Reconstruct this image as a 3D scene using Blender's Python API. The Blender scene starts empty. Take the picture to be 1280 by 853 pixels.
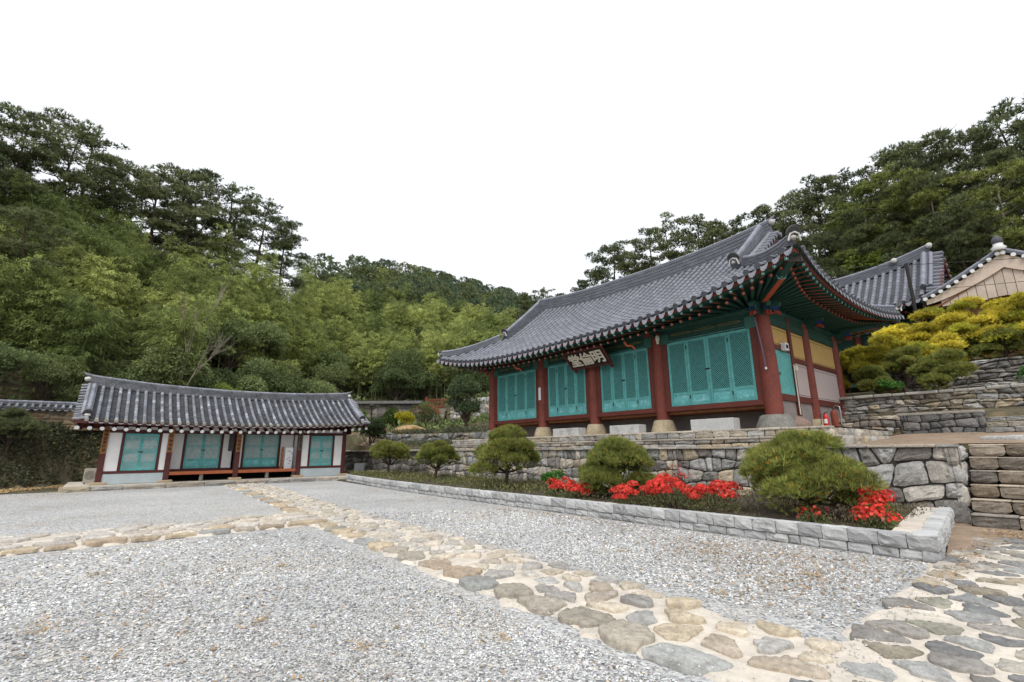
import bpy, math, random
import numpy as np
from mathutils import Vector, Matrix
PI=math.pi
SC=bpy.context.scene
COL=SC.collection
# ------------------------------------------------------------------ camera, sky, sun, exposure
F=596.0; PIT,ROL,YAW=[math.radians(a) for a in (12.95,-0.47,49.9)]; EYE=1.6
def cam_axes():
    d=Vector((-math.sin(YAW),math.cos(YAW),0)); fw=d*math.cos(PIT)+Vector((0,0,math.sin(PIT)))
    r0=Vector((math.cos(YAW),math.sin(YAW),0)); up0=r0.cross(fw)
    rt=r0*math.cos(ROL)+up0*math.sin(ROL); up=-r0*math.sin(ROL)+up0*math.cos(ROL)
    return rt,up,fw
_rt,_up,_fw=cam_axes()
cam_d=bpy.data.cameras.new('camera'); cam=bpy.data.objects.new('camera',cam_d); COL.objects.link(cam)
cam_d.sensor_width=36; cam_d.lens=F/1280*36; cam_d.clip_start=.05; cam_d.clip_end=2000
M=Matrix((( _rt.x,_up.x,-_fw.x,0),(_rt.y,_up.y,-_fw.y,0),(_rt.z,_up.z,-_fw.z,EYE),(0,0,0,1)))
cam.matrix_world=M
SC.camera=cam
W=bpy.data.worlds.new('World'); SC.world=W; W.use_nodes=True
nt=W.node_tree; nt.nodes.clear()
sky=nt.nodes.new('ShaderNodeTexSky'); sky.sky_type='NISHITA'; sky.sun_disc=False
SUN_EL,SUN_AZ=math.radians(52),math.radians(-50)   # direction towards the sun: azimuth measured from +X
sky.sun_elevation=SUN_EL; sky.sun_rotation=PI/2-SUN_AZ; sky.dust_density=6; sky.air_density=1.5
hs=nt.nodes.new('ShaderNodeHueSaturation'); hs.inputs['Saturation'].default_value=.2; hs.inputs['Value'].default_value=1
mixc=nt.nodes.new('ShaderNodeMix'); mixc.data_type='RGBA'; mixc.inputs[0].default_value=.85
mixc.inputs[7].default_value=(11.4,11.8,12.5,1)     # even layer of bright cloud
bg=nt.nodes.new('ShaderNodeBackground'); bg.inputs[1].default_value=.108
wo=nt.nodes.new('ShaderNodeOutputWorld')
nt.links.new(sky.outputs[0],hs.inputs['Color']); nt.links.new(hs.outputs[0],mixc.inputs[6]); nt.links.new(mixc.outputs[2],bg.inputs[0]); nt.links.new(bg.outputs[0],wo.inputs[0])
sl=bpy.data.lights.new('sun','SUN'); sl.energy=1.5; sl.angle=math.radians(18); sl.color=(1,.97,.92)
so=bpy.data.objects.new('sun',sl); COL.objects.link(so)
sd=Vector((math.cos(SUN_AZ)*math.cos(SUN_EL),math.sin(SUN_AZ)*math.cos(SUN_EL),math.sin(SUN_EL)))
so.rotation_euler=sd.to_track_quat('Z','Y').to_euler(); so.location=(0,0,60)
SC.view_settings.view_transform='Standard'; SC.view_settings.look='None'; SC.view_settings.gamma=1
SC.view_settings.exposure=.1
SC.view_settings.use_curve_mapping=False
SC.cycles.max_bounces=6; SC.cycles.diffuse_bounces=3; SC.cycles.transparent_max_bounces=4; SC.cycles.use_denoising=True

# ------------------------------------------------------------------ helpers
RNG=np.random.default_rng(7)
random.seed(5)
def A(*p): return np.array(p,float)
class MB:
    """collects numpy chunks of geometry and links them as one mesh object"""
    def __init__(s): s.v=[];s.f=[];s.c=[];s.m=[];s.s=[];s.n=0
    def add(s,v,f,col=(1,1,1),mat=0,smooth=False):
        v=np.asarray(v,float).reshape(-1,3); f=np.asarray(f,dtype=np.int64)
        if f.ndim==1: f=f[None]
        s.v.append(v); s.f.append(f+s.n); n=len(f)
        c=np.asarray(col,float)
        if c.ndim==1: c=np.tile(c[:3],(n,1))
        s.c.append(c); s.m.append(np.full(n,mat)); s.s.append(np.full(n,smooth)); s.n+=len(v); return s
    def poly(s,pts,col=(1,1,1),mat=0): return s.add(pts,[list(range(len(pts)))],col,mat)
    def box(s,a,b,col=(1,1,1),mat=0,bev=0.0):
        a=np.minimum(a,b).astype(float) if True else a; b_=np.maximum(a,b).astype(float); a_=a
        c=(a_+b_)/2; h=(b_-a_)/2
        return s.obox(c,A(h[0],0,0),A(0,h[1],0),A(0,0,h[2]),col,mat,bev)
    def obox(s,c,u,v,w,col=(1,1,1),mat=0,bev=0.0):
        c,u,v,w=[np.asarray(q,float) for q in (c,u,v,w)]
        if bev<=0:
            P=[c+i*u+j*v+k*w for i in(-1,1) for j in(-1,1) for k in(-1,1)]
            Fq=[[0,1,3,2],[4,6,7,5],[0,4,5,1],[2,3,7,6],[0,2,6,4],[1,5,7,3]]
            return s.add(P,Fq,col,mat)
        L=[np.linalg.norm(q) for q in (u,v,w)]; e=[q/l for q,l in zip((u,v,w),L)]
        b=min(bev,min(L)*.45)
        P=[];idx={}
        for i in(-1,1):
            for j in(-1,1):
                for k in(-1,1):
                    sg=(i,j,k)
                    for ax in range(3):
                        q=c.copy()
                        for t in range(3): q=q+e[t]*sg[t]*(L[t]-(0 if t==ax else b))
                        idx[(i,j,k,ax)]=len(P);P.append(q)
        Fq=[];T=[]
        for ax in range(3):
            o=[t for t in range(3) if t!=ax]
            for sg in(-1,1):
                r=[]
                for (p,q) in ((-1,-1),(1,-1),(1,1),(-1,1)):
                    k=[0,0,0];k[ax]=sg;k[o[0]]=p;k[o[1]]=q; r.append(idx[(*k,ax)])
                Fq.append(r)
        for ax in range(3):
            o=[t for t in range(3) if t!=ax]
            for p in(-1,1):
                for q in(-1,1):
                    k0=[0,0,0];k0[ax]=-1;k0[o[0]]=p;k0[o[1]]=q; k1=list(k0);k1[ax]=1
                    Fq.append([idx[(*k0,o[0])],idx[(*k1,o[0])],idx[(*k1,o[1])],idx[(*k0,o[1])]])
        for i in(-1,1):
            for j in(-1,1):
                for k in(-1,1): T.append([idx[(i,j,k,0)],idx[(i,j,k,1)],idx[(i,j,k,2)]])
        n0=s.n; s.add(P,Fq,col,mat); s.f.append(np.array(T)+n0); s.c.append(np.tile(np.asarray(col,float)[:3],(8,1))); s.m.append(np.full(8,mat)); s.s.append(np.full(8,False)); return s
    def bar(s,p,q,w,h,up=(0,0,1),col=(1,1,1),mat=0,bev=0.0):
        p=np.asarray(p,float);q=np.asarray(q,float);d=q-p;L=np.linalg.norm(d);d/=L
        sx=np.cross(d,up);sx/=np.linalg.norm(sx)+1e-9; uz=np.cross(sx,d)
        return s.obox((p+q)/2,d*L/2,sx*w/2,uz*h/2,col,mat,bev)
    def tube(s,pts,rad,n=8,col=(1,1,1),mat=0,caps=True,smooth=True,capmat=None,capcol=None):
        P=np.asarray(pts,float); m=len(P); R=np.broadcast_to(np.asarray(rad,float),(m,))
        T=np.gradient(P,axis=0); T/=np.linalg.norm(T,axis=1)[:,None]+1e-9
        ref=A(0,0,1) if abs(T[0][2])<.9 else A(1,0,0)
        V=[]
        a=np.linspace(0,2*PI,n,endpoint=False)
        sx=np.cross(T[0],ref);sx/=np.linalg.norm(sx)
        for i in range(m):
            sx=sx-T[i]*(sx@T[i]); sx/=np.linalg.norm(sx)+1e-9; sy=np.cross(T[i],sx)
            V.append(P[i]+R[i]*(np.cos(a)[:,None]*sx+np.sin(a)[:,None]*sy))
        V=np.concatenate(V); i,j=np.meshgrid(np.arange(m-1),np.arange(n),indexing='ij'); i=i.ravel();j=j.ravel();k=(j+1)%n
        s.add(V,np.stack([i*n+j,i*n+k,(i+1)*n+k,(i+1)*n+j],1),col,mat,smooth)
        if caps:
            cm=mat if capmat is None else capmat; cc=col if capcol is None else capcol
            s.add(V[:n],[list(range(n))[::-1]],cc,cm); s.add(V[-n:],[list(range(n))],cc,cm)
        return s
    def lathe(s,prof,c,n=16,col=(1,1,1),mat=0,smooth=True):
        a=np.linspace(0,2*PI,n,endpoint=False); V=[]
        for r,z in prof: V.append(np.stack([c[0]+r*np.cos(a),c[1]+r*np.sin(a),np.full(n,c[2]+z)],1))
        m=len(prof);V=np.concatenate(V);i,j=np.meshgrid(np.arange(m-1),np.arange(n),indexing='ij');i=i.ravel();j=j.ravel();k=(j+1)%n
        s.add(V,np.stack([i*n+j,i*n+k,(i+1)*n+k,(i+1)*n+j],1),col,mat,smooth)
        s.add(V[:n],[list(range(n))[::-1]],col,mat); s.add(V[-n:],[list(range(n))],col,mat); return s
    def grid(s,P,col=(1,1,1),mat=0,smooth=True,flip=False):
        P=np.asarray(P,float);m,n=P.shape[:2];i,j=np.meshgrid(np.arange(m-1),np.arange(n-1),indexing='ij');i=i.ravel();j=j.ravel()
        q=np.stack([i*n+j,(i+1)*n+j,(i+1)*n+j+1,i*n+j+1],1)
        if flip:q=q[:,::-1]
        return s.add(P.reshape(-1,3),q,col,mat,smooth)
    def sweep(s,path,prof,up=(0,0,1),col=(1,1,1),mat=0,smooth=False,caps=True):
        """profile (side, up) closed polygon swept along a path, kept upright"""
        P=np.asarray(path,float);T=np.gradient(P,axis=0);T/=np.linalg.norm(T,axis=1)[:,None]
        up=A(*up);prof=np.asarray(prof,float);n=len(prof);V=[]
        for p,t in zip(P,T):
            sx=np.cross(t,up);sx/=np.linalg.norm(sx)+1e-9
            uz=np.cross(sx,t)
            V.append(p+prof[:,:1]*sx+prof[:,1:]*uz)
        V=np.concatenate(V);m=len(P);i,j=np.meshgrid(np.arange(m-1),np.arange(n),indexing='ij');i=i.ravel();j=j.ravel();k=(j+1)%n
        s.add(V,np.stack([i*n+j,(i+1)*n+j,(i+1)*n+k,i*n+k],1),col,mat,smooth)
        if caps: s.add(V[:n],[list(range(n))],col,mat); s.add(V[-n:],[list(range(n))[::-1]],col,mat)
        return s
    def extr(s,poly,o,u,v,n,depth,col=(1,1,1),mat=0):
        """2-D polygon at origin o in axes u,v extruded by depth along n"""
        o,u,v,n=[np.asarray(q,float) for q in(o,u,v,n)];p=np.asarray(poly,float);k=len(p)
        a=o+p[:,:1]*u+p[:,1:]*v;b=a+n*depth
        s.add(np.concatenate([a,b]),[[i,(i+1)%k,k+(i+1)%k,k+i] for i in range(k)],col,mat)
        s.add(a,[list(range(k))[::-1]],col,mat);s.add(b,[list(range(k))],col,mat);return s
    def mesh(s,name,mats):
        me=bpy.data.meshes.new(name)
        if not s.v: return me
        V=np.concatenate(s.v); me.vertices.add(len(V)); me.vertices.foreach_set('co',V.ravel().astype(np.float32))
        tot=sum(f.size for f in s.f); npol=sum(len(f) for f in s.f)
        me.loops.add(tot); me.polygons.add(npol)
        me.loops.foreach_set('vertex_index',np.concatenate([f.ravel() for f in s.f]).astype(np.int32))
        sz=np.concatenate([np.full(len(f),f.shape[1]) for f in s.f]); st=np.concatenate([[0],np.cumsum(sz)[:-1]])
        me.polygons.foreach_set('loop_start',st.astype(np.int32)); me.polygons.foreach_set('loop_total',sz.astype(np.int32))
        me.polygons.foreach_set('material_index',np.concatenate(s.m).astype(np.int32))
        me.polygons.foreach_set('use_smooth',np.concatenate(s.s))
        for m in (mats if isinstance(mats,(list,tuple)) else [mats]): me.materials.append(m)
        at=me.attributes.new('Col','FLOAT_COLOR','FACE'); c=np.concatenate(s.c); c=np.concatenate([c,np.ones((len(c),1))],1)
        at.data.foreach_set('color',c.ravel().astype(np.float32))
        me.update(calc_edges=True); me.validate()
        return me
    def build(s,name,mats,parent=None,origin=None):
        off=A(0,0,0)
        if parent is not None:
            q=parent
            while q is not None: off=off+A(*q.location); q=q.parent
        elif s.v:
            V=np.concatenate(s.v); off=(V.min(0)+V.max(0))/2; off[2]=V[:,2].min()
        s.v=[v-off for v in s.v]
        me=s.mesh(name,mats); o=bpy.data.objects.new(name,me); COL.objects.link(o)
        if parent is not None: o.parent=parent
        else: o.location=off
        return o
def tag(o,label=None,cat=None,group=None,kind=None):
    if label:o['label']=label
    if cat:o['category']=cat
    if group:o['group']=group
    if kind:o['kind']=kind
    return o
def empty(name,loc=(0,0,0),rz=0,label=None,cat=None,group=None):
    o=bpy.data.objects.new(name,None);COL.objects.link(o);o.location=loc;o.rotation_euler=(0,0,rz);o.empty_display_size=.2
    return tag(o,label,cat,group)
def copy_thing(root,loc,rz=0,sc=(1,1,1),label=None,rot=None,group=None):
    r=root.copy();COL.objects.link(r);r.location=loc;r.rotation_euler=rot if rot else (0,0,rz);r.scale=sc
    if label:r['label']=label
    if group:r['group']=group
    for ch in list(root.children):
        c=ch.copy();COL.objects.link(c);c.parent=r
        for g in list(ch.children):
            d=g.copy();COL.objects.link(d);d.parent=c
    return r
def at_origin(mb,o):
    """shift the collected geometry so that its thing's empty at o becomes the origin"""
    o=np.asarray(o,float); mb.v=[v-o for v in mb.v]; return mb
# ------------------------------------------------------------------ materials
def mat(name,base=(.5,.5,.5),rough=.8,attr=False,noise=None,bump=None,spec=.3,trans=0,objrand=0,vor=None,stain=None,metal=0):
    m=bpy.data.materials.new(name);m.use_nodes=True;n=m.node_tree;N=n.nodes;L=n.links;b=N['Principled BSDF']
    b.inputs['Roughness'].default_value=rough;b.inputs['Specular IOR Level'].default_value=spec;b.inputs['Metallic'].default_value=metal
    geo=N.new('ShaderNodeNewGeometry')
    rgb=N.new('ShaderNodeRGB');rgb.outputs[0].default_value=(*base,1);cur=rgb.outputs[0]
    def mul(c,other,fac=1.0,mode='MULTIPLY'):
        x=N.new('ShaderNodeMix');x.data_type='RGBA';x.blend_type=mode
        if isinstance(fac,(int,float)):x.inputs[0].default_value=fac
        else:L.new(fac,x.inputs[0])
        L.new(c,x.inputs[6])
        if isinstance(other,tuple):x.inputs[7].default_value=(*other,1)
        else:L.new(other,x.inputs[7])
        return x.outputs[2]
    def ntex(sc,det=4,ro=.6):
        t=N.new('ShaderNodeTexNoise');t.inputs['Scale'].default_value=sc;t.inputs['Detail'].default_value=det;t.inputs['Roughness'].default_value=ro;L.new(geo.outputs['Position'],t.inputs['Vector']);return t
    def ramp(src,a,b_,lo,hi):
        r=N.new('ShaderNodeMapRange');r.inputs[1].default_value=a;r.inputs[2].default_value=b_;r.inputs[3].default_value=lo;r.inputs[4].default_value=hi;L.new(src,r.inputs[0]);return r.outputs[0]
    if attr:
        at=N.new('ShaderNodeAttribute');at.attribute_name='Col';cur=mul(cur,at.outputs['Color'])
    if noise:
        for (sc,amt) in (noise if isinstance(noise[0],(tuple,list)) else [noise]):
            t=ntex(sc);v=ramp(t.outputs[0],.3,.7,1-amt,1+amt)
            cb=N.new('ShaderNodeCombineColor')
            for k in range(3):L.new(v,cb.inputs[k])
            cur=mul(cur,cb.outputs[0])
    if stain:   # (scale, threshold, colour, amount)
        for (sc,th,c,am) in stain:
            t=ntex(sc,6,.65);f=ramp(t.outputs[0],th,th+.08,0,am);cur=mul(cur,c,f,'MIX')
    if objrand:
        oi=N.new('ShaderNodeObjectInfo');v=ramp(oi.outputs['Random'],0,1,1-objrand,1+objrand)
        h=N.new('ShaderNodeHueSaturation');L.new(cur,h.inputs['Color']);L.new(v,h.inputs['Value'])
        v2=ramp(oi.outputs['Random'],0,1,.5+objrand*.04,.5-objrand*.04);L.new(v2,h.inputs['Hue']);cur=h.outputs[0]
    L.new(cur,b.inputs['Base Color'])
    if bump:
        sc,st,dist=bump;t=ntex(sc,5,.65);bp=N.new('ShaderNodeBump');bp.inputs['Strength'].default_value=st;bp.inputs['Distance'].default_value=dist;L.new(t.outputs[0],bp.inputs['Height']);L.new(bp.outputs[0],b.inputs['Normal'])
    if trans:
        tr=N.new('ShaderNodeBsdfTranslucent');L.new(cur,tr.inputs[0]);mx=N.new('ShaderNodeMixShader');mx.inputs[0].default_value=trans
        L.new(b.outputs[0],mx.inputs[1]);L.new(tr.outputs[0],mx.inputs[2]);L.new(mx.outputs[0],N['Material Output'].inputs[0])
    return m
def gravel_mat():
    m=bpy.data.materials.new('gravel');m.use_nodes=True;n=m.node_tree;N=n.nodes;L=n.links;b=N['Principled BSDF'];b.inputs['Roughness'].default_value=.85;b.inputs['Specular IOR Level'].default_value=.25
    geo=N.new('ShaderNodeNewGeometry')
    v=N.new('ShaderNodeTexVoronoi');v.inputs['Scale'].default_value=34;L.new(geo.outputs['Position'],v.inputs['Vector'])
    sp=N.new('ShaderNodeSeparateColor');L.new(v.outputs['Color'],sp.inputs[0])
    cr=N.new('ShaderNodeValToRGB');e=cr.color_ramp.elements
    e[0].position=0;e[0].color=(.20,.20,.20,1);e[1].position=1;e[1].color=(.64,.635,.61,1)
    for p,c in((.15,(.30,.30,.295,1)),(.4,(.41,.41,.405,1)),(.7,(.53,.53,.52,1)),(.86,(.56,.51,.45,1)),(.9,(.60,.60,.60,1))):
        q=e.new(p);q.color=c
    L.new(sp.outputs[0],cr.inputs[0])
    # crevices between stones are real relief: bump from distance to cell centre
    t=N.new('ShaderNodeTexNoise');t.inputs['Scale'].default_value=.55;t.inputs['Detail'].default_value=7;t.inputs['Roughness'].default_value=.7;L.new(geo.outputs['Position'],t.inputs['Vector'])
    r=N.new('ShaderNodeMapRange');r.inputs[1].default_value=.58;r.inputs[2].default_value=.72;r.inputs[4].default_value=.55;L.new(t.outputs[0],r.inputs[0])
    mx=N.new('ShaderNodeMix');mx.data_type='RGBA';L.new(r.outputs[0],mx.inputs[0]);L.new(cr.outputs[0],mx.inputs[6]);mx.inputs[7].default_value=(.30,.245,.18,1)
    t2=N.new('ShaderNodeTexNoise');t2.inputs['Scale'].default_value=.25;t2.inputs['Detail'].default_value=3;L.new(geo.outputs['Position'],t2.inputs['Vector'])
    r2=N.new('ShaderNodeMapRange');r2.inputs[1].default_value=.3;r2.inputs[2].default_value=.7;r2.inputs[3].default_value=.86;r2.inputs[4].default_value=1.1;L.new(t2.outputs[0],r2.inputs[0])
    m2=N.new('ShaderNodeMix');m2.data_type='RGBA';m2.blend_type='MULTIPLY';m2.inputs[0].default_value=1;L.new(mx.outputs[2],m2.inputs[6]);L.new(r2.outputs[0],m2.inputs[7])
    t3=N.new('ShaderNodeTexNoise');t3.inputs['Scale'].default_value=.42;t3.inputs['Detail'].default_value=6;t3.inputs['Roughness'].default_value=.75;L.new(geo.outputs['Position'],t3.inputs['Vector'])
    r3=N.new('ShaderNodeMapRange');r3.inputs[1].default_value=.50;r3.inputs[2].default_value=.70;r3.inputs[4].default_value=.6;L.new(t3.outputs[0],r3.inputs[0])
    m3=N.new('ShaderNodeMix');m3.data_type='RGBA';m3.blend_type='MULTIPLY';L.new(r3.outputs[0],m3.inputs[0]);L.new(m2.outputs[2],m3.inputs[6]);m3.inputs[7].default_value=(.92,.82,.68,1)
    L.new(m3.outputs[2],b.inputs['Base Color'])
    bp=N.new('ShaderNodeBump');bp.inputs['Strength'].default_value=.9;bp.inputs['Distance'].default_value=.02;bp.invert=True;L.new(v.outputs['Distance'],bp.inputs['Height']);L.new(bp.outputs[0],b.inputs['Normal'])
    return m
MT={}
MT['gravel']=gravel_mat()
MT['pebble']=mat('pebble',(1,1,1),.85,attr=True,spec=.25)
MT['stone']=mat('stone',(1,1,1),.9,attr=True,noise=[(3,.22),(25,.28)],bump=(22,.55,.03),stain=[(5,.62,(.07,.065,.055),.55)])
MT['flag']=mat('flagstone',(1,1,1),.8,attr=True,noise=[(2.5,.2),(14,.3),(60,.15)],bump=(16,.5,.02),stain=[(7,.60,(.09,.085,.075),.5)])
MT['granite']=mat('granite',(1,1,1),.85,attr=True,noise=[(4,.10),(70,.22)],bump=(28,.6,.02),stain=[(2.2,.56,(.22,.215,.19),.55),(7,.62,(.15,.14,.11),.6)])
MT['mortar']=mat('mortar',(.60,.54,.46),.95,noise=[(1.2,.16),(9,.12),(40,.08)],bump=(30,.4,.01),stain=[(1.8,.6,(.40,.36,.31),.6)])
MT['dirt']=mat('dirt',(.30,.22,.155),.95,noise=[(1.3,.2),(12,.2),(50,.2)],bump=(30,.6,.02),stain=[(2.5,.56,(.38,.31,.20),.6)])
MT['soil']=mat('soil',(.085,.07,.05),.95,noise=[(6,.3),(40,.35)],bump=(25,.8,.04),stain=[(4,.56,(.20,.16,.09),.7)])
MT['tile']=mat('roof_tile',(.130,.132,.142),.62,attr=True,noise=[(1.2,.12),(14,.22)],bump=(40,.25,.01),spec=.35,stain=[(9,.66,(.24,.24,.26),.5)])
MT['tile_old']=mat('old_roof_tile',(.135,.136,.142),.8,attr=True,noise=[(2,.3),(14,.45)],bump=(30,.4,.01),spec=.3,stain=[(8,.63,(.32,.32,.32),.45),(5,.64,(.04,.042,.045),.6)])
MT['plaster']=mat('white_plaster',(.74,.735,.72),.9,noise=[(2,.06)],stain=[(3,.66,(.5,.49,.46),.4)])
MT['plaster_old']=mat('weathered_plaster',(.50,.485,.45),.9,noise=[(9,.2)],stain=[(12,.58,(.30,.28,.25),.6)])
MT['red']=mat('red_wood_paint',(.125,.030,.021),.6,noise=[(3,.14),(24,.18)],bump=(20,.25,.01),spec=.35,stain=[(5,.69,(.05,.02,.018),.5)])
MT['redb']=mat('bright_red_wood_paint',(.20,.045,.03),.65,noise=[(3,.14),(24,.12)],bump=(20,.2,.01))
MT['maroon']=mat('dark_maroon_wood_paint',(.082,.022,.02),.6,noise=[(3,.12),(24,.15)],bump=(20,.2,.01))
MT['teal']=mat('turquoise_paint',(.12,.40,.385),.65,noise=[(2.5,.16),(18,.2),(60,.12)],bump=(25,.3,.01),stain=[(5,.60,(.24,.52,.52),.6),(9,.66,(.05,.17,.17),.6)])
MT['teal2']=mat('pale_turquoise_paint',(.15,.46,.47),.6,noise=[(2.5,.16),(14,.2)],stain=[(5,.54,(.34,.62,.64),.7),(11,.64,(.08,.25,.26),.5)])
MT['lattice']=mat('lattice_paint',(.055,.20,.185),.7,noise=(12,.12))
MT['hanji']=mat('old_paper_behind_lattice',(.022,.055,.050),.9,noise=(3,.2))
MT['green']=mat('dancheong_green',(.020,.072,.056),.65,noise=[(3,.15),(20,.2)],stain=[(6,.64,(.05,.12,.10),.5)])
MT['green2']=mat('dancheong_light_green',(.045,.135,.11),.65,noise=[(3,.15),(20,.2)])
MT['orange']=mat('dancheong_orange',(.42,.085,.035),.65,noise=(6,.15))
MT['dred']=mat('dancheong_red',(.30,.05,.035),.65,noise=(6,.15))
MT['yellow']=mat('dancheong_yellow',(.36,.25,.06),.7,noise=(6,.15))
MT['blue']=mat('dancheong_blue',(.03,.05,.30),.6)
MT['cream']=mat('cream_paint',(.52,.44,.32),.8,noise=(8,.1))
MT['ywall']=mat('yellow_plaster',(.55,.36,.13),.9,noise=[(2,.06),(20,.05)])
MT['pwall']=mat('pinkish_plaster',(.50,.41,.39),.9,noise=[(1,.08),(20,.05)],stain=[(2,.55,(.40,.40,.42),.4)])
MT['gwall']=mat('grey_plaster',(.27,.24,.225),.95,noise=[(2,.15),(20,.1)],stain=[(3,.58,(.18,.15,.13),.6)])
MT['bluewall']=mat('pale_blue_plaster',(.42,.48,.50),.9,noise=[(2,.08)],stain=[(3,.6,(.62,.62,.60),.7)])
MT['black']=mat('black_paint',(.012,.011,.010),.6)
MT['dark']=mat('near_black',(.006,.006,.006),1)
MT['wood']=mat('weathered_wood',(.30,.125,.055),.7,noise=[(6,.25),(30,.2)])
MT['pwood']=mat('pale_raw_timber',(.52,.43,.36),.75,attr=True,noise=[(2,.12),(20,.12)],stain=[(4,.62,(.30,.22,.16),.5)])
MT['owood']=mat('orange_brown_timber',(.26,.11,.045),.7,noise=[(4,.2),(20,.2)])
MT['plaque']=mat('plaque_wood',(.30,.125,.035),.6,noise=[(10,.15)])
MT['plaque2']=mat('faded_plaque_wood',(.15,.11,.08),.7,noise=[(10,.15)])
MT['metal']=mat('dull_metal',(.35,.35,.35),.45,metal=.8)
MT['iron']=mat('dark_iron',(.03,.028,.025),.6,metal=.3)
MT['white']=mat('white_paint',(.75,.75,.76),.6,noise=(8,.05))
MT['exred']=mat('extinguisher_red',(.50,.02,.015),.35,spec=.5)
MT['rust']=mat('rusty_red_paint',(.22,.055,.035),.7,noise=(9,.3))
MT['bark']=mat('bark',(.075,.055,.042),.95,noise=[(5,.3),(20,.3)],bump=(12,.8,.05))
MT['bark2']=mat('pale_bark',(.26,.22,.17),.9,noise=[(3,.2),(15,.2)],bump=(12,.5,.03))
MT['culm']=mat('bamboo_culm',(.13,.17,.06),.5,noise=(4,.25))
MT['glass']=mat('paper_window',(.42,.45,.44),.35,noise=[(6,.2)],stain=[(11,.6,(.22,.28,.28),.5)])
def leafmat(name,c,tr=.25,rnd=.25,nz=.3): return mat(name,c,.75,attr=True,noise=[(.5,nz*.6),(3,nz)],trans=tr,objrand=rnd,spec=.12)
MT['pine']=leafmat('pine_needles',(.145,.168,.078),.3,.32)
MT['pine2']=leafmat('garden_pine_needles',(.255,.285,.078),.3,.10)
MT['bamboo']=leafmat('bamboo_leaves',(.285,.335,.12),.42,.42,.4)
MT['broad']=leafmat('broad_leaves',(.165,.205,.085),.3,.32,.4)
MT['lime']=leafmat('fresh_spring_leaves',(.26,.33,.065),.35,.2)
MT['gold']=leafmat('golden_cypress_foliage',(.64,.57,.09),.35,.1)
MT['ochre']=leafmat('ochre_spring_leaves',(.27,.21,.055),.3,.15)
MT['grass']=leafmat('grass_blades',(.16,.16,.045),.3,.1)
MT['straw']=mat('dry_straw',(.50,.41,.28),.9,attr=True,noise=(5,.2))
MT['ivy']=leafmat('ivy_leaves',(.11,.118,.072),.2,.1,.35)
MT['olive']=leafmat('yellow_green_needles',(.25,.28,.085),.35,.2)
MT['azalea']=mat('azalea_petals',(.80,.055,.040),.6,attr=True,trans=.3,noise=(5,.2))
# ------------------------------------------------------------------ terrain
HT=np.array([ # az deg, r0, z0, r1, z1
 (60,42,5.5,62,15),(88,42,5.5,58,16.8),(94,42,5.5,60,18.5),(100,42,5.5,61,19.5),(106,42,5,62,18.5),(114,43,4.5,62,17.0),(125,44,4.5,64,18.0),(129,46,5,68,15.5),(132,50,6,90,21),
 (136,54,7,130,33),(142,56,7.0,150,45),(150,56,7.0,150,50),(155,57,7,125,42),(159,57,7,105,34),(164,56,6.5,85,25.5),(168,46,5,76,25),(172,44,4.2,72,25.5),(180,42,4,68,22.5),
 (185,40,3.9,64,22.),(191,38,3.9,62,20.5),(200,38,4,62,21),(230,40,3,70,18),(262,50,0,90,8)],float)
def smooth(t): t=np.clip(t,0,1); return t*t*(3-2*t)
GAPR=[0,36,37.9,38.2,43,47,53.0,53.4,56]; GAPZ=[1.66,1.95,2.15,2.85,3.3,3.9,4.05,6.4,6.9]
def terrain(x,y):
    x=np.asarray(x,float);y=np.asarray(y,float)
    r=np.hypot(x,y);az=np.degrees(np.arctan2(y,x));az=np.where(az<0,az+360,az)
    r0,z0,r1,z1=[np.interp(az,HT[:,0],HT[:,k]) for k in(1,2,3,4)]
    t=(r-r0)/(r1-r0)
    hill=np.where(t>0,z0+(z1-z0)*np.clip(t,0,1)**.92+np.clip(t-1,0,9)*1.0,-9)
    hill=np.where((az<60)|(az>262),-9,hill)
    J=np.interp(az,[138,142.6,147.4,148.3,149,157.9,164.7,171],[45,46.3,50.3,53.2,53.3,53.6,55.2,56.8]); gap=np.interp(r*53.2/J,GAPR,GAPZ)
    right=np.interp(y,[14.2,15.4,19.0,20.0,20.3,22.4,22.8,26.0,26.4,30,40],[1.64,1.66,1.9,2.05,2.6,2.85,3.5,3.75,4.85,5.5,6.5])
    right2=np.interp(y,[14.2,15.4,19.0,21.45,21.7,22.4,22.8,26.0,26.4,30,40],[1.64,1.66,1.9,2.05,2.6,2.85,3.5,3.75,4.85,5.5,6.5]); right=np.where(x<-3.9,right2,right)
    mid=np.interp(y,[14.2,26,30,40],[1.64,1.72,3.2,5.5])
    b=np.where(x>-5,right,np.where(x<-24,gap,mid)); t2=np.clip((x+5.6)/.6,0,1); b=np.where((x>-5.6)&(x<=-5),mid*(1-t2)+right*t2,b)
    t3=smooth((-22.8-x)/1.5); b=np.where((x<-22.8)&(x>=-24.3),mid*(1-t3)+gap*t3,b)
    b=np.where((y<14.15)|((x>-1.97)&(x<3.3)&(y<15.3)),-.02,b)
    # bank behind and beside the small house
    foot=np.interp(y,[-9,-5,-3,-1.2,0,14],[-30.3,-31.2,-32.2,-35.2,-35.9,-36.6]); tb=(foot-x)/np.interp(y,[-3,0,14],[4.6,1.4,1.2])
    bank=3.2*smooth(tb)+.02*np.clip(tb-1,0,50)
    b=np.where((x<-28)&(y<14.15),np.maximum(b,bank-.02),b); b=np.where((x<-36.6)&(y>=14.15),np.maximum(b,3.0),b)
    return np.maximum(b,hill)
def axis(a,b,step,extra):
    v=np.arange(a,b+1e-6,step); return np.concatenate([v,extra])
xs=np.unique(np.concatenate([np.arange(-260,-70,4.),np.arange(-70,-24,.8),np.arange(-24,-5.8,1.),np.arange(-5.8,4,.4),np.arange(4,80,4.),[-5.6,-5,-2.02,-1.94,3.25,3.35]]))
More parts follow.
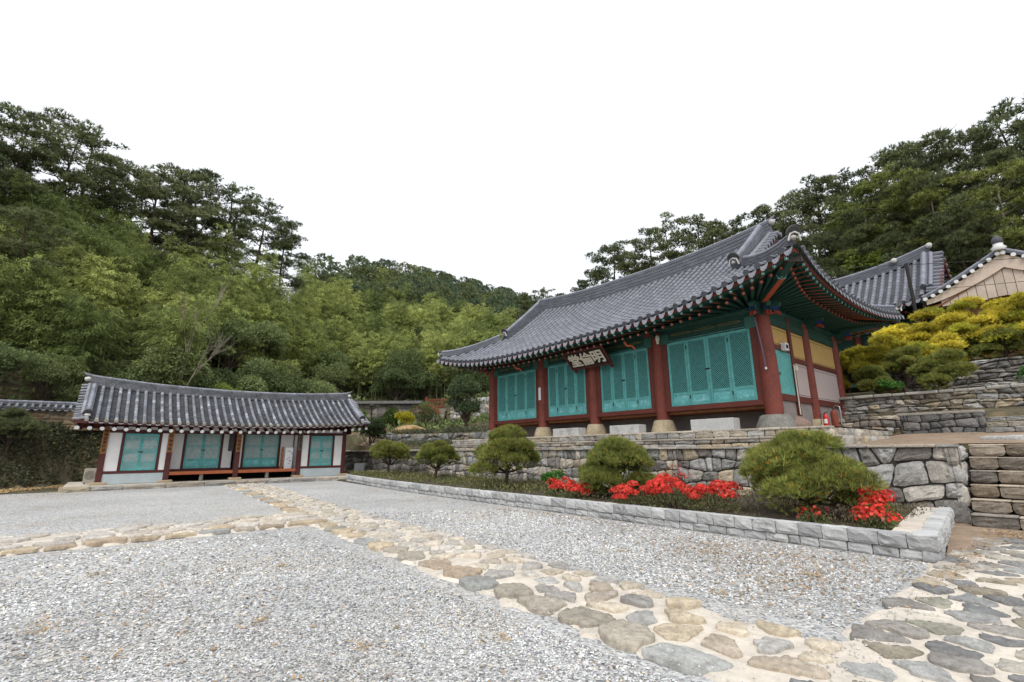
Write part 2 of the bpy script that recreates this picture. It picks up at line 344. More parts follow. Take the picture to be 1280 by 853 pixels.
ys=np.unique(np.concatenate([np.arange(-150,-12,4.),np.arange(-12,14.,.8),[14.1,14.2,15.25,15.32],np.arange(14.4,30,.4),np.arange(30,60,1.2),np.arange(60,200,4.)]))
X,Y=np.meshgrid(xs,ys,indexing='ij')
Z=terrain(X,Y); nz=(np.sin(X*1.3+np.cos(Y*.9)*2)*np.cos(Y*1.1))*.12; Z=Z+np.where(Z>3.0,nz,0)
MT['ground']=mat('forest_floor',(.10,.085,.05),.95,noise=[(.5,.3),(6,.3)],bump=(8,.8,.08),stain=[(.9,.5,(.20,.15,.085),.8),(2.2,.56,(.07,.10,.03),.8)])
m=MB();m.grid(np.stack([X,Y,Z],-1),flip=False);g=m.build('ground',MT['ground']);tag(g,kind='structure')
for p in g.data.polygons: pass
def flat(name,pts,z,mt,kind='structure'):
    m=MB();m.poly([(x,y,z) for x,y in pts],(1,1,1));o=m.build(name,mt);tag(o,kind=kind);return o
flat('gravel_yard',[(-29.2,-26),(14,-26),(14,13.9),(-1.6,13.9),(-1.6,9.3),(-16.7,9.65),(-28.6,10.6),(-29.4,10.6)],.0,MT['gravel'])
# trodden earth on the terraces
def sheet(name,x0,x1,y0,y1,mt,dz=.012,n=(30,20)):
    a=np.linspace(x0,x1,n[0]);b=np.linspace(y0,y1,n[1]);P,Q=np.meshgrid(a,b,indexing='ij');R=terrain(P,Q)+dz
    m=MB();m.grid(np.stack([P,Q,R],-1));o=m.build(name,mt);tag(o,kind='structure');return o
sheet('terrace_earth',-24.0,-2.0,14.2,15.6,MT['dirt'],.02,(60,4))
sheet('upper_terrace_earth',-5.0,2.4,15.36,19.7,MT['dirt'],.02,(20,12))
sheet('lawn',-47,-24.5,14.35,19.5,MT['dirt'],.015,(20,8))
# ------------------------------------------------------------------ pebbles lying in the nearer part of the yard
def pebbles():
    rng=np.random.default_rng(3); out=[]
    def zone(rmin,rmax,sp,size):
        a0,a1=math.radians(84),math.radians(196)
        n=int((a1-a0)/2*(rmax**2-rmin**2)/sp**2); r=np.sqrt(rng.uniform(rmin**2,rmax**2,n)); a=rng.uniform(a0,a1,n)
        out.append((r*np.cos(a),r*np.sin(a),rng.uniform(.7,1.35,n)*size))
    zone(2.6,5.5,.021,.0108); zone(5.5,9,.034,.0145); zone(9,14,.065,.02)
    x=np.concatenate([o[0] for o in out]);y=np.concatenate([o[1] for o in out]);s=np.concatenate([o[2] for o in out])
    main=(y>3.35)&(y<5.35+np.clip((-6-x)*.03,0,.6)); cross=(x<-11.2)&(x>-14.1)&(y<4.5); rp=(x>-1.75)&(y>2.0)
    pl=(y>9.2); k=~(main|cross|rp|pl); x,y,s=x[k],y[k],s[k]; n=len(x)
    d=rng.normal(size=(n,3));d/=np.linalg.norm(d,axis=1)[:,None]
    base=np.array([(1,0,0),(0,1,0),(-1,0,0),(0,-1,0),(0,0,1),(0,0,-1)],float)
    th=rng.uniform(0,2*PI,n);c,si=np.cos(th),np.sin(th)
    sx=s*rng.uniform(.8,1.4,n);sy=s*rng.uniform(.6,1.1,n);sz=s*rng.uniform(.4,.85,n)
    B=base[None]*np.stack([sx,sy,sz],1)[:,None,:]; B=B+rng.normal(size=B.shape)*s[:,None,None]*.22
    V=np.stack([B[...,0]*c[:,None]-B[...,1]*si[:,None],B[...,0]*si[:,None]+B[...,1]*c[:,None],B[...,2]],-1)
    V[...,2]+=.004; V+=np.stack([x,y,np.zeros(n)],1)[:,None,:]
    T=np.array([(0,1,4),(1,2,4),(2,3,4),(3,0,4)]); Fc=(np.arange(n)[:,None,None]*6+T[None]).reshape(-1,3)
    g=rng.choice([.19,.30,.42,.53,.63,.74],n,p=[.10,.15,.23,.24,.18,.10])[:,None]*(1+.10*np.sin(x*1.7+2*np.sin(y*.8))*np.cos(y*1.4-x*.5)+.07*np.sin(x*.5+y*.7))[:,None]*rng.uniform(.85,1.15,(n,1))
    tint=np.array([1.0,.995,.975])[None]+rng.normal(size=(n,3))*.02; pw=.04+.22*np.clip(np.sin(x*1.1+1.3*np.sin(y*.9))*np.cos(y*.8+.6*x)-.25,0,1); warm=rng.random(n)<pw; tint[warm]=(1.05,.88,.66)
    C=np.repeat(np.clip(g*tint,0,.85),4,axis=0)
    m=MB();m.add(V.reshape(-1,3),Fc,C);o=m.build('gravel',MT['pebble']);tag(o,kind='stuff')
pebbles()
def spill():   # stray pebbles and brown litter lying on the path edges and along the kerb
    rng=np.random.default_rng(33);m=MB();P=[]
    for k in range(2600):
        t=rng.random()
        if t<.55:
            x=-rng.uniform(1.8,16);e=rng.random()<.5;y=(np.interp(x,[-28,-16,-12,-6,-2],[5.0,4.2,3.85,3.6,3.45])+abs(rng.normal())*.16) if e else (np.interp(x,[-28,-16,-12,-6,-1.6],[6.75,5.75,5.45,5.3,4.85])-abs(rng.normal())*.16);z=.045
        elif t<.85: x=-1.6+abs(rng.normal())*.25;y=rng.uniform(4,12);z=.043
        else: y=rng.uniform(-4,3.5);x=-11.65-abs(rng.normal())*.2;z=.05
        P.append((x,y,z,rng.uniform(.005,.012)))
    P=np.array(P);n=len(P);B=np.array([(1,0,0),(0,1,0),(-1,0,0),(0,-1,0),(0,0,1),(0,0,-1)],float)[None]*P[:,3][:,None,None]*rng.uniform(.6,1.3,(n,1,3))
    V=B+P[:,None,:3];T=np.array([(0,1,4),(1,2,4),(2,3,4),(3,0,4)]);Fc=(np.arange(n)[:,None,None]*6+T[None]).reshape(-1,3);g=rng.uniform(.25,.65,(n,1))*np.array([[1,.98,.94]])
    m.add(V.reshape(-1,3),Fc,np.repeat(g,4,0));tag(m.build('stray_pebbles',MT['pebble']),kind='stuff')
    m=MB();Q=[]
    for (cx,cy,sx,sy,k) in ((-4.2,8.0,2.0,.9,1000),(-2.6,7.0,.6,1.4,450),(-9,8.9,3.5,.3,600),(-1.1,12.6,.8,.5,500),(-4,7,1.5,1.5,500),(-3,1.5,2.2,1.3,180),(-7,1,3,1.5,260),(-16,9,4,.4,300),(-27,-2,2,2.5,500),(-1.4,9.5,.15,2.2,260)):
        a=rng.normal(size=(k,2))*[sx,sy]*.6+[cx,cy];Q.append(a)
    Q=np.concatenate(Q);k=(Q[:,1]<9.2)|(Q[:,0]>-1.6);Q=Q[k];k=(Q[:,1]>5.4)|(Q[:,1]<3.3)|(Q[:,0]>-1.5);Q=Q[k];n=len(Q);d=rng.uniform(0,2*PI,n);L=rng.uniform(.012,.035,n);c=np.stack([Q[:,0],Q[:,1],np.where(Q[:,0]>-1.6,.085,.018)],1)
    u=np.stack([np.cos(d)*L,np.sin(d)*L,rng.normal(size=n)*.006],1);w=np.stack([-np.sin(d)*L*.4,np.cos(d)*L*.4,rng.normal(size=n)*.004],1)
    m.add(np.stack([c-u,c-w,c+u,c+w],1).reshape(-1,3),np.arange(4*n).reshape(-1,4),np.array([[.36,.24,.13]])*rng.uniform(.5,1.3,(n,1)));tag(m.build('leaf_litter',MT['pebble']),kind='stuff')
spill()
def tufts_dry():   # thin mats of dry grass lying on the gravel
    rng=np.random.default_rng(11);m=MB()
    sp=[(-4.2,7.6,.35),(-3.2,8.3,.3),(-5.2,6.6,.22),(-2.6,7.2,.25),(-6.5,8.4,.3),(-3.0,5.6,.16),(-2.4,8.7,.3),(-8,8.1,.25),(-6.6,-.2,.35),(-5.5,1.4,.2),(-7.8,2.2,.25),(-4.2,1.9,.25),(-9,.2,.3),(-4.0,.9,.15),(-3.6,2.9,.2),(-14.5,8.6,.5),(-11,8.8,.4),(-27,-3,1.2),(-25,-1,.9),(-27.5,1,.6),(-22,2,.5),(-26,-7,1.5),(-24,-5,1.),(-19,7,.4),(-16,-1,.3)]
    for x,y,r in sp:
        n=int(170*r); a=rng.uniform(0,2*PI,n);q=np.abs(rng.normal(size=n))*r*.55;px=x+q*np.cos(a)*1.4;py=y+q*np.sin(a)
        d=rng.uniform(0,2*PI,n);L=rng.uniform(.04,.10,n);w=.006
        p0=np.stack([px,py,rng.uniform(.012,.03,n)],1);dv=np.stack([np.cos(d),np.sin(d),rng.uniform(-.05,.25,n)],1)*L[:,None];sv=np.stack([-np.sin(d),np.cos(d),np.zeros(n)],1)*w
        V=np.stack([p0-sv,p0+sv,p0+dv],1).reshape(-1,3);C=np.array([.9,.75,.5])*rng.uniform(.7,1.3,(n,1));m.add(V,np.arange(3*n).reshape(-1,3),C)
    tag(m.build('dry_grass',MT['straw']),kind='stuff')
tufts_dry()
# ------------------------------------------------------------------ masonry and flagstones
def clipcell(poly,p,q):
    """keep the part of a polygon nearer to p than to q"""
    mid=(p+q)/2;n=q-p;out=[];k=len(poly)
    for i in range(k):
        a,b=poly[i],poly[(i+1)%k];da=(a-mid)@n;db=(b-mid)@n
        if da<=0:out.append(a)
        if da*db<0:out.append(a+(b-a)*(da/(da-db)))
    return out
def cells(seeds,bound,fac=1.0):
    S=np.array(seeds);res=[]
    for i,p in enumerate(S):
        d=np.linalg.norm(S-p,axis=1);nb=np.argsort(d)[1:15];poly=[A(*b) for b in bound]
        for j in nb:
            poly=clipcell(poly,p,S[j])
            if len(poly)<3:break
        if len(poly)>=3:res.append((p,np.array(poly)))
    return res
def shrink(poly,g):
    """inset a convex polygon by g"""
    c=poly.mean(0);k=len(poly);P=list(poly);area=sum(poly[i][0]*poly[(i+1)%k][1]-poly[(i+1)%k][0]*poly[i][1] for i in range(k))
    if area<0:poly=poly[::-1]
    out=[A(*(c+(q-c)*3)) for q in poly]
    for i in range(k):
        a,b=poly[i],poly[(i+1)%k];e=b-a;L=np.linalg.norm(e)
        if L<1e-5:continue
        n=A(-e[1],e[0])/L;o=a+n*g;new=[]
        for t in range(len(out)):
            u,v=out[t],out[(t+1)%len(out)];du=(u-o)@n;dv=(v-o)@n
            if du>=0:new.append(u)
            if du*dv<0:new.append(u+(v-u)*(du/(du-dv)))
        out=new
        if len(out)<3:return None
    return np.array(out)
def chaikin(p,n=2):
    for _ in range(n):
        q=np.roll(p,-1,0);p=np.stack([p*.75+q*.25,p*.25+q*.75],1).reshape(-1,2)
    return p
PAL_FLAG=[(.44,.37,.27),(.38,.32,.25),(.50,.43,.33),(.34,.29,.24),(.33,.32,.30),(.42,.395,.35),(.27,.255,.24),(.47,.41,.32),(.45,.43,.40)]
PAL_PATH=[(.24,.225,.205),(.30,.28,.25),(.21,.205,.20),(.33,.28,.21),(.27,.235,.18),(.32,.315,.30),(.37,.34,.29),(.22,.22,.215),(.26,.25,.20)]
PAL_DARK=[(.16,.15,.14),(.21,.195,.175),(.13,.125,.12),(.25,.22,.18),(.20,.17,.12),(.26,.255,.24),(.31,.29,.25),(.16,.17,.17)]
def densify(poly,rng):
    out=[];k=len(poly)
    per=sum(np.linalg.norm(poly[(i+1)%k]-poly[i]) for i in range(k))
    for i in range(k):
        a,b=poly[i],poly[(i+1)%k];L=np.linalg.norm(b-a);n=max(1,int(round(L/per*16)))
        for t in range(n):out.append(a+(b-a)*t/n)
    q=np.array(out);c=q.mean(0);d=q-c;th=np.arctan2(d[:,1],d[:,0]);ph=rng.uniform(0,6,3);f=1+.05*np.sin(2*th+ph[0])+.05*np.sin(3*th+ph[1])+.035*np.sin(6*th+ph[2])
    q=c+d*(f*.96)[:,None]+rng.normal(size=q.shape)*.008;return chaikin(q,1)
def flagstone(m,poly,z,h,rng,col):
    P=chaikin(chaikin(poly,1),1) if False else densify(poly,rng);k=len(P);c=P.mean(0);tilt=rng.normal(size=2)*.012
    P=c+(P-c)*(1+rng.normal(size=(k,1))*.010)
    rings=[(1.0,-.03),(.995,h*.55),(.97,h*.88),(.90,h+.0),(.5,h+.004)]
    V=[]
    for f,zz in rings:
        Q=c+(P-c)*f; V.append(np.column_stack([Q,z+zz+(Q-c)@tilt+(rng.normal(size=k)*.006 if f<.98 else 0)]))
    V.append(A(c[0],c[1],z+h+.008)[None])
    V=np.concatenate(V);Fq=[[i*k+j,i*k+(j+1)%k,(i+1)*k+(j+1)%k,(i+1)*k+j] for i in range(4) for j in range(k)]
    m.add(V,Fq,col,0,True);m.add(V,[[4*k+j,4*k+(j+1)%k,5*k] for j in range(k)],col,0,True)
def path(name,bound,zone,seeds,pal,z=.06,gap=.035,seed=1,stone=.035,big=None,fade=None):
    """mortared flagstone path: a slightly raised mortar bed with stones let into it"""
    rng=np.random.default_rng(seed);m=MB()
    k=len(bound);b=[A(*q) for q in bound]
    # wavy mortar edge
    E=[]
    for i in range(k):
        a,c=b[i],b[(i+1)%k];n=max(2,int(np.linalg.norm(c-a)/.16))
        for t in range(n):
            E.append(a+(c-a)*t/n+rng.normal(size=2)*.05)
    E=np.array(E);cen=E.mean(0)
    Tn=np.roll(E,-2,0)-np.roll(E,2,0);Nn=np.stack([Tn[:,1],-Tn[:,0]],1);Nn/=np.linalg.norm(Nn,axis=1)[:,None];ar=sum(E[i][0]*E[(i+1)%len(E)][1]-E[(i+1)%len(E)][0]*E[i][1] for i in range(len(E)));Nn=Nn if ar>0 else -Nn
    Eo=E+Nn*.10
    Ev=np.column_stack([E,np.full(len(E),z)]);Eb=np.column_stack([Eo,np.full(len(E),-.02)]);kk=len(E)
    m.add(np.concatenate([Ev,Eb]),[[i,(i+1)%kk,kk+(i+1)%kk,kk+i] for i in range(kk)],(1,1,1),1)
    m.add(Ev,[list(range(kk))],(1,1,1),1)
    bd=[(min(q[0] for q in bound)-.1,min(q[1] for q in bound)-.1),(max(q[0] for q in bound)+.1,min(q[1] for q in bound)-.1),(max(q[0] for q in bound)+.1,max(q[1] for q in bound)+.1),(min(q[0] for q in bound)-.1,max(q[1] for q in bound)+.1)]
    for p,poly in cells(seeds,bd):
        if not zone(p):continue
        sz=np.linalg.norm(poly-p,axis=1).max()
        if sz>1.2:continue
        isb=big is not None and big(p)
        q=shrink(poly,(gap*.55 if isb else gap*1.15)*rng.uniform(.6,1.5))
        if q is None:continue
        if not isb and rng.random()<.07:continue
        c=A(*pal[rng.integers(len(pal))])*rng.uniform(.85,1.15)
        if isb: c=A(*[(.46,.37,.25),(.42,.34,.24),(.38,.30,.22),(.50,.41,.29),(.36,.32,.26),(.33,.33,.31)][rng.integers(6)])*rng.uniform(.8,1.1)
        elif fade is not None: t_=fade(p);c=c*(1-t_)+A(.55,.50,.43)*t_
        flagstone(m,q,z,stone*rng.uniform(.3,1.3),rng,np.clip(c,0,1))
    o=m.build(name,[MT['flag'],MT['mortar']]);tag(o,kind='structure');return o
def seedgrid(fn_rows,seed):
    """rows: (x positions, y lo, y hi, cell size)"""
    rng=np.random.default_rng(seed);S=[]
    for (x0,x1,lo,hi,dx,dy) in fn_rows:
        x=x0;r=0
        while x<x1:
            l=lo(x) if callable(lo) else lo;h=hi(x) if callable(hi) else hi;ny=max(1,int(round((h-l)/dy)))
            for j in range(ny):
                S.append(A(x+rng.uniform(-.32,.32)*dx+(j%2)*.5*dx,l+(h-l)*(j+.5)/ny+rng.uniform(-.22,.22)*dy))
            x+=dx;r+=1
    return S
lo=lambda x:np.interp(x,[-28,-16,-12,-6,-2],[5.0,4.2,3.85,3.6,3.45]);hi=lambda x:np.interp(x,[-28,-16,-12,-6,-1.6],[6.75,5.75,5.45,5.3,4.85])
S=seedgrid([(-28.6,-1.5,lambda x:lo(x)+.02,lambda x:lo(x)+.46,.60,.44),(-28.6,-1.5,lambda x:lo(x)+.50,hi,.44,.30)],5)
# guard seeds outside so that edge stones close off
G=[A(x,lo(x)-.26) for x in np.arange(-29,-1.3,.35)]+[A(-1.35,y) for y in (3.5,3.9,4.3,4.7)]+[A(x,hi(x)+.25) for x in np.arange(-29,-1.6,.35)]
edge=[(x,lo(x)+.10) for x in np.arange(-28.5,-1.6,1.2)]+[(-1.45,3.62),(-1.45,4.7)]+[(x,hi(x)-.10) for x in np.arange(-1.7,-28.6,-1.2)]
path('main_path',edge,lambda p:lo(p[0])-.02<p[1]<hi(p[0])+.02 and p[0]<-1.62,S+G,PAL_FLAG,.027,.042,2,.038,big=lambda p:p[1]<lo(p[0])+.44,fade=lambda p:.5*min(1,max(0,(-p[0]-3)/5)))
S=seedgrid([(-1.55,2.4,2.2,13.2,.44,.30)],8);G=[A(-1.95,y) for y in np.arange(5.2,13.2,.35)]+[A(2.7,y) for y in np.arange(2,13.2,.35)]
path('stair_path',[(-1.62,2.0),(2.5,2.0),(2.5,13.5),(-1.62,13.5)],lambda p:p[0]>-1.6 and 2.1<p[1]<12.6,S+G,PAL_PATH,.035,.034,3,.026)
lo2=lambda y:-13.85; hi2=lambda y:-11.65
S=[A(q[1],q[0]) for q in seedgrid([(-14,3.9,-13.75,-11.5,.55,.42)],9)];G=[A(-11.3,y) for y in np.arange(-14,3.4,.4)]+[A(-14.1,y) for y in np.arange(-14,3.6,.4)]
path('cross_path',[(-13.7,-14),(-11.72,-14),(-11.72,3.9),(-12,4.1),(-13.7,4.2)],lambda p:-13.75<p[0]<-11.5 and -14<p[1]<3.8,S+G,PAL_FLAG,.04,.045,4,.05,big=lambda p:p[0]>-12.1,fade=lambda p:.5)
flat('earth_patch',[(-1.66,9.6),(-1.55,9.7),(-1.45,11.0),(-1.05,12.0),(.2,12.25),(2.4,12.2),(2.4,13.62),(-1.86,13.62),(-1.9,13.98),(-2.2,13.98),(-2.1,13.0)],.045,MT['dirt'])
PAL_WALL=[(.36,.35,.335),(.31,.30,.285),(.42,.39,.345),(.25,.235,.215),(.19,.17,.155),(.44,.40,.33),(.34,.31,.27),(.29,.285,.27)]
PAL_TAN=[(.42,.35,.25),(.36,.31,.25),(.45,.40,.33),(.33,.31,.28),(.28,.25,.22),(.38,.37,.35)]
def stone_face(m,C4,o,u,v,n,bulge,rng,col,back=.12,N=5,mat=0,rnd=.09):
    """one stone: C4 = four corners (2-D) on the plane o,u,v; bulged, rounded, with real depth"""
    C4=np.array(C4);a=np.linspace(-1,1,N);S,T=np.meshgrid(a,a,indexing='ij')
    wts=[(1-S)*(1-T)/4,(1+S)*(1-T)/4,(1+S)*(1+T)/4,(1-S)*(1+T)/4]
    P=sum(w[...,None]*c for w,c in zip(wts,C4));c=C4.mean(0)
    rr=np.abs(S)**6*np.abs(T)**6;P=P+(c-P)*(rnd*rr)[...,None];inn=((np.abs(S)<.99)&(np.abs(T)<.99))[...,None]
    sz=np.linalg.norm(C4[2]-C4[0]); P=P+rng.normal(size=P.shape)*.02*sz*np.where(inn,1,.35)
    H=bulge*(1-np.abs(S)**8)*(1-np.abs(T)**8)*rng.uniform(.5,1.2)+rng.normal(size=S.shape)*bulge*.30*inn[...,0]+bulge*.25*(S*rng.normal()+T*rng.normal())
    V=o+P[...,:1]*u+P[...,1:]*v+H[...,None]*n
    m.grid(V,col,mat,False)
    ring=[(i,0) for i in range(N)]+[(N-1,j) for j in range(1,N)]+[(i,N-1) for i in range(N-2,-1,-1)]+[(0,j) for j in range(N-2,0,-1)]
    R=np.array([V[i,j] for i,j in ring]);B=R-np.asarray(n)*back;k=len(R)
    m.add(np.concatenate([R,B]),[[i,(i+1)%k,k+(i+1)%k,k+i] for i in range(k)],col,mat)
def masonry(m,p0,p1,z0,z1,n,rows,wid,seed,pal,bulge=.04,gap=.012,irr=.12,batter=0,N=5,zt=None,back=.15,mat=0):
    """coursed rubble between p0 and p1 (plan points); the wall faces n"""
    rng=np.random.default_rng(seed);p0=A(*p0);p1=A(*p1);L=np.linalg.norm(p1-p0);u=np.append((p1-p0)/L,0);o=A(p0[0],p0[1],z0)
    n=A(*n);v=A(0,0,1)-n*batter; h=z1-z0
    zz=np.cumsum([0]+list(rng.uniform(.75,1.25,rows)));zz=zz/zz[-1]*h
    wave=[lambda x,i=i,ph=rng.uniform(0,9):zz[i]+(irr*h/rows*math.sin(x*1.7/wid*.6+ph) if 0<i<rows else 0) for i in range(rows+1)]
    for r in range(rows):
        x=-rng.uniform(0,.5)*wid
        tl=rng.normal()*irr*wid*.5
        while x<L:
            w=wid*rng.uniform(.6,1.5);x2=min(x+w,L); 
            if L-x2<wid*.35:x2=L
            tr=rng.normal()*irr*wid*.6 if x2<L else 0
            a=max(x,0);t0=tl if a>0 else 0
            g=gap
            C=[(a+g+t0,wave[r](a)+g),(x2-g+tr,wave[r](x2)+g),(x2-g-tr,wave[r+1](x2)-g),(a+g-t0,wave[r+1](a)-g)]
            if x2-a>.08:
                c=A(*pal[rng.integers(len(pal))])*rng.uniform(.82,1.18); stone_face(m,C,o,u,v,n,bulge,rng,np.clip(c,0,1),back,N,mat)
            x=x2;tl=tr
            if x2>=L:break
    b0=o-n*(back*.6)-n*0;  # dark joint backing
    P=[b0,b0+u*L,b0+u*L+v*h*.985,b0+v*h*.985]
    m.add(P,[[0,1,2,3]],(.11,.10,.085),mat)
# ------------------------------------------------------------------ planter kerb, retaining walls, steps
PAL_GR=[(.42,.42,.415),(.46,.46,.455),(.38,.38,.38),(.43,.43,.42),(.48,.48,.47),(.35,.35,.35)]
def kerb():
    m=MB();rng=np.random.default_rng(21)
    kp=[A(-1.66,9.25),A(-3.5,9.3),A(-9.6,9.42),A(-16.7,9.62),A(-21,9.95),A(-27.4,10.75)]
    seg=[(kp[i],kp[i+1]) for i in range(len(kp)-1)]
    for a,b in seg:
        d=b-a;L=np.linalg.norm(d);u=np.append(d/L,0);n=np.cross(A(0,0,1),u);n=n if n[1]<0 else -n
        for row,(z0,z1,w,off) in enumerate(((.0,.145,.36,.03),(.15,.355,.37,.0))):
            x=-rng.uniform(0,.3) if row==0 else 0
            while x<L-1e-6:
                w_=w*rng.uniform(.85,1.15);x2=min(x+w_,L);x2=L if L-x2<.15 else x2;a0=max(0,x)
                if x2-a0<.06: x=x2; continue
                c=A(*PAL_GR[rng.integers(6)])*rng.uniform(.92,1.08);o=np.append(a,0)-n*off
                stone_face(m,[(a0+.005,z0+.004),(x2-.005,z0+.004),(x2-.005,z1),(a0+.005,z1)],o,u,A(0,0,1),n,.028,rng,c,.24,5,0,.03)
                if row==1: # sawn top edge
                    q=o+u*((a0+x2)/2)+A(0,0,z1-.012)-n*.095;m.obox(q,u*((x2-a0)/2-.006),n*.085,A(0,0,.016),np.clip(c*1.12,0,1),0,.006)
                x=x2
    # return at the right end: blocks facing the stair path, sawn tops and a wide mortar bed
    P0=A(-1.66,9.25,0);P1=A(-2.16,13.9,0);u=(P1-P0);LL=np.linalg.norm(u);u/=LL;n=A(u[1],-u[0],0)
    for row,(z0,z1,w,off) in enumerate(((.0,.145,.34,.03),(.15,.355,.36,.0))):
        y=0.
        while y<LL-.02:
            y2=min(y+w*rng.uniform(.85,1.15),LL);c=A(*PAL_GR[rng.integers(6)])*rng.uniform(.92,1.08);o=P0-n*off
            if y2-y>.05: stone_face(m,[(y+.005,z0+.004),(y2-.005,z0+.004),(y2-.005,z1),(y+.005,z1)],o,u,A(0,0,1),n,.030,rng,c,.16,5,0,.03)
            if row==1 and y2-y>.1:
                ww=rng.uniform(.09,.14);m.obox(P0+u*((y+y2)/2)-n*(ww+.01)+A(0,0,.347),u*((y2-y)/2-.008),n*ww,A(0,0,.016),np.clip(c*1.15,0,1),0,.006)
            y=y2
    m.obox(P0+u*(LL/2+.08)-n*.36+A(0,0,.17),u*(LL/2-.10),n*.20,A(0,0,.17),(1,1,1),1)
    o=m.build('planter_kerb',[MT['granite'],MT['mortar']]);tag(o,'low light grey granite block kerb edging the planting bed beside the gravel yard','kerb')
    # soil inside
    P=[(-27.2,10.85),(-21,10.1),(-16.7,9.8),(-9.6,9.6),(-3.5,9.48),(-2.2,9.46),(-2.2,13.95),(-36,13.95),(-36,12.9),(-29.5,12.9),(-28.3,11.5)]
    m=MB();a=np.linspace(0,1,90);gx=np.interp(a,[0,1],[-36,-2.3]);rows=[]
    for x in gx:
        y0=np.interp(x,[-36,-29.6,-29.5,-27.2,-21,-16.7,-9.6,-3.5,-2.2],[13.0,13.0,11.6,10.85,10.1,9.8,9.6,9.48,9.46])
        rows.append([(x,y0+(13.97-y0)*t,.27+.07*math.sin(x*1.3+t*4)*t*(1-t)*3+.06*t) for t in np.linspace(0,1,14)])
    m.grid(np.array(rows),(1,1,1));tag(m.build('bed_soil',MT['soil']),kind='structure')
kerb()
def terrace_wall():
    m=MB()
    # big irregular stones at the right end, smaller squared stones towards the left
    masonry(m,(-5.6,14.0),(-1.9,14.0),-.05,1.64,(0,-1,0),4,.52,31,PAL_WALL,.055,.016,.24,.06,7)
    masonry(m,(-8.6,14.0),(-5.6,14.0),-.05,1.64,(0,-1,0),5,.36,33,PAL_WALL+PAL_TAN[:2],.045,.014,.2,.05,6)
    masonry(m,(-24,14.0),(-8.6,14.0),-.05,1.64,(0,-1,0),5,.33,34,PAL_WALL+PAL_TAN[:3]+PAL_DARK[:3],.04,.012,.16,.05,5)
    masonry(m,(-1.9,14.0),(-1.9,15.7),-.05,1.64,(1,0,0),4,.5,32,PAL_WALL,.05,.014,.2,.03,6)
    # cap stones, uneven
    rng=np.random.default_rng(9);x=-24.
    while x<-1.95:
        w=rng.uniform(.35,.8);x2=min(x+w,-1.88);c=A(*PAL_TAN[rng.integers(6)])*rng.uniform(.8,1.1)
        m.box(A(x+.01,13.97+rng.uniform(-.02,.03),1.60),A(x2-.01,14.35,1.655+rng.uniform(-.01,.02)),c,0,.02);x=x2
    o=m.build('retaining_wall',MT['stone']);tag(o,'tall retaining wall of large grey rough stones behind the planting bed','stone wall')
    m=MB();masonry(m,(-37.5,14.0),(-24,14.0),-.05,1.66,(0,-1,0),6,.42,35,PAL_DARK[:3]+[(.10,.10,.08),(.12,.11,.09)],.05,.012,.25,.05,4)
    rng=np.random.default_rng(19);x=-37.
    while x<-24.2:
        w=rng.uniform(.3,.7);m.box(A(x,13.9+rng.uniform(-.05,.05),1.6),A(x+w-.02,14.4,1.67+rng.uniform(0,.06)),A(*PAL_TAN[rng.integers(6)]),0,.03);x+=w
    tag(m.build('mossy_wall',MT['stone']),'dark mossy stone wall to the right of the small house','stone wall')
terrace_wall()
def stairs(name,x0,x1,y0,n,rise,tread,z0,label,seed,wid=.6,pal=PAL_DARK):
    m=MB();rng=np.random.default_rng(seed)
    for i in range(n):
        y=y0+i*tread;z=z0+i*rise;x=x0
        while x<x1-1e-3:
            w=wid*rng.uniform(.7,1.5);x2=min(x+w,x1);x2=x1 if x1-x2<.2 else x2
            c=A(*pal[rng.integers(len(pal))])*rng.uniform(.85,1.15);g=.008
            stone_face(m,[(x+g,z+.01),(x2-g,z+.01),(x2-g,z+rise*.91),(x+g,z+rise*.91)],A(0,y+rng.uniform(-.015,.015),0),A(1,0,0),A(0,0,1),A(0,-1,0),.035,rng,c,.2,6,0,.14)
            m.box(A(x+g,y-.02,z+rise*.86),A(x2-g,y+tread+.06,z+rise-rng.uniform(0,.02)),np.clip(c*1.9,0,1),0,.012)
            x=x2
    o=m.build(name,MT['stone']);tag(o,label,'stone steps');return o
stairs('stone_steps',-1.84,3.2,13.6,6,.274,.3,.02,'flight of six rough grey stone steps climbing beside the retaining wall end',41,.46,[(.17,.135,.10),(.21,.175,.135),(.13,.11,.09),(.25,.21,.165),(.18,.16,.14)])
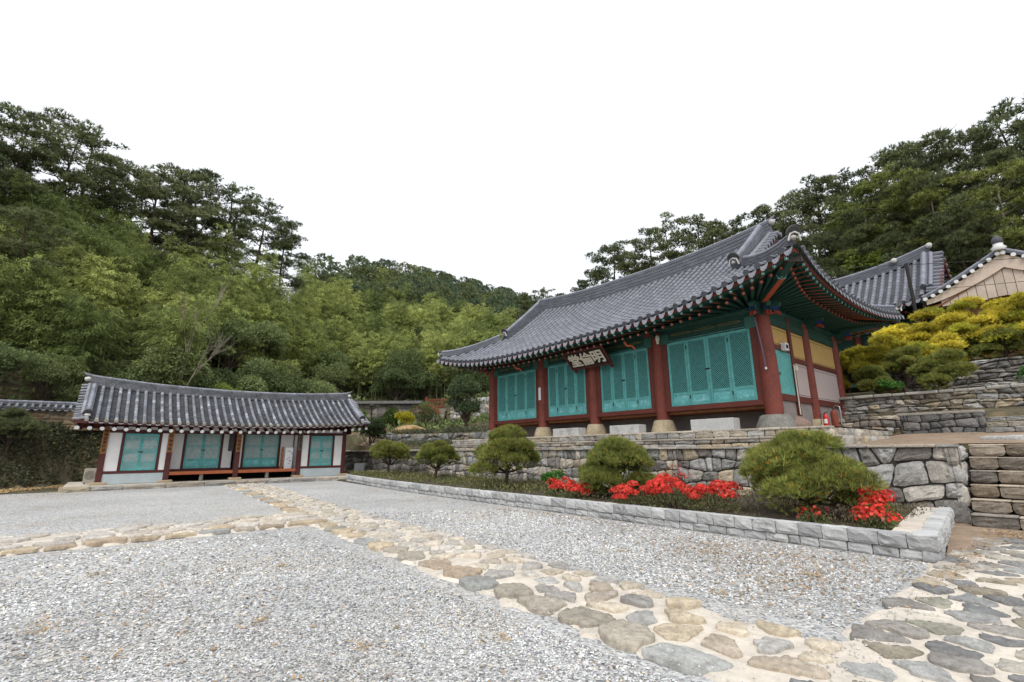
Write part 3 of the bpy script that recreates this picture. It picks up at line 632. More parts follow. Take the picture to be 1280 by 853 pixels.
def stylobate():
    m=MB()
    # two courses with a narrow ledge between them
    masonry(m,(-22.9,14.9),(-4.5,14.9),1.93,2.17,(0,-1,0),1,.42,51,PAL_TAN+PAL_WALL[:2],.03,.012,.06,.03,5)
    masonry(m,(-22.6,14.55),(-4.3,14.55),1.60,1.93,(0,-1,0),2,.5,52,PAL_WALL[:4]+PAL_TAN,.03,.012,.08,.03,4)
    rng=np.random.default_rng(5);x=-22.95
    while x<-4.5:
        w=rng.uniform(.4,.9);x2=min(x+w,-4.46);c=A(.46,.41,.34)*rng.uniform(.8,1.15);m.box(A(x+.006,14.87+rng.uniform(-.02,.02),2.13),A(x2-.006,15.25,2.2+rng.uniform(-.01,.01)),c,0,.02);x=x2
    x=-22.7
    while x<-4.3:
        w=rng.uniform(.4,.9);x2=min(x+w,-4.2);c=A(.40,.36,.30)*rng.uniform(.8,1.15);m.box(A(x+.006,14.5+rng.uniform(-.02,.02),1.88),A(x2-.006,14.95,1.935+rng.uniform(-.01,.01)),c,0,.015);x=x2
    masonry(m,(-22.9,24.5),(-22.9,14.9),1.7,2.17,(-1,0,0),2,.5,53,PAL_TAN,.03,.012,.1,.03,4)
    masonry(m,(-4.5,14.9),(-4.5,24.5),1.7,2.17,(1,0,0),1,.55,54,PAL_TAN,.05,.012,.06,.03,5)
    masonry(m,(-4.3,14.55),(-4.0,18.6),1.6,1.95,(1,0,0),1,.6,56,PAL_TAN,.05,.012,.06,.03,5)
    m.add([(-22.88,15.1,2.19),(-4.55,15.1,2.19),(-4.55,24.5,2.22),(-22.88,24.5,2.22)],[[0,1,2,3]],(1,1,1),1)
    o=m.build('stone_platform',[MT['stone'],MT['dirt']]);tag(o,'long two-course tan stone platform under the large hall','platform')
stylobate()
def right_terraces():
    m=MB();masonry(m,(-3.95,19.9),(-1.95,19.9),1.95,2.66,(0,-1,0),3,.34,61,[(.13,.13,.13),(.17,.165,.16),(.10,.10,.10),(.21,.20,.19)],.04,.012,.2,.04,5)
    masonry(m,(-1.95,19.9),(-1.95,21.5),1.95,2.66,(1,0,0),3,.34,66,PAL_DARK,.04,.012,.2,.04,4)
    m.box(A(-4,19.88,2.6),A(-1.93,20.3,2.68),(.3,.28,.25),0,.02)
    tag(m.build('low_dark_wall',MT['stone']),'short low wall of dark grey stones left of the upper stone steps','stone wall')
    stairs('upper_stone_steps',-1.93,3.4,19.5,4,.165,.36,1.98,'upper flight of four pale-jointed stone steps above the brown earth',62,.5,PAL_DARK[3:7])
    m=MB();masonry(m,(-7.2,21.6),(-4.0,21.2),2.1,2.72,(0,-1,0),3,.36,63,PAL_TAN+PAL_DARK[:2],.05,.01,.2,.05,5)
    tag(m.build('low_tan_wall',MT['stone']),'low tan stone wall behind the right corner of the large hall','stone wall')
    m=MB();masonry(m,(-7.5,22.5),(5,22.2),2.65,3.52,(0,-1,0),5,.38,64,PAL_TAN+PAL_DARK[3:7]+[(.13,.12,.11)],.06,.008,.3,.05,5)
    rng=np.random.default_rng(3);x=-7.5
    while x<4.9:
        w=rng.uniform(.4,1.);m.box(A(x,22.3+rng.uniform(-.06,.04),3.46),A(x+w-.02,22.9,3.55+rng.uniform(0,.04)),A(.40,.38,.34)*rng.uniform(.8,1.1),0,.03);x+=w
    tag(m.build('middle_stone_wall',MT['stone']),'stone terrace wall with pale flat cap stones below the round clipped pines','stone wall')
    m=MB();masonry(m,(-5.2,26.1),(5,25.9),3.7,4.95,(0,-1,0),7,.38,65,PAL_WALL[:5]+PAL_DARK[:3],.07,.012,.3,.06,5)
    tag(m.build('top_stone_wall',MT['stone']),'uppermost grey dry-stone wall under the golden bushes at the right edge','stone wall')
    m=MB();rng=np.random.default_rng(77);P=chaikin(A([-1.9,16.6],[-1.2,16.2],[.2,16.1],[1.2,16.5],[.9,17.7],[-.8,17.8],[-1.7,17.3]) if False else np.array([[-2.0,16.9],[-1.2,16.4],[.2,16.3],[1.2,16.7],[.9,17.9],[-.8,18.0],[-1.8,17.6]]),2);flagstone(m,P,1.72,.14,rng,(.46,.45,.43))
    tag(m.build('flat_boulder',MT['flag']),'broad flat pale boulder on the brown earth at the right edge','boulder')
right_terraces()
m=MB();masonry(m,(3.2,15.2),(3.2,13.6),-.05,1.64,(-1,0,0),4,.5,90,PAL_WALL,.05,.014,.2,.03,4);masonry(m,(3.2,13.6),(9,13.6),-.05,1.64,(0,-1,0),4,.5,91,PAL_WALL,.05,.014,.2,.03,4)
tag(m.build('far_retaining_wall',MT['stone']),'retaining wall beyond the right side of the lower stone steps','stone wall')
def gap_things():
    m=MB()
    pts=[(-56,8.5),(-53,14.5),(-49.4,20.2),(-46.1,26.0)];z0=[4,4,3.9,3.9]
    for i in range(3): masonry(m,pts[i],pts[i+1],3.6,[6.2,6.4,6.7][i],(.9,-.43,0),6,.6,70+i,PAL_DARK[:5]+[(.14,.13,.10)],.06,.012,.3,.05,4)
    path_=[(*p,z) for p,z in zip(pts,[6.2,6.4,6.65,6.75])];m.sweep(path_,[(-.35,-.1),(.35,-.1),(.3,.14),(0,.22),(-.3,.14)],col=(.15,.145,.14))
    tag(m.build('rear_stone_wall',MT['stone']),'long grey dry-stone wall behind the yellow flowering bush','stone wall')
    m=MB();masonry(m,(-42.1,26.9),(-33.5,28.6),2.9,6.75,(.2,-.98,0),8,.6,75,PAL_WALL+PAL_TAN,.08,.012,.3,.05,4)
    tag(m.build('pale_stone_wall',MT['stone']),'pale rubble stone wall to the right of the red gate','stone wall')
    # steps up to the gate: they climb away from the viewer
    m=MB();rng=np.random.default_rng(8);c0=A(-40.6,23.9,3.6);d=A(-.77,.63,0);s=A(.51,.86,0)
    for i in range(10):
        c=c0+d*i*.5+A(0,0,.25*i+.0);m.obox(c+s*rng.normal()*.08,s*rng.uniform(.85,1.05),d*.30,A(0,0,.15),A(.22,.20,.15)*rng.uniform(.5,1.4),0,.04)
    tag(m.build('gate_steps',MT['stone']),'narrow mossy stone steps leading up to the red gate','stone steps')
    e=empty('red_gate',(-45.4,27.4,5.95),0,'small rusty red picket gate at the top of the mossy steps','gate')
    for k in(-1,1):
        m=MB();c=A(-45.4,27.4,5.95)+s*k*1.15;m.box(c-A(.11,.11,.4),c+A(.11,.11,1.45),(1,1,1),0,.02);m.build('gate_post',MT['rust'],e)
    m=MB()
    for z in(.35,1.15):m.bar(A(-45.4,27.4,5.95+z)-s*1.05,A(-45.4,27.4,5.95+z)+s*1.05,.06,.08,(0,0,1),(1,1,1))
    for t in np.linspace(-.95,.95,12):c=A(-45.4,27.4,5.95)+s*t;m.box(c+A(-.025,-.025,.1),c+A(.025,.025,1.28))
    m.build('pickets',MT['rust'],e)
    # low ivy bank with stones
    m=MB();masonry(m,(-34.2,16.2),(-25.6,19.9),1.7,2.85,(.4,-.92,0),3,.4,76,PAL_DARK+[(.3,.3,.28)],.08,.015,.35,.1,4)
    tag(m.build('ivy_bank_wall',MT['stone']),'low stone bank overgrown with dark ivy below the straw mound','stone wall')
    # rubble stones
    rng=np.random.default_rng(14)
    for k in range(9):
        x,y=-34.2+rng.uniform(-2.8,2.),14.9+rng.uniform(0,2.2);m=MB();r=rng.uniform(.16,.34);V,Fc=blob(rng,r,.45);m.add(V+A(x,y,float(terrain(x,y))+r*.25),Fc,A(.38,.36,.32)*rng.uniform(.7,1.15),0,True)
        tag(m.build('rubble_stone',MT['stone']),'loose grey rubble stone on the terrace left of the large hall','stone','loose rubble stones on the left terrace')
    # straw mound
    m=MB();rng=np.random.default_rng(15);cx,cy=-36.3,19.2;cz=float(terrain(cx,cy))
    V,Fc=blob(rng,1.1,.42,3);m.add(V*A(1.15,1.15,1)+A(cx,cy,cz+.1),Fc,(.75,.62,.42),0,True)
    n=5200;th=rng.uniform(0,2*PI,n);q=np.sqrt(rng.uniform(0,1,n))*1.4;h=.55*np.cos(np.clip(q/1.5,0,1)*PI/2);p=np.stack([cx+q*np.cos(th),cy+q*np.sin(th),cz+h],1)
    dv=rng.normal(size=(n,3))*A(.16,.16,.10);sv=np.cross(dv,A(0,0,1));sv/=np.linalg.norm(sv,axis=1)[:,None];sv*=.014
    m.add(np.stack([p-sv,p+sv,p+dv],1).reshape(-1,3),np.arange(3*n).reshape(-1,3),A(1.15,1.1,1.0)*rng.uniform(.6,1.3,(n,1)))
    tag(m.build('straw_mound',MT['straw']),'low mound of pale dry straw beside the mossy steps','straw mound')
def blob(rng,r,flat=.6,sub=2):
    import bmesh
    bm=bmesh.new();bmesh.ops.create_icosphere(bm,subdivisions=sub+1,radius=r)
    bm.verts.ensure_lookup_table();V=np.array([v.co[:] for v in bm.verts]);Fc=np.array([[v.index for v in f.verts] for f in bm.faces]);bm.free()
    d=V/np.linalg.norm(V,axis=1)[:,None];ph=rng.uniform(0,9,6)
    k=1+.16*np.sin(d[:,0]*3+ph[0])+.12*np.sin(d[:,1]*4+ph[1])*np.cos(d[:,2]*3+ph[2])+.07*np.sin(d[:,0]*7+ph[3])*np.sin(d[:,1]*8+ph[4])
    V=V*k[:,None];V[:,2]*=flat;return V,Fc
gap_things()
# ------------------------------------------------------------------ tiled roofs
def tile_rows(m,rows,up=None,r=.085,seg=.33,drip=True,step=.14,disc=(.8,.82,.9),tongue=(1.75,1.76,1.84),capcol=(.75,.76,.8),jit=.12,trough=True,old=False,rng=None,mt=0,mt2=0):
    """rows: list of polylines from eave to top. Convex tiles along each row, stepped concave tiles between rows."""
    rng=rng or np.random.default_rng(1)
    fine=[]
    for P in rows:
        P=np.asarray(P,float);d=np.concatenate([[0],np.cumsum(np.linalg.norm(np.diff(P,axis=0),axis=1))]);L=d[-1]
        fine.append((P,d,L))
    def samp(P,d,t): return np.stack([np.interp(t,d,P[:,k]) for k in range(3)],-1)
    na=7;ang=np.linspace(-.15,PI+.15,na)
    for ri,(P,d,L) in enumerate(fine):
        o=fine[ri+1][0] if ri+1<len(fine) else fine[ri-1][0]
        side=(o[0]-P[0]);side[2]*=1;side/=np.linalg.norm(side)
        if ri+1>=len(fine):side=-side
        if L<.25:continue
        n=max(1,int(round(L/seg)))
        ts=np.linspace(0,L,n+1);V=[];Fq=[];cc=[]
        for k in range(n):
            a=samp(P,d,ts[k]);b=samp(P,d,ts[k+1]);t=(b-a)/np.linalg.norm(b-a);nn=np.cross(side,t);nn/=np.linalg.norm(nn)
            if nn[2]<0:nn=-nn
            sd=np.cross(nn,t);ra=r*1.08;rb=r*.93
            base=len(V)*na
            for c,rr in((a,ra),(b,rb)): V.append(c+nn*.035+rr*(np.cos(ang)[:,None]*sd+np.sin(ang)[:,None]*nn))
            k0=(len(V)-2)*na
            for j in range(na-1):Fq.append([k0+j,k0+j+1,k0+na+j+1,k0+na+j]);cc.append(k)
        V=np.concatenate(V);tone=rng.uniform(1-jit,1+jit,n)
        if old: tone=tone*np.where(rng.random(n)<.22,1.5,1.0)
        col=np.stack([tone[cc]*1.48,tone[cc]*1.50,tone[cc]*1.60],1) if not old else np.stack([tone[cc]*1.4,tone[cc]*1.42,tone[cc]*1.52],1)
        m.add(V,Fq,col,mt,True)
        if drip:
            a=samp(P,d,0.);b=samp(P,d,.2);t=(b-a)/np.linalg.norm(b-a);nn=np.cross(side,t);nn/=np.linalg.norm(nn);nn=nn if nn[2]>0 else -nn;sd=np.cross(nn,t)
            a2=np.linspace(0,2*PI,12,endpoint=False);rr=r*1.12
            c=a+nn*.035;R1=c+rr*(np.cos(a2)[:,None]*sd+np.sin(a2)[:,None]*nn)-t*.035;R0=R1+t*.06
            m.add(np.concatenate([R1,R0]),[[i,(i+1)%12,12+(i+1)%12,12+i] for i in range(12)],A(*disc),mt,True);m.add(R1,[list(range(12))],A(*disc)*(.82 if not old else 1),mt2)
    if trough:
        nt_=5;w=np.linspace(0,1,nt_)
        for ri in range(len(fine)-1):
            P,d,L=fine[ri];Q,e,K=fine[ri+1];Lm=min(L,K)
            if max(L,K)<.15:continue
            n=max(1,int(Lm/step));V=[];Fq=[];col=[]
            T0=np.linspace(0,1,n+1)
            for k in range(n):
                a0=samp(P,d,L*T0[k]);a1=samp(P,d,L*T0[k+1]);b0=samp(Q,e,K*T0[k]);b1=samp(Q,e,K*T0[k+1])
                dip=(.055*np.sin(w*PI))[:,None]*A(0,0,1)
                r0=a0+(b0-a0)*w[:,None]-dip+A(0,0,.022);r1=a1+(b1-a1)*w[:,None]-dip
                q=len(V)*nt_;V+= [r0,r1]
                for j in range(nt_-1):Fq.append([q+j,q+j+1,q+nt_+j+1,q+nt_+j]);col.append(k)
                if k<n-1:
                    for j in range(nt_-1):Fq.append([q+nt_+j,q+nt_+j+1,q+2*nt_+j+1,q+2*nt_+j]);col.append(k)
            tone=rng.uniform(1-jit,1+jit,n)*(1.0 if not old else .9)
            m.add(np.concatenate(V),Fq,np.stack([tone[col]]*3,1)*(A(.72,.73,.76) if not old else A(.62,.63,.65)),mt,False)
            if drip:  # drip tile: a broad tongue hanging from the lowest concave tile
                a=samp(P,d,0.);b=samp(Q,e,0.);t=samp(P,d,.3)-a;t/=np.linalg.norm(t);sd=(b-a);W_=np.linalg.norm(sd);sd/=W_;dn=A(0,0,-1)*.96-t*.28
                mid=(a+b)/2-t*.03;u=np.linspace(-.33,.33,9)*W_
                top=mid+u[:,None]*sd+A(0,0,1)*(-.055*np.cos(u/W_*PI))[:,None]
                dep=.165*np.sqrt(np.clip(1-(u/(.36*W_))**2,0.05,1))*(1+.07*np.cos(np.arange(9)*PI))
                bot=top+dep[:,None]*dn
                if old: bot=top+dep[:,None]*dn*.25
                for off,cs in ((0,1),(.018,1)):
                    m.add(np.concatenate([top-t*off,bot-t*off]),[[j,j+1,9+j+1,9+j] for j in range(8)],A(*tongue),mt)
                m.add(np.concatenate([bot,bot-t*.018]),[[j,j+1,9+j+1,9+j] for j in range(8)],A(*tongue),mt)
def ridge_stack(m,path,w=.26,h=.5,layers=6,top_r=.09,col=(1.0,1.02,1.1),mt=0,seg=.33,lift=0):
    """ridge of thin stacked tiles crowned by a row of convex tiles; path follows the base"""
    P=np.asarray(path,float);H=np.broadcast_to(np.asarray(h,float),(len(P),))
    T=np.gradient(P,axis=0);T/=np.linalg.norm(T,axis=1)[:,None];sx=np.cross(T,A(0,0,1));sx/=np.linalg.norm(sx,axis=1)[:,None];up=np.cross(sx,T)
    rng=np.random.default_rng(int(abs(P.sum())*10)%1000)
    for l in range(layers):
        z0=l/layers;z1=(l+.82)/layers;ww=w*(.5+.05*(l%2));ww2=w*.43
        pr=[]
        for s_,z in((-ww,z0),(-ww,z1),(ww,z1),(ww,z0)): pr.append(P+sx*s_+up*(z*H)[:,None])
        R=np.stack(pr,1);n=4;V=R.reshape(-1,3);mm=len(P);i,j=np.meshgrid(np.arange(mm-1),np.arange(n),indexing='ij');i=i.ravel();j=j.ravel();k=(j+1)%n
        tn=rng.uniform(.85,1.2,(len(i),1))
        m.add(V,np.stack([i*n+j,(i+1)*n+j,(i+1)*n+k,i*n+k],1),A(*col)*tn,mt);m.add(V[:4],[[0,1,2,3]],col,mt);m.add(V[-4:],[[0,1,2,3]],col,mt)
        if l<layers-1:
            pr=[];z2=(l+1)/layers
            for s_,z in((-ww2,z1),(-ww2,z2),(ww2,z2),(ww2,z1)):pr.append(P+sx*s_+up*(z*H)[:,None])
            V=np.stack(pr,1).reshape(-1,3);m.add(V,np.stack([i*n+j,(i+1)*n+j,(i+1)*n+k,i*n+k],1),A(*col)*.45,mt)
    topP=P+up*H[:,None];d=np.concatenate([[0],np.cumsum(np.linalg.norm(np.diff(topP,axis=0),axis=1))]);n=max(2,int(d[-1]/seg));ts=np.linspace(0,d[-1],n+1)
    for k in range(n):
        a=A(*[np.interp(ts[k],d,topP[:,q]) for q in range(3)]);b=A(*[np.interp(ts[k+1],d,topP[:,q]) for q in range(3)])
        m.tube([a,b],[top_r*1.06,top_r*.94],10,A(1.7,1.73,1.9)*rng.uniform(.88,1.12),mt,True,True)
def end_tile(p,d,size,parent,plaster=True,name='ridge_end_tile'):
    """upturned shield-shaped tile closing a ridge, with a plaster wad under it"""
    p=A(*p);d=A(*d);d/=np.linalg.norm(d);s=np.cross(d,A(0,0,1));s/=np.linalg.norm(s);u=A(0,0,1)
    m=MB();a=np.linspace(0,PI,11);P=np.stack([np.cos(a)*size*.55,np.sin(a)*size*.62],1);P=np.concatenate([P,[(-size*.5,-size*.18),(size*.5,-size*.18)]])
    uu=(u*.82+d*.57);m.extr(P,p,s,uu,d*.82-u*.57,size*.16,(.55,.52,.5))
    m.extr(P*.7,p+(d*.82-u*.57)*size*.165,s,uu,d*.82-u*.57,size*.06,(.4,.38,.36))
    o=m.build(name,MT['tile'],parent)
    if plaster:
        m=MB();rng=np.random.default_rng(4);V,Fc=blob(rng,size*.30,.7,1);m.add(V+p-u*size*.36-d*size*.05,Fc,(1,1,1),0,True)
        m.tube([p-u*size*.7+s*size*.45+d*size*.1,p-u*size*.16+s*size*.3+d*size*.2,p-u*size*.05+d*size*.25,p-u*size*.16-s*size*.3+d*size*.2,p-u*size*.7-s*size*.45+d*size*.1],size*.08,7)
        m.build('plaster_wad',MT['plaster_old'],o)
    return o
# ------------------------------------------------------------------ the large hall
CX=-13.45;YR=19.3
hall=empty('large_hall',(CX,YR,2.2),0,'large raised hall with red columns, turquoise lattice doors and sweeping grey tiled roof','hall')
def zE(X): t=(X-CX)/9.3; return 5.85+.2*t+.85*abs(t)**3.5
def yE(X): t=(X-CX)/9.3; return 14.1-.5*abs(t)**3
def zT(X): return 9.42+.5*min(1,abs(X-CX)/6.75)**2.5
def zF(X,Y):
    e=yE(X);s=max(0,(Y-e)/(YR-e));f=s**1.18;return (zE(X)+.14)*(1-f)+zT(X)*f
def xS(Y,sg): s=(Y-YR)/5.7; return CX+sg*(9.02+.28*abs(s)**3)
def zS(Y,sg): s=(Y-YR)/5.7; return (6.45+.45*s*s) if sg>0 else (6.1+.4*s*s)
def hipY(X): return 13.62+(9.3-abs(X-CX))*(2.78/2.7)
def hipX(Y): return 9.3-(Y-13.62)*(2.7/2.78)
def hall_roof():
    m=MB();rng=np.random.default_rng(101)
    front=[]
    for X in np.arange(CX-9.22,CX+9.23,.3545):
        dx=abs(X-CX);yt=19.2 if dx<=6.62 else hipY(X)
        ys_=np.linspace(yE(X),yt,12) if yt-yE(X)>.05 else [yE(X),yE(X)+.06]
        front.append([(X,y,zF(X,y)) for y in ys_])
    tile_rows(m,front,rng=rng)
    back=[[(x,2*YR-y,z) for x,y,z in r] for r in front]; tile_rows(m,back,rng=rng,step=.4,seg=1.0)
    for sg in(1,-1):
        rows=[]
        for Y in np.arange(13.78,24.84,.3555):
            yy=min(Y,2*YR-Y); 
            if yy<16.4: hx=max(6.62,hipX(yy));zt=zF(CX+sg*hx,yy)
            else: hx=6.62;zt=zF(CX+sg*6.62,16.4)+.04
            xe=xS(Y,sg);xt=CX+sg*hx;ze=zS(Y,sg)+.14
            if abs(xe-xt)<.08:continue
            P=[]
            for t in np.linspace(0,1,8): P.append((xe+(xt-xe)*t,Y,ze+(zt-ze)*t**1.1))
            rows.append(P)
        tile_rows(m,rows,rng=rng)
        # verge stubs: short tiles across the gable edge
        for Y in np.arange(16.75,19.2,.27):
            for yy in(Y,2*YR-Y):
                z=zF(CX+sg*6.6,Y)+.03;m.tube([(CX+sg*6.5,yy,z+.06),(CX+sg*6.98,yy,z+.03)],.085,9,A(1.5,1.53,1.65))
                m.box((CX+sg*6.5,yy-.14,z-.06),(CX+sg*6.94,yy+.14,z+.0),A(.9,.92,1))
    m.build('tile_roof',MT['tile'],hall)
    # deck under the tiles, seen from below as green boards
    m=MB()
    def deck(P,mt=0): m.grid(np.array(P),(1,1,1),mt)
    rows=[]
    for X in np.linspace(CX-9.2,CX+9.2,60):
        dx=abs(X-CX);sg=1 if X>CX else -1
        if dx<=7.2: yi,zi=16.4,6.42
        else: t=(dx-7.2)/2.0;yi=16.0-t*(16.0-13.75);zi=6.36+(zE(CX+sg*9.2)+.1-6.36)*t
        rows.append([(X,yE(X)+.04+(yi-yE(X)-.04)*t,zE(X)+.115+(zi-zE(X)-.115)*t) for t in np.linspace(0,1,8)])
    deck(rows);deck([[(x,2*YR-y,z) for x,y,z in r] for r in rows])
    for sg in(1,-1):
        rows=[]
        for Y in np.linspace(13.75,24.85,50):
            yy=min(Y,2*YR-Y)
            if yy>=16: xi,zi=CX+sg*6.9,6.46
            else: t=(16-yy)/2.25;xi=CX+sg*(7.2+2.0*t);zi=6.36+(zE(CX+sg*9.2)+.1-6.36)*t
            xe=xS(Y,sg)-sg*.04;ze=zS(Y,sg)+.115
            rows.append([(xe+(xi-xe)*t,Y,ze+(zi-ze)*t) for t in np.linspace(0,1,8)])
        deck(rows)
    m.build('soffit',MT['green'],hall)
    # red eave board with a green batten below
    m=MB()
    fp=[(X,yE(X)+.11,zE(X)+.045) for X in np.linspace(CX-9.15,CX+9.15,60)]
    for mirror in(0,1):
        p=[(x,2*YR-y,z) for x,y,z in fp] if mirror else fp
        m.sweep(p,[(-.02,-.05),(.02,-.05),(.02,.07),(-.02,.07)],col=(1,1,1),mat=0)
        m.sweep([(x,y+(.10 if not mirror else -.10),z-.06) for x,y,z in p],[(-.09,-.02),(.09,-.02),(.09,.02),(-.09,.02)],mat=1)
    for sg in(1,-1):
        p=[(xS(Y,sg)-sg*.11,Y,zS(Y,sg)+.045) for Y in np.linspace(13.85,24.75,50)]
        m.sweep(p,[(-.02,-.06),(.02,-.06),(.02,.07),(-.02,.07)],mat=0);m.sweep([(x-sg*.10,y,z-.06) for x,y,z in p],[(-.09,-.02),(.09,-.02),(.09,.02),(-.09,.02)],mat=1)
    m.build('eave_board',[MT['redb'],MT['green']],hall)
    # rafters: round lower ones with flower ends, square flying ones with teal ends and orange undersides
    def rafter(pe,pi,single=True,mm=None):
        """pe eave point (under the tiles), pi inner point at the wall plate"""
        pe=A(*pe);pi=A(*pi);h=pi-pe;h[2]=0;L=np.linalg.norm(h);h/=L;sdir=np.cross(h,A(0,0,1))
        e1=pe+h*.68;e1[2]=pe[2]-.16+.0;i1=pi.copy()
        e2=pe+h*.17;e2[2]=pe[2]-.075;i2=pe+h*min(1.25,L*.8);i2[2]=pe[2]-.0+.13
        def low(m): 
            m.tube([e1,e1+(i1-e1)*.5,i1],.058,9,(1,1,1),0,True,True)
            # painted rosette on the end
            t=(i1-e1)/np.linalg.norm(i1-e1);u=np.cross(sdir,t)
            def disc(c,r,n,mt,o):
                a=np.linspace(0,2*PI,n,endpoint=False);P=c-t*o+r*(np.cos(a)[:,None]*sdir+np.sin(a)[:,None]*u);m.add(P,[list(range(n))],(1,1,1),mt)
            a=np.linspace(0,2*PI,40,endpoint=False);rr=.058*(1+.10*np.cos(a*6));P=e1-t*.004+rr[:,None]*(np.cos(a)[:,None]*sdir+np.sin(a)[:,None]*u);m.add(P,[list(range(40))],(1,1,1),2)
            disc(e1,.030,10,3,.007);disc(e1,.020,8,2,.010);disc(e1,.010,8,4,.013)
            m.tube([e1,e1+t*.03],.059,9,(1,1,1),2,False)
        def fly(m):
            m.bar(e2,i2,.095,.095,(0,0,1),(1,1,1),0)
            t=(i2-e2)/np.linalg.norm(i2-e2);u=np.cross(sdir,t)
            if u[2]<0:u=-u
            m.obox(e2-t*.004,sdir*.047,u*.047,t*.003,(1,1,1),1);m.obox(e2-t*.008,sdir*.033,u*.033,t*.002,(1,1,1),0)
            a=np.linspace(0,2*PI,16,endpoint=False);rr=.02*(1+.3*np.cos(a*4));m.add(e2-t*.012+rr[:,None]*(np.cos(a)[:,None]*sdir+np.sin(a)[:,None]*u),[list(range(16))],(1,1,1),4)
            q=e2+t*.02;m.bar(q-u*.052,q+t*.62-u*.052,.05,.012,(0,0,1),(1,1,1),5)
        return low,fly
    cols_=[MT['green'],MT['teal'],MT['dred'],MT['cream'],MT['plaster'],MT['orange']]
    rest=MB()
    N=[]
    n=0
    for X in np.arange(CX-9.0,CX+9.05,.36):
        dx=X-CX;sg=1 if dx>0 else -1
        if abs(dx)<=6.3: pi=(X,16.3,6.30)
        else:
            k=(abs(dx)-6.3)/2.9; pi=(CX+sg*(6.3+.95*k**.8),16.2-.15*k,6.30+.08*k)
        N.append(((X,yE(X),zE(X)),pi,1))
    for Y in np.arange(14.1,24.6,.36):
        yy=min(Y,2*YR-Y)
        if yy>=17: pi_y=Y
        else:
            k=(17-yy)/3.1;py=17-.95*k**.8;pi_y=py if Y<YR else 2*YR-py
        for sg in(1,-1):
            N.append(((xS(Y,sg),Y,zS(Y,sg)),(CX+sg*7.0,pi_y,6.34),1 if sg>0 else 0))
    for (pe,pi,vis) in N:
        lo_,fl_=rafter(pe,pi)
        if vis and n<98:
            m=MB();lo_(m);o=m.build('rafter',cols_,hall);m=MB();fl_(m);m.build('flying_rafter',cols_,o);n+=1
        else: lo_(rest);fl_(rest)
    for X in np.arange(CX-9.0,CX+9.05,.36):
        lo_,fl_=rafter((X,2*YR-yE(X),zE(X)),(X if abs(X-CX)<7 else CX+7*np.sign(X-CX),22.3,6.3));lo_(rest);fl_(rest)
    o=rest.build('rear_rafters',cols_,hall);tag(o,kind='stuff')
    # corner rafters
    for sx in(1,-1):
        for sy in(-1,1):
            z=zE(CX+sx*9.2);q=lambda d,zz:A(CX+sx*(7.0+d*.70*1.0),YR+sy*(3.2+d*.745),zz)
            m=MB();m.bar(q(0,6.24),q(2.05,z-.30),.2,.26,(0,0,1),(1,1,1),0);m.bar(q(.7,6.17),q(2.08,z-.435),.16,.02,(0,0,1),(1,1,1),1)
            m.bar(q(1.2,6.36),q(2.85,z-.06),.19,.2,(0,0,1),(1,1,1),0);m.bar(q(2.05,z-.225),q(2.82,z-.165),.15,.015,(0,0,1),(1,1,1),1)
            d=(q(1,0)-q(0,0));d/=np.linalg.norm(d);e=q(2.06,z-.31);s=A(-d[1],d[0],0);u=A(0,0,1)
            a=np.linspace(0,2*PI,16,endpoint=False)
            for r_,o_,mt in((.15,.0,2),(.11,.006,0),(.075,.010,4),(.05,.014,0),(.025,.018,4)):m.add(e+d*(.012+o_)+r_*(np.cos(a)[:,None]*s+np.sin(a)[:,None]*u)*(1+.08*np.cos(a*8))[:,None],[list(range(16))],(1,1,1),mt)
            o=m.build('corner_rafter',[MT['green'],MT['orange'],MT['teal'],MT['cream'],MT['plaster']],hall)
            m=MB();c=q(2.9,z-.03);m.obox(c,d*.02,s*.17,u*.21,(1,1,1),0);m.obox(c-d*.13-s*.17+u*0,d*.15,s*.015,u*.20,(1,1,1),0);m.obox(c-d*.13+s*.17,d*.15,s*.015,u*.20,(1,1,1),0)
            m.build('tip_cover',MT['maroon2'],o)
MT['maroon2']=mat('dark_brown_board',(.045,.035,.032),.7,noise=(6,.2))
hall_roof()
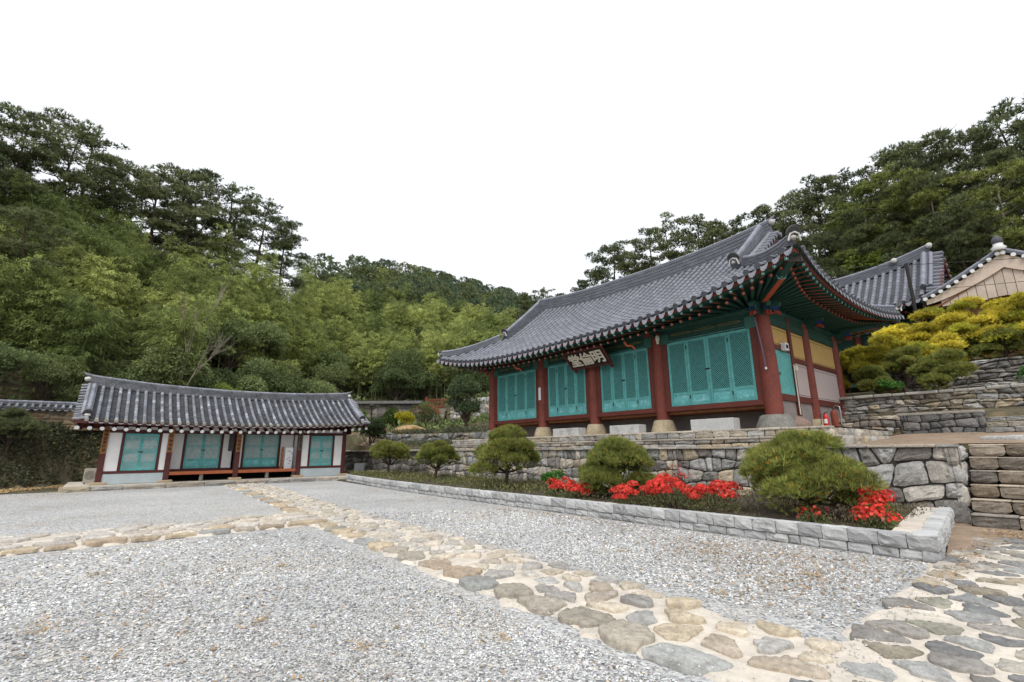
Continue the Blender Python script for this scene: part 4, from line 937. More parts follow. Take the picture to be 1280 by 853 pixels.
def hall_ridges():
    m=MB();P=[(X,YR,zT(X)-.12) for X in np.linspace(CX-6.95,CX+6.75,40)];H=[.60+.14*(1-min(1,abs(p[0]-CX)/6.9)**2)+.12 for p in P]
    ridge_stack(m,P,.30,H,11,.085);o=m.build('main_ridge',MT['tile'],hall)
    for sg in(1,-1):
        x=CX+sg*6.62;z=zT(x)+.58
        m=MB();m.tube([(x-sg*.05,YR,z),(x+sg*.12,YR,z+.08),(x+sg*.26,YR,z+.22)],[.10,.09,.02],9,A(1.2,1.2,1.3));m.build('ridge_finial',MT['tile'],o)
        m=MB();rng=np.random.default_rng(3);V,Fc=blob(rng,.13,.9,1);m.add(V+A(x+sg*.12,YR-.04,z-.06),Fc,(1,1,1),0,True);m.build('plaster_wad',MT['plaster_old'],o)
    for sg in(1,-1):
        for sy in(-1,1):
            P=[(CX+sg*6.42,YR+sy*(YR-y),zF(CX+sg*6.42,y)+.03) for y in np.linspace(19.15,16.35,12)]
            m=MB();ridge_stack(m,P,.24,np.linspace(.55,.38,12),7,.085)
            m.sweep([(p[0]+sg*.24,p[1],p[2]+.12) for p in P],[(-.08,-.1),(.08,-.1),(.08,.06),(.04,.10),(-.04,.10),(-.08,.06)],col=A(1.5,1.5,1.6))
            o=m.build('descending_ridge',MT['tile'],hall);e=P[-1];end_tile((e[0],e[1]+sy*.12,e[2]+.42),(0,sy,0),.38,o)
            P=[]
            for t in np.linspace(0,1,12):
                dx=6.75+(9.05-6.75)*t;X=CX+sg*dx;y=hipY(X);P.append((X,YR+sy*(YR-y),zF(X,y)+.05+.0*t))
            m=MB();ridge_stack(m,P,.22,.30,6,.08);o=m.build('corner_ridge',MT['tile'],hall);e=P[-1];end_tile((e[0]+sg*.1,e[1]+sy*.1,e[2]+.32),(sg*.7,sy*.7,0),.36,o)
    # gable triangles
    for sg in(1,-1):
        m=MB();x=CX+sg*6.55;ys_=np.linspace(16.5,22.1,17);top=[(x,y,zF(x,min(y,2*YR-y))-.1) for y in ys_];m.add([*[(x,y,7.6) for y in ys_],*top],[[i,i+1,18+i,17+i] for i in range(16)],(1,1,1),0)
        m.sweep([(CX+sg*6.78,y,zF(x,min(y,2*YR-y))-.16) for y in ys_],[(-.03,-.16),(.03,-.16),(.03,.14),(-.03,.14)],mat=0)
        m.build('gable_board',MT['maroon'],hall)
hall_ridges()
COLX=[-20.62,-16.72,-13.50,-10.22,-6.25]
def column(parent,x,y,z0,z1,r0,r1,plinth='tan',pz=2.19,pr=.46):
    m=MB();m.lathe([(r0*.97,0),(r0,.3),(r0*.98,(z1-z0)*.5),(r1,z1-z0)],(x,y,z0),20)
    o=m.build('column',MT['redc'],parent)
    if plinth:
        m=MB();c={'tan':(.43,.35,.235),'grey':(.22,.215,.19),'dark':(.15,.13,.11)}[plinth]
        h=z0-pz+.015;m.lathe([(pr*.99,0),(pr,h*.15),(pr*.86,h*.6),(pr*.74,h*.93),(pr*.66,h)],(x,y,pz-.01),14,c);m.build('plinth',MT['stone'],o)
    return o
MT['redc']=mat('column_red_paint',(.19,.046,.031),.6,noise=[(2.5,.18),(20,.14)],bump=(14,.25,.012),spec=.35,stain=[(7,.68,(.07,.025,.022),.6),(18,.70,(.05,.03,.03),.5)])
def bracket(x,y,d,z,parent,corner=False):
    """carved wing-shaped arm under the eave; d = outward direction in plan"""
    m=MB();d=A(*d);s=A(-d[1],d[0],0);u=A(0,0,1);o=A(x,y,z)
    body=[(-.1,-.22),(.28,-.22),(.42,-.16),(.40,-.05),(.56,-.02),(.62,.10),(.50,.20),(-.1,.26)]
    m.extr(body,o-s*.07,d,u,s,.14,(1,1,1),0)
    for k in(-1,1):
        m.extr([(.30,-.21),(.48,-.24),(.57,-.32),(.55,-.18),(.44,-.13),(.34,-.14)],o-s*.05+s*k*.02-s*.0,d,u,s,.10,(1,1,1),1)
        m.extr([(.40,-.08),(.50,-.12),(.53,-.04),(.46,.0)],o+s*(k*.073-.004),d,u,s,.008,(1,1,1),3 if not corner else 4)
        for cx_,cz_,r_ in((.08,.06,.11),(.3,.04,.09)):
            a=np.linspace(0,2*PI,13)
            P=[o+s*k*.075+d*(cx_+r_*math.cos(t))+u*(cz_+r_*math.sin(t)) for t in a];m.tube(P,.010,4,(1,1,1),5,False)
    m.build('bracket_arm',[MT['green'],MT['dred'],MT['teal'],MT['green2'],MT['blue'],MT['green2']],parent)
def hall_body():
    Yf=16.0
    pl=['grey','tan','tan','tan','grey']
    for i,x in enumerate(COLX):
        z0=2.66 if i<4 else 2.62
        c=column(hall,x,Yf,z0,5.98,.235 if i<4 else .27,.205,pl[i],2.19,.47 if i<4 else .58)
        bracket(x,Yf-.16,(0,-1,0),6.06,hall,i in(0,4))
        if i in(0,4): bracket(x,Yf,(.7 if i else -.7,-.7,0),6.06,hall,True); bracket(x,Yf,(1 if i else -1,0,0),6.06,hall,True)
    for y in(19.42,22.62):
        column(hall,-6.25,y,2.6,6.1,.2,.18,'dark' if y>20 else 'tan',2.19,.42);bracket(-6.1,y,(1,0,0),6.15,hall,True)
        column(hall,COLX[0],y,2.6,6.1,.2,.18,'tan',2.19,.42)
    for x in COLX[1:4]: column(hall,x,22.62,2.6,6.0,.2,.18,'tan')
    m=MB();m.lathe([(.44,0),(.44,.07),(.40,.09)],(-5.95,22.3,2.28),14);m.build('wooden_disc',MT['maroon2'],hall)
    # purlins and boards above the lintels
    m=MB()
    m.tube([(COLX[0]-.4,Yf,6.14),(COLX[-1]+.4,Yf,6.14)],.135,12);m.tube([(-6.25,15.6,6.18),(-6.25,23,6.18)],.135,12);m.tube([(COLX[0],15.6,6.14),(COLX[0],23,6.14)],.135,12);m.tube([(COLX[0]-.4,22.62,6.14),(COLX[-1]+.4,22.62,6.14)],.135,12)
    m.build('purlin',MT['green'],hall)
    for i in range(4):
        a,b=COLX[i]+.2,COLX[i+1]-.2;L=b-a
        m=MB();m.box((a,Yf-.10,5.54),(b,Yf+.12,5.86),(1,1,1),0,.02);m.box((a,Yf-.05,5.86),(b,Yf+.08,6.06),(1,1,1),0)
        for p,q in((a,a+.34),(b-.34,b)):m.box((p,Yf-.108,5.50),(q,Yf-.09,5.885),(1,1,1),1)
        z=5.80
        for k in range(3):
            x0=a+.42+(L-.84)*k/3+.05;x1=a+.42+(L-.84)*(k+1)/3-.05;yy=Yf-.112;P=[(x0,yy,z),(x0+.12,yy,z+.035),(x1-.12,yy,z+.035),(x1,yy,z),(x1-.12,yy,z-.035),(x0+.12,yy,z-.035)]
            for t in range(6):m.bar(P[t],P[(t+1)%6],.008,.016,(0,-1,.01),(1,1,1),2)
        for zz in(5.62,5.70):m.box((a+.36,Yf-.104,zz),(b-.36,Yf-.099,zz+.010),(1,1,1),3)
        m.box((a+.36,Yf-.104,5.565),(b-.36,Yf-.099,5.575),(1,1,1),4)
        o=m.build('lintel',[MT['green'],MT['green2'],MT['yellow'],MT['black'],MT['teal2']],hall)
        # sill beam and jambs
        m=MB();m.box((a,Yf-.13,2.95),(b,Yf+.1,3.13),(1,1,1),0,.015);m.build('sill_beam',MT['red'],hall)
        for p,q in((a-.02,COLX[i]+.425),(COLX[i+1]-.425,b+.02)):
            m=MB();m.box((p,Yf-.07,3.13),(q,Yf+.07,5.54),(1,1,1),0,.01);m.build('door_jamb',MT['red'],hall)
        x0,x1=COLX[i]+.43,COLX[i+1]-.43;door(x0,x1,Yf-.02,3.135,5.535,i)
    # raised floor and dark space below
    m=MB();m.box((COLX[0]+.1,16.12,2.86),(-6.4,22.5,3.0));m.build('floor',MT['wood'],hall)
    m=MB();m.box((COLX[0]+.2,17.3,2.2),(-6.5,17.4,2.86));m.build('foundation_wall',MT['gwall'],hall)
    m=MB();m.box((COLX[0]-.08,16.1,2.2),(COLX[0]+.06,22.5,5.9));m.box((COLX[0],22.55,2.2),(-6.3,22.68,6.0));m.build('rear_wall',MT['pwall'],hall)
    # gable-side wall facing +X
    xw=-6.25
    bays=[(16.2,17.78,'d'),(17.98,19.24,'w'),(19.6,22.44,'w')]
    for k,(y0,y1,t) in enumerate(bays):
        m=MB();m.box((xw-.06,y0,3.12),(xw+.08,y1,3.34),(1,1,1),0,.01);zb=4.80 if t=='d' else 4.52;m.build('wall_beam',MT['red'],hall);m=MB();m.box((xw-.06,y0,zb),(xw+.08,y1,zb+.17),(1,1,1),0,.01);m.build('wall_beam',MT['red'],hall)
        m=MB();m.box((xw-.08,y0,5.62),(xw+.10,y1,5.92),(1,1,1),0,.015);m.box((xw-.04,y0,5.92),(xw+.06,y1,6.08),(1,1,1),0)
        for zz in(5.68,5.86):m.box((xw+.10,y0+.1,zz),(xw+.104,y1-.1,zz+.01),(1,1,1),3)
        m.build('lintel',[MT['green'],MT['green2'],MT['yellow'],MT['black']],hall)
        def panel(z0,z1,mt,name):
            m=MB();m.box((xw-.03,y0,z0),(xw+.03,y1,z1),(1,1,1),0)
            for zz in(z0+.05,z1-.10):m.box((xw+.03,y0+.05,zz),(xw+.0335,y1-.05,zz+.014),(1,1,1),1)
            m.build(name,[MT[mt],MT['black']],hall)
        panel(zb+.17,5.62,'ywall','upper_wall_panel')
        if t=='w': panel(3.34,zb,'pwall','lower_wall_panel')
        else:
            m=MB();m.box((xw-.03,y0,3.34),(xw+.04,y1,zb),(1,1,1),0,.006)
            for a_,b_ in((y0,y0+.1),(y1-.1,y1)):m.box((xw+.04,a_,3.34),(xw+.055,b_,zb))
            o=m.build('side_door',MT['teal'],hall);m=MB();m.tube([(xw+.06,y0+.5+.05*math.cos(t_),4.0+.05*math.sin(t_)) for t_ in np.linspace(0,2*PI,10)],.008,5);m.build('handle',MT['iron'],o)
        m=MB();m.box((xw-.12,y0,2.2),(xw+.02,y1,3.12));m.build('lower_wall',MT['gwall'],hall)
    m=MB();m.box((xw-.09,17.79,2.62),(xw+.11,17.97,6.1),(1,1,1),0,.02);m.build('wall_post',MT['red'],hall)
    m=MB();rng=np.random.default_rng(8);V,Fc=blob(rng,.36,.75,2);m.add(V*A(.8,1.2,1)+A(xw+.05,17.9,2.38),Fc,A(.33,.24,.19),0,True);m.build('plinth',MT['stone'],hall)
def door(x0,x1,y,z0,z1,idx):
    e=MB();W_=(x1-x0)/4;root=None
    for k in range(4):
        a=x0+k*W_;b=a+W_;sw=.085;f=MB();yf=y-.03
        for p,q in((a+.004,a+sw),(b-sw,b-.004)):f.box((p,yf,z0),(q,yf+.05,z1),(1,1,1),0,.006)
        for p,q in((z0,z0+.09),(z0+.40,z0+.49),(z1-.10,z1)):f.box((a+sw,yf+.003,p),(b-sw,yf+.047,q),(1,1,1),0,.004)
        f.box((a+sw,yf+.022,z0+.09),(b-sw,yf+.04,z0+.40),(1,1,1),1)
        for zz in(z0+.12,z0+.37):f.box((a+sw+.02,yf+.014,zz-.008),(b-sw-.02,yf+.022,zz+.008),(1,1,1),0)
        o=f.build('door_panel',[MT['teal'],MT['teal2']],hall)
        l=MB();la,lb,za,zb=a+sw,b-sw,z0+.49,z1-.10;sp=.078;w,h=lb-la,zb-za
        l.box((la,yf+.034,za),(lb,yf+.040,zb),(1,1,1),1)
        for s_ in(1,-1):
            for c in np.arange(-h if s_>0 else 0,w if s_>0 else w+h,sp):
                # line x = c + s_*z
                pts=[]
                if s_>0: t0=max(0,-c);t1=min(h,w-c)
                else: t0=max(0,c-w);t1=min(h,c)
                if t1-t0<.02:continue
                p=A(la+c+s_*t0,yf+.018+(.004 if s_>0 else 0),za+t0);q=A(la+c+s_*t1,yf+.018+(.004 if s_>0 else 0),za+t1)
                l.bar(p,q,.013,.012,(0,-1,0.0),(1,1,1),0)
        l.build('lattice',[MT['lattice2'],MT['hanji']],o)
        hng=MB()
        if k in(0,1,2,3):
            xx=b-.0 if k%2==0 else a
            if k in(0,2) : 
                for zz in(z0+.30,z1-.28):hng.box((xx-.022,yf-.006,zz-.07),(xx+.022,yf,zz+.07))
                hng.build('hinge',MT['iron'],o)
        if k==1:
            hd=MB();zz=z0+1.22;hd.box((b-.10,yf-.012,zz-.02),(b+.06,yf,zz+.03));hd.tube([(b-.06+.03*math.cos(t),yf-.02,zz-.01+.03*math.sin(t)) for t in np.linspace(0,2*PI,9)],.006,5);hd.build('latch',MT['iron'],o)
MT['lattice2']=mat('lattice_turquoise',(.13,.43,.41),.7,noise=(12,.12))
hall_body()
def text_mesh(m,txt,size,o,u,v,n,depth,mt,offset=0.0,squash=(1,1),center=True):
    c=bpy.data.curves.new('lettering','FONT');c.body=txt;c.size=size;c.extrude=depth;c.offset=offset;c.align_x='CENTER';c.resolution_u=3
    ob=bpy.data.objects.new('lettering',c);COL.objects.link(ob);bpy.context.view_layer.update()
    dg=bpy.context.evaluated_depsgraph_get();me=bpy.data.meshes.new_from_object(ob.evaluated_get(dg));me.calc_loop_triangles()
    V=np.array([w.co[:] for w in me.vertices]);T=np.array([t.vertices[:] for t in me.loop_triangles])
    bpy.data.objects.remove(ob);bpy.data.curves.remove(c);bpy.data.meshes.remove(me)
    if len(V)==0:return
    cc=(V.min(0)+V.max(0))/2;V=V-cc;o,u,v,n=[np.asarray(q,float) for q in(o,u,v,n)]
    m.add(o+V[:,:1]*u*squash[0]+V[:,1:2]*v*squash[1]+V[:,2:]*n,T,(1,1,1),mt)
def sign():
    e=empty('name_board',(-13.15,15.5,5.1),0,'black hanging name board with three large cream characters tilted under the eave','sign board')
    cx=-13.15;pb=A(cx,15.5,5.08);pt=A(cx,14.88,5.70);v=(pt-pb);H=np.linalg.norm(v);v/=H;u=A(1,0,0);n=np.cross(u,v);n=n if n[1]<0 else -n
    c=(pb+pt)/2;w=1.06
    m=MB();m.obox(c,u*(w-.06),v*(H/2-.05),n*.02,(1,1,1),0,.005);m.build('board',MT['black'],e)
    m=MB()
    for s in(-1,1):m.obox(c+u*s*w,u*.05,v*(H/2+.03),n*.045,(1,1,1),0,.01);m.obox(c+v*s*(H/2),u*(w-.05),v*.05,n*.045,(1,1,1),0,.01)
    for s in(-1,1):m.extr([(-.05,0),(.05,0),(.09,-.14),(0,-.2),(-.09,-.14)],c+u*s*w*.94-v*(H/2+.04)-n*.02,u,v,n,.04)
    m.build('frame',MT['maroon'],e)
    m=MB()
    for k,ch in enumerate('堂倫明'):
        text_mesh(m,ch,.66,c+u*(k-1)*.63+n*.036,u,v,n,.008,0,.016)
    m.build('characters',MT['cream2'],e)
MT['cream2']=mat('cream_lettering',(.72,.67,.56),.7)
sign()
# ------------------------------------------------------------------ the small house; its front faces +X
FX=-30.4
house=empty('small_house',(-32.1,5.9,.2),0,'small low house with white plaster walls, turquoise double doors and weathered tiled roof','house')
def hz(Y):   # drip line of the front eave
    t=(Y-5.2)/7.0;return 2.92+(.13 if t<0 else .30)*abs(t)**2.4
def hr(Y):   # ridge line (base)
    t=(Y-5.7)/6.6;return 4.76+.30*abs(t)**2.4
def house_roof():
    m=MB();rng=np.random.default_rng(55);EX=-29.2;RX=-32.1
    rows=[];brows=[]
    for Y in np.arange(-.72,12.5,.353):
        def z(t):return (hz(Y)+.10)*(1-t**1.2)+hr(Y)*t**1.2
        rows.append([(EX+(RX-EX)*t,Y,z(t)) for t in np.linspace(0,.985,9)])
        brows.append([(2*RX-(EX+(RX-EX)*t),Y,z(t)) for t in np.linspace(0,.985,9)])
    kw=dict(rng=rng,r=.072,seg=.30,step=.085,old=True,disc=(2.6,2.4,1.9),tongue=(1.5,1.5,1.5),jit=.25,mt=0,mt2=0)
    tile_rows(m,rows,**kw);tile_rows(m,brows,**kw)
    for sy,Y in((-1,-.78),(1,12.4)):   # verge stubs and the double row beside them
        for t in np.linspace(0.03,.95,14):
            for s in(1,-1):
                x=RX+s*(EX-RX)*(1-t);z=(hz(Y)+.10)*(1-t**1.2)+hr(Y)*t**1.2
                m.tube([(x,Y-sy*.1,z+.10),(x,Y+sy*.42,z+.02)],.068,8,A(1.7,1.7,1.75)*rng.uniform(.7,1.4));m.box((x-.11,Y,z-.06),(x+.11,Y+sy*.40,z+.0),A(.9,.9,.95)*rng.uniform(.7,1.3))
    o=m.build('tile_roof',MT['tile_old'],house)
    m=MB();P=[(RX,Y,hr(Y)-.06) for Y in np.linspace(-.95,12.35,30)];ridge_stack(m,P,.26,[.43+.04*abs((p[1]-5.7)/6.6) for p in P],7,.075,col=(1.05,1.06,1.1));ro=m.build('main_ridge',MT['tile_old'],house)
    for Y,s in((-1.0,-1),(12.4,1)):
        z=hr(Y)+.42;m=MB();m.tube([(RX,Y-s*.1,z),(RX,Y+s*.1,z+.05),(RX,Y+s*.25,z+.17)],[.08,.07,.015],8,A(1.2,1.2,1.2));o2=m.build('ridge_finial',MT['tile_old'],ro)
        m=MB();V,Fc=blob(np.random.default_rng(2),.13,.9,1);m.add(V+A(RX+.10,Y+s*.02,z-.20),Fc,(.9,.86,.75),0,True);m.build('plaster_wad',MT['plaster_old'],ro)
    for sy,Y in((-1,-.72),(1,12.34)):
        for s in(1,-1):
            P=[]
            for t in np.linspace(.93,.10,12):P.append((RX+s*(EX-RX)*(1-t),Y,(hz(Y)+.10)*(1-t**1.2)+hr(Y)*t**1.2+.02))
            m=MB();ridge_stack(m,P,.24,.15,3,.08);m.tube([(p[0],p[1]+sy*.19,p[2]+.13) for p in P],.075,8,A(1.7,1.7,1.8))
            q=m.build('descending_ridge',MT['tile_old'],house);e=P[-1];end_tile((e[0]+s*.08,e[1],e[2]+.2),(s,0,0),.34,q,False)
            m=MB();V,Fc=blob(np.random.default_rng(3),.11,.7,1);m.add(V+A(e[0]+s*.1,e[1],e[2]+.1),Fc,(.85,.8,.7),0,True);m.build('plaster_wad',MT['plaster_old'],q)
    # eave board, soffit and white-ended rafters
    m=MB()
    for s in(1,-1):m.sweep([(RX+s*(EX-RX-(.08)),Y,hz(Y)+.025) for Y in np.linspace(-1.15,12.8,30)],[(-.025,-.06),(.025,-.06),(.025,.08),(-.025,.08)])
    m.build('eave_board',MT['maroon'],house)
    m=MB();rows=[]
    for Y in np.linspace(-1.15,12.8,24):rows.append([(RX+u*2.8,Y,hz(Y)+.02+(hr(Y)-hz(Y)-.15)*(1-abs(u))**1.25-.06*math.sin(abs(u)*PI)) for u in np.linspace(-1,1,9)])
    m.grid(np.array(rows));m.build('soffit',MT['maroon'],house)
    for k,Y in enumerate(np.arange(-1.0,12.75,.44)):
        a=A(EX-.20,Y,hz(Y)-.235);b=A(RX+.9,Y,hz(Y)+.42);m=MB();m.tube([a,b],.088,12);t=(b-a)/np.linalg.norm(b-a)
        an=np.linspace(0,2*PI,14,endpoint=False);u=np.cross(A(0,1,0),t);m.add(a-t*.004+.088*(np.cos(an)[:,None]*A(0,1,0)+np.sin(an)[:,None]*u),[list(range(14))],(1,1,1),1)
        m.build('rafter',[MT['maroon'],MT['white']],house)
    m=MB()
    for Y in np.arange(-1.0,12.75,.8):m.bar((2*RX-EX+.42,Y,hz(Y)-.1),(RX-.9,Y,hz(Y)+.55),.12,.12)
    tag(m.build('rear_rafters',MT['maroon'],house),kind='stuff')
    for Y in(-.5,12.1):
        m=MB();m.add([(FX,Y,2.7),(-33.8,Y,2.7),(-33.6,Y,3.2),(-32.1,Y,hr(Y)-.1),(FX-.1,Y,3.25)],[[0,1,2,3,4]]);m.build('gable_board',MT['maroon'],house)
house_roof()
HY=[.06,2.65,5.75,9.0,11.64]
def leaf_door(y0,y1,x,z0,z1,solid,idx):
    """double door facing +X with paper windows"""
    for k in range(2):
        a=y0+(y1-y0)/2*k;b=a+(y1-y0)/2;m=MB()
        for p,q in((a+.005,a+.07),(b-.07,b-.005)):m.box((x,p,z0),(x+.045,q,z1),(1,1,1),0,.005)
        for p,q in((z0,z0+.07),(z1-.07,z1)):m.box((x+.002,a+.07,p),(x+.043,b-.07,q),(1,1,1),0)
        zb=z0+.07
        if solid: m.box((x+.01,a+.07,z0+.07),(x+.025,b-.07,z0+.42),(1,1,1),0);m.box((x+.002,a+.07,z0+.42),(x+.043,b-.07,z0+.48),(1,1,1),0);m.box((x+.025,a+.12,z0+.12),(x+.032,b-.12,z0+.37),(1,1,1),1);zb=z0+.48
        o=m.build('door_panel',[MT['teal'],MT['teal2']],house)
        l=MB();zt=z1-.07;H=zt-zb
        l.box((x+.008,a+.07,zb),(x+.014,b-.07,zt),(1,1,1),1)
        bands=[(0,.23),(.44,.60),(.84,1)] if not solid else [(.0,.03),(.47,.56),(.97,1)]
        for y in np.arange(a+.07+.04,b-.07,.045):l.box((x+.014,y-.005,zb),(x+.024,y+.005,zt))
        for p,q in bands:
            for z in np.arange(zb+p*H,zb+q*H,.034):l.box((x+.014,a+.07,z),(x+.027,b-.07,z+.014))
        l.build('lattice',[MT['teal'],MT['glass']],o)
        if k==0:
            h=MB();zc=(z0+z1)/2;h.box((x+.045,b-.09,zc-.02),(x+.06,b+.09,zc+.02));h.tube([(x+.07,b+.05+.035*math.cos(t),zc-.03+.035*math.sin(t)) for t in np.linspace(0,2*PI,9)],.007,5);h.build('latch',MT['iron'],o)
def house_body():
    for i,y in enumerate(HY):
        m=MB();m.box((FX-.11,y-.12,.30),(FX+.11,y+.12,2.86),(1,1,1),0,.012);o=m.build('column',MT['maroon'],house)
        m=MB();m.box((FX-.25,y-.3,.18),(FX+.24,y+.3,.305),(.42,.33,.22),0,.04);m.build('plinth',MT['stone'],o)
    m=MB();m.box((FX-.09,HY[0],2.60),(FX+.085,HY[4],2.74),(1,1,1),0,.01);m.build('lintel',MT['maroon'],house)
    m=MB();m.box((FX-.06,HY[0],2.74),(FX+.03,HY[4],2.90));m.build('lintel_plaster',MT['plaster'],house)
    def bay(y0,y1,x,d0,d1,zs,ztop,solid,idx,base):
        a,b=y0+.12,y1-.12
        m=MB();m.box((x-.05,a,zs),(x+.05,d0-.12,ztop));m.build('wall_panel',MT['plaster'],house);m=MB();m.box((x-.05,d1+.12,zs),(x+.05,b,ztop));m.build('wall_panel',MT['plaster'],house)
        for p in(d0-.06,d1+.06):
            m=MB();m.box((x-.06,p-.06,zs),(x+.075,p+.06,ztop),(1,1,1),0,.008);m.build('door_jamb',MT['maroon'],house)
        m=MB();m.box((x-.07,a,zs-.13),(x+.08,b,zs),(1,1,1),0,.008);m.build('sill_beam',MT['maroon'],house)
        leaf_door(d0,d1,x,zs+.01,ztop-(.0 if x<FX-.5 else .03),solid,idx)
        if base:
            m=MB();m.box((x-.05,a,.2),(x+.06,b,zs-.13));m.build('base_plaster',MT['bluewall'],house)
    bay(HY[0],HY[1],FX,.80,2.16,.80,2.60,False,0,True)
    bay(HY[3],HY[4],FX,9.62,10.92,.80,2.60,False,3,True)
    xr=FX-.95
    bay(HY[1],HY[2],xr,3.42,5.05,.80,2.72,True,1,False)
    bay(HY[2],HY[3],xr,6.25,8.05,.80,2.72,True,2,False)
    m=MB();m.box((xr-.05,HY[1],2.72),(xr+.06,HY[3],3.0));m.build('wall_panel',MT['plaster'],house)
    for y in(HY[1]+.0,HY[3]): m=MB();m.box((xr,y-.05,.3),(FX-.1,y+.05,2.9));m.build('wall_panel',MT['plaster'],house)
    # porch floor
    for i in(1,2):
        m=MB();m.box((xr,HY[i]+.1,.60),(FX+.04,HY[i+1]-.1,.68));m.build('porch_floor',MT['wood'],house)
        m=MB();m.box((FX+.02,HY[i]+.13,.53),(FX+.10,HY[i+1]-.13,.69),(1,1,1),0,.01);m.build('porch_edge_beam',MT['porch'],house)
        m=MB();m.lathe([(.1,0),(.09,.35)],((FX-.05),HY[i]+(HY[i+1]-HY[i])*.5,.2),10,(.2,.19,.17));m.build('floor_post',MT['stone'],house)
    m=MB();m.box((-33.75,HY[0]-.05,.2),(-33.65,HY[4]+.05,2.9));m.box((-33.7,HY[0]-.08,.2),(FX-.1,HY[0]+.02,2.9));m.box((-33.7,HY[4]-.02,.2),(FX-.1,HY[4]+.08,2.9));m.build('rear_wall',MT['plaster'],house);m=MB();m.box((xr-.3,HY[1],.2),(xr-.2,HY[3],.66),(1,1,1));m.build('porch_shade_panel',MT['dark'],house)  # last box: near-black panel that paints in the shade beneath the porch floor
    # painted plaques on the columns
    for i,(txt,mt,z0) in enumerate((('儒道會事務室','plaque',1.62),('靑年儒道會','plaque',1.66),('女性儒道會','plaque',1.66),('忠孝敎育硏修館','plaque2',1.72))):
        y=HY[i];m=MB();H=2.85-z0;m.box((FX+.112,y-.115,z0),(FX+.135,y+.115,2.85),(1,1,1),0,.004)
        n=len(txt);st=(H-.12)/n
        for k,ch in enumerate(txt):text_mesh(m,ch,min(.18,st*.95),A(FX+.138,y,2.85-.06-st*(k+.5)),A(0,1,0),A(0,0,1),A(1,0,0),.002,1,.003)
        tag(m.build('column_plaque',[MT[mt],MT['black']]),['orange wooden plaque with black characters on the leftmost column','orange wooden plaque left of the first recessed porch bay','orange wooden plaque on the middle column of the small house','faded brown plaque on the fourth column beside the white panel'][i],'plaque')
    m=MB();m.box((FX-.16,5.30,1.7),(FX-.12,5.56,2.85),(1,1,1),0,.004);m.box((FX-.16,5.33,2.85),(FX-.12,5.53,2.95));tag(m.build('dark_plaque',MT['maroon2']),'long dark narrow plaque hanging just left of the middle column','plaque')
MT['porch']=mat('porch_edge_wood',(.36,.10,.04),.6,noise=(8,.2))
house_body()
def house_base():
    m=MB();rng=np.random.default_rng(91);y=-1.2
    while y<13.2:
        L=rng.uniform(.7,1.9);y2=min(y+L,13.3);x=-28.75+rng.uniform(-.04,.06)
        c=A(*PAL_TAN[rng.integers(4)])*rng.uniform(.75,1.05)
        stone_face(m,[(y+.01,-.03),(y2-.01,-.03),(y2-.01,.19),(y+.01,.19)],A(x,0,0),A(0,1,0),A(0,0,1),A(1,0,0),.05,rng,c,.4,6)
        m.box((x-.5,y+.01,.12),(x-.01,y2-.01,.20+rng.uniform(-.01,.01)),c*1.1,0,.03);y=y2
    m.box((-34.8,-1.1,-.02),(-29.1,13.2,.185),(1,1,1),1)
    o=m.build('house_platform',[MT['stone'],MT['mortar']]);tag(o,'low platform edged with long worn tan stones under the small house','platform')
house_base()
def tiled_wall():
    P=[(-39.0,-16),(-37.8,-9),(-36.9,-3.5),(-36.6,.5),(-36.5,3.0)]
    m=MB()
    for i in range(4):
        d=A(P[i+1][0]-P[i][0],P[i+1][1]-P[i][1],0);n=A(d[1],-d[0],0)/np.linalg.norm(d)
        masonry(m,P[i],P[i+1],2.9,4.05,n,4,.5,200+i,[(.33,.22,.12),(.27,.20,.13),(.36,.27,.17),(.22,.18,.13)],.05,.02,.25,.0,5)
    path_=[(x-.14,y,4.02) for x,y in P];m.sweep(path_,[(-.08,-1.1),(.08,-1.1),(.08,0),(-.08,0)],col=(.40,.33,.24));o=m.build('wall_body',MT['stone'],None)
    e=empty('tiled_wall',(-36.9,-3.5,2.9),0,'earthen stone wall with a dark tiled coping left of the small house','garden wall')
    o.parent=e;o.location=Vector(o.location)-e.location
    m=MB();pp=[]
    for i in range(4):
        a=A(*P[i],0);b=A(*P[i+1],0);L=np.linalg.norm(b-a);k=int(L/.3)
        for t in range(k):pp.append(a+(b-a)*t/k)
    rows=[[(p[0]+.42,p[1],4.05),(p[0]+.2,p[1],4.17),(p[0]-.02,p[1],4.30)] for p in pp]
    tile_rows(m,rows,r=.07,seg=.3,step=.11,old=True,rng=np.random.default_rng(6),disc=(1.6,1.6,1.6));tile_rows(m,[[(2*p[0]-.0-a[0],a[1],a[2]) for a in r] for p,r in zip(pp,rows)],r=.07,seg=.3,step=.11,old=True,drip=False,rng=np.random.default_rng(6))
    ridge_stack(m,[(p[0],p[1],4.25) for p in pp],.22,.16,3,.075);m.build('tile_coping',MT['tile_old'],e)
tiled_wall()
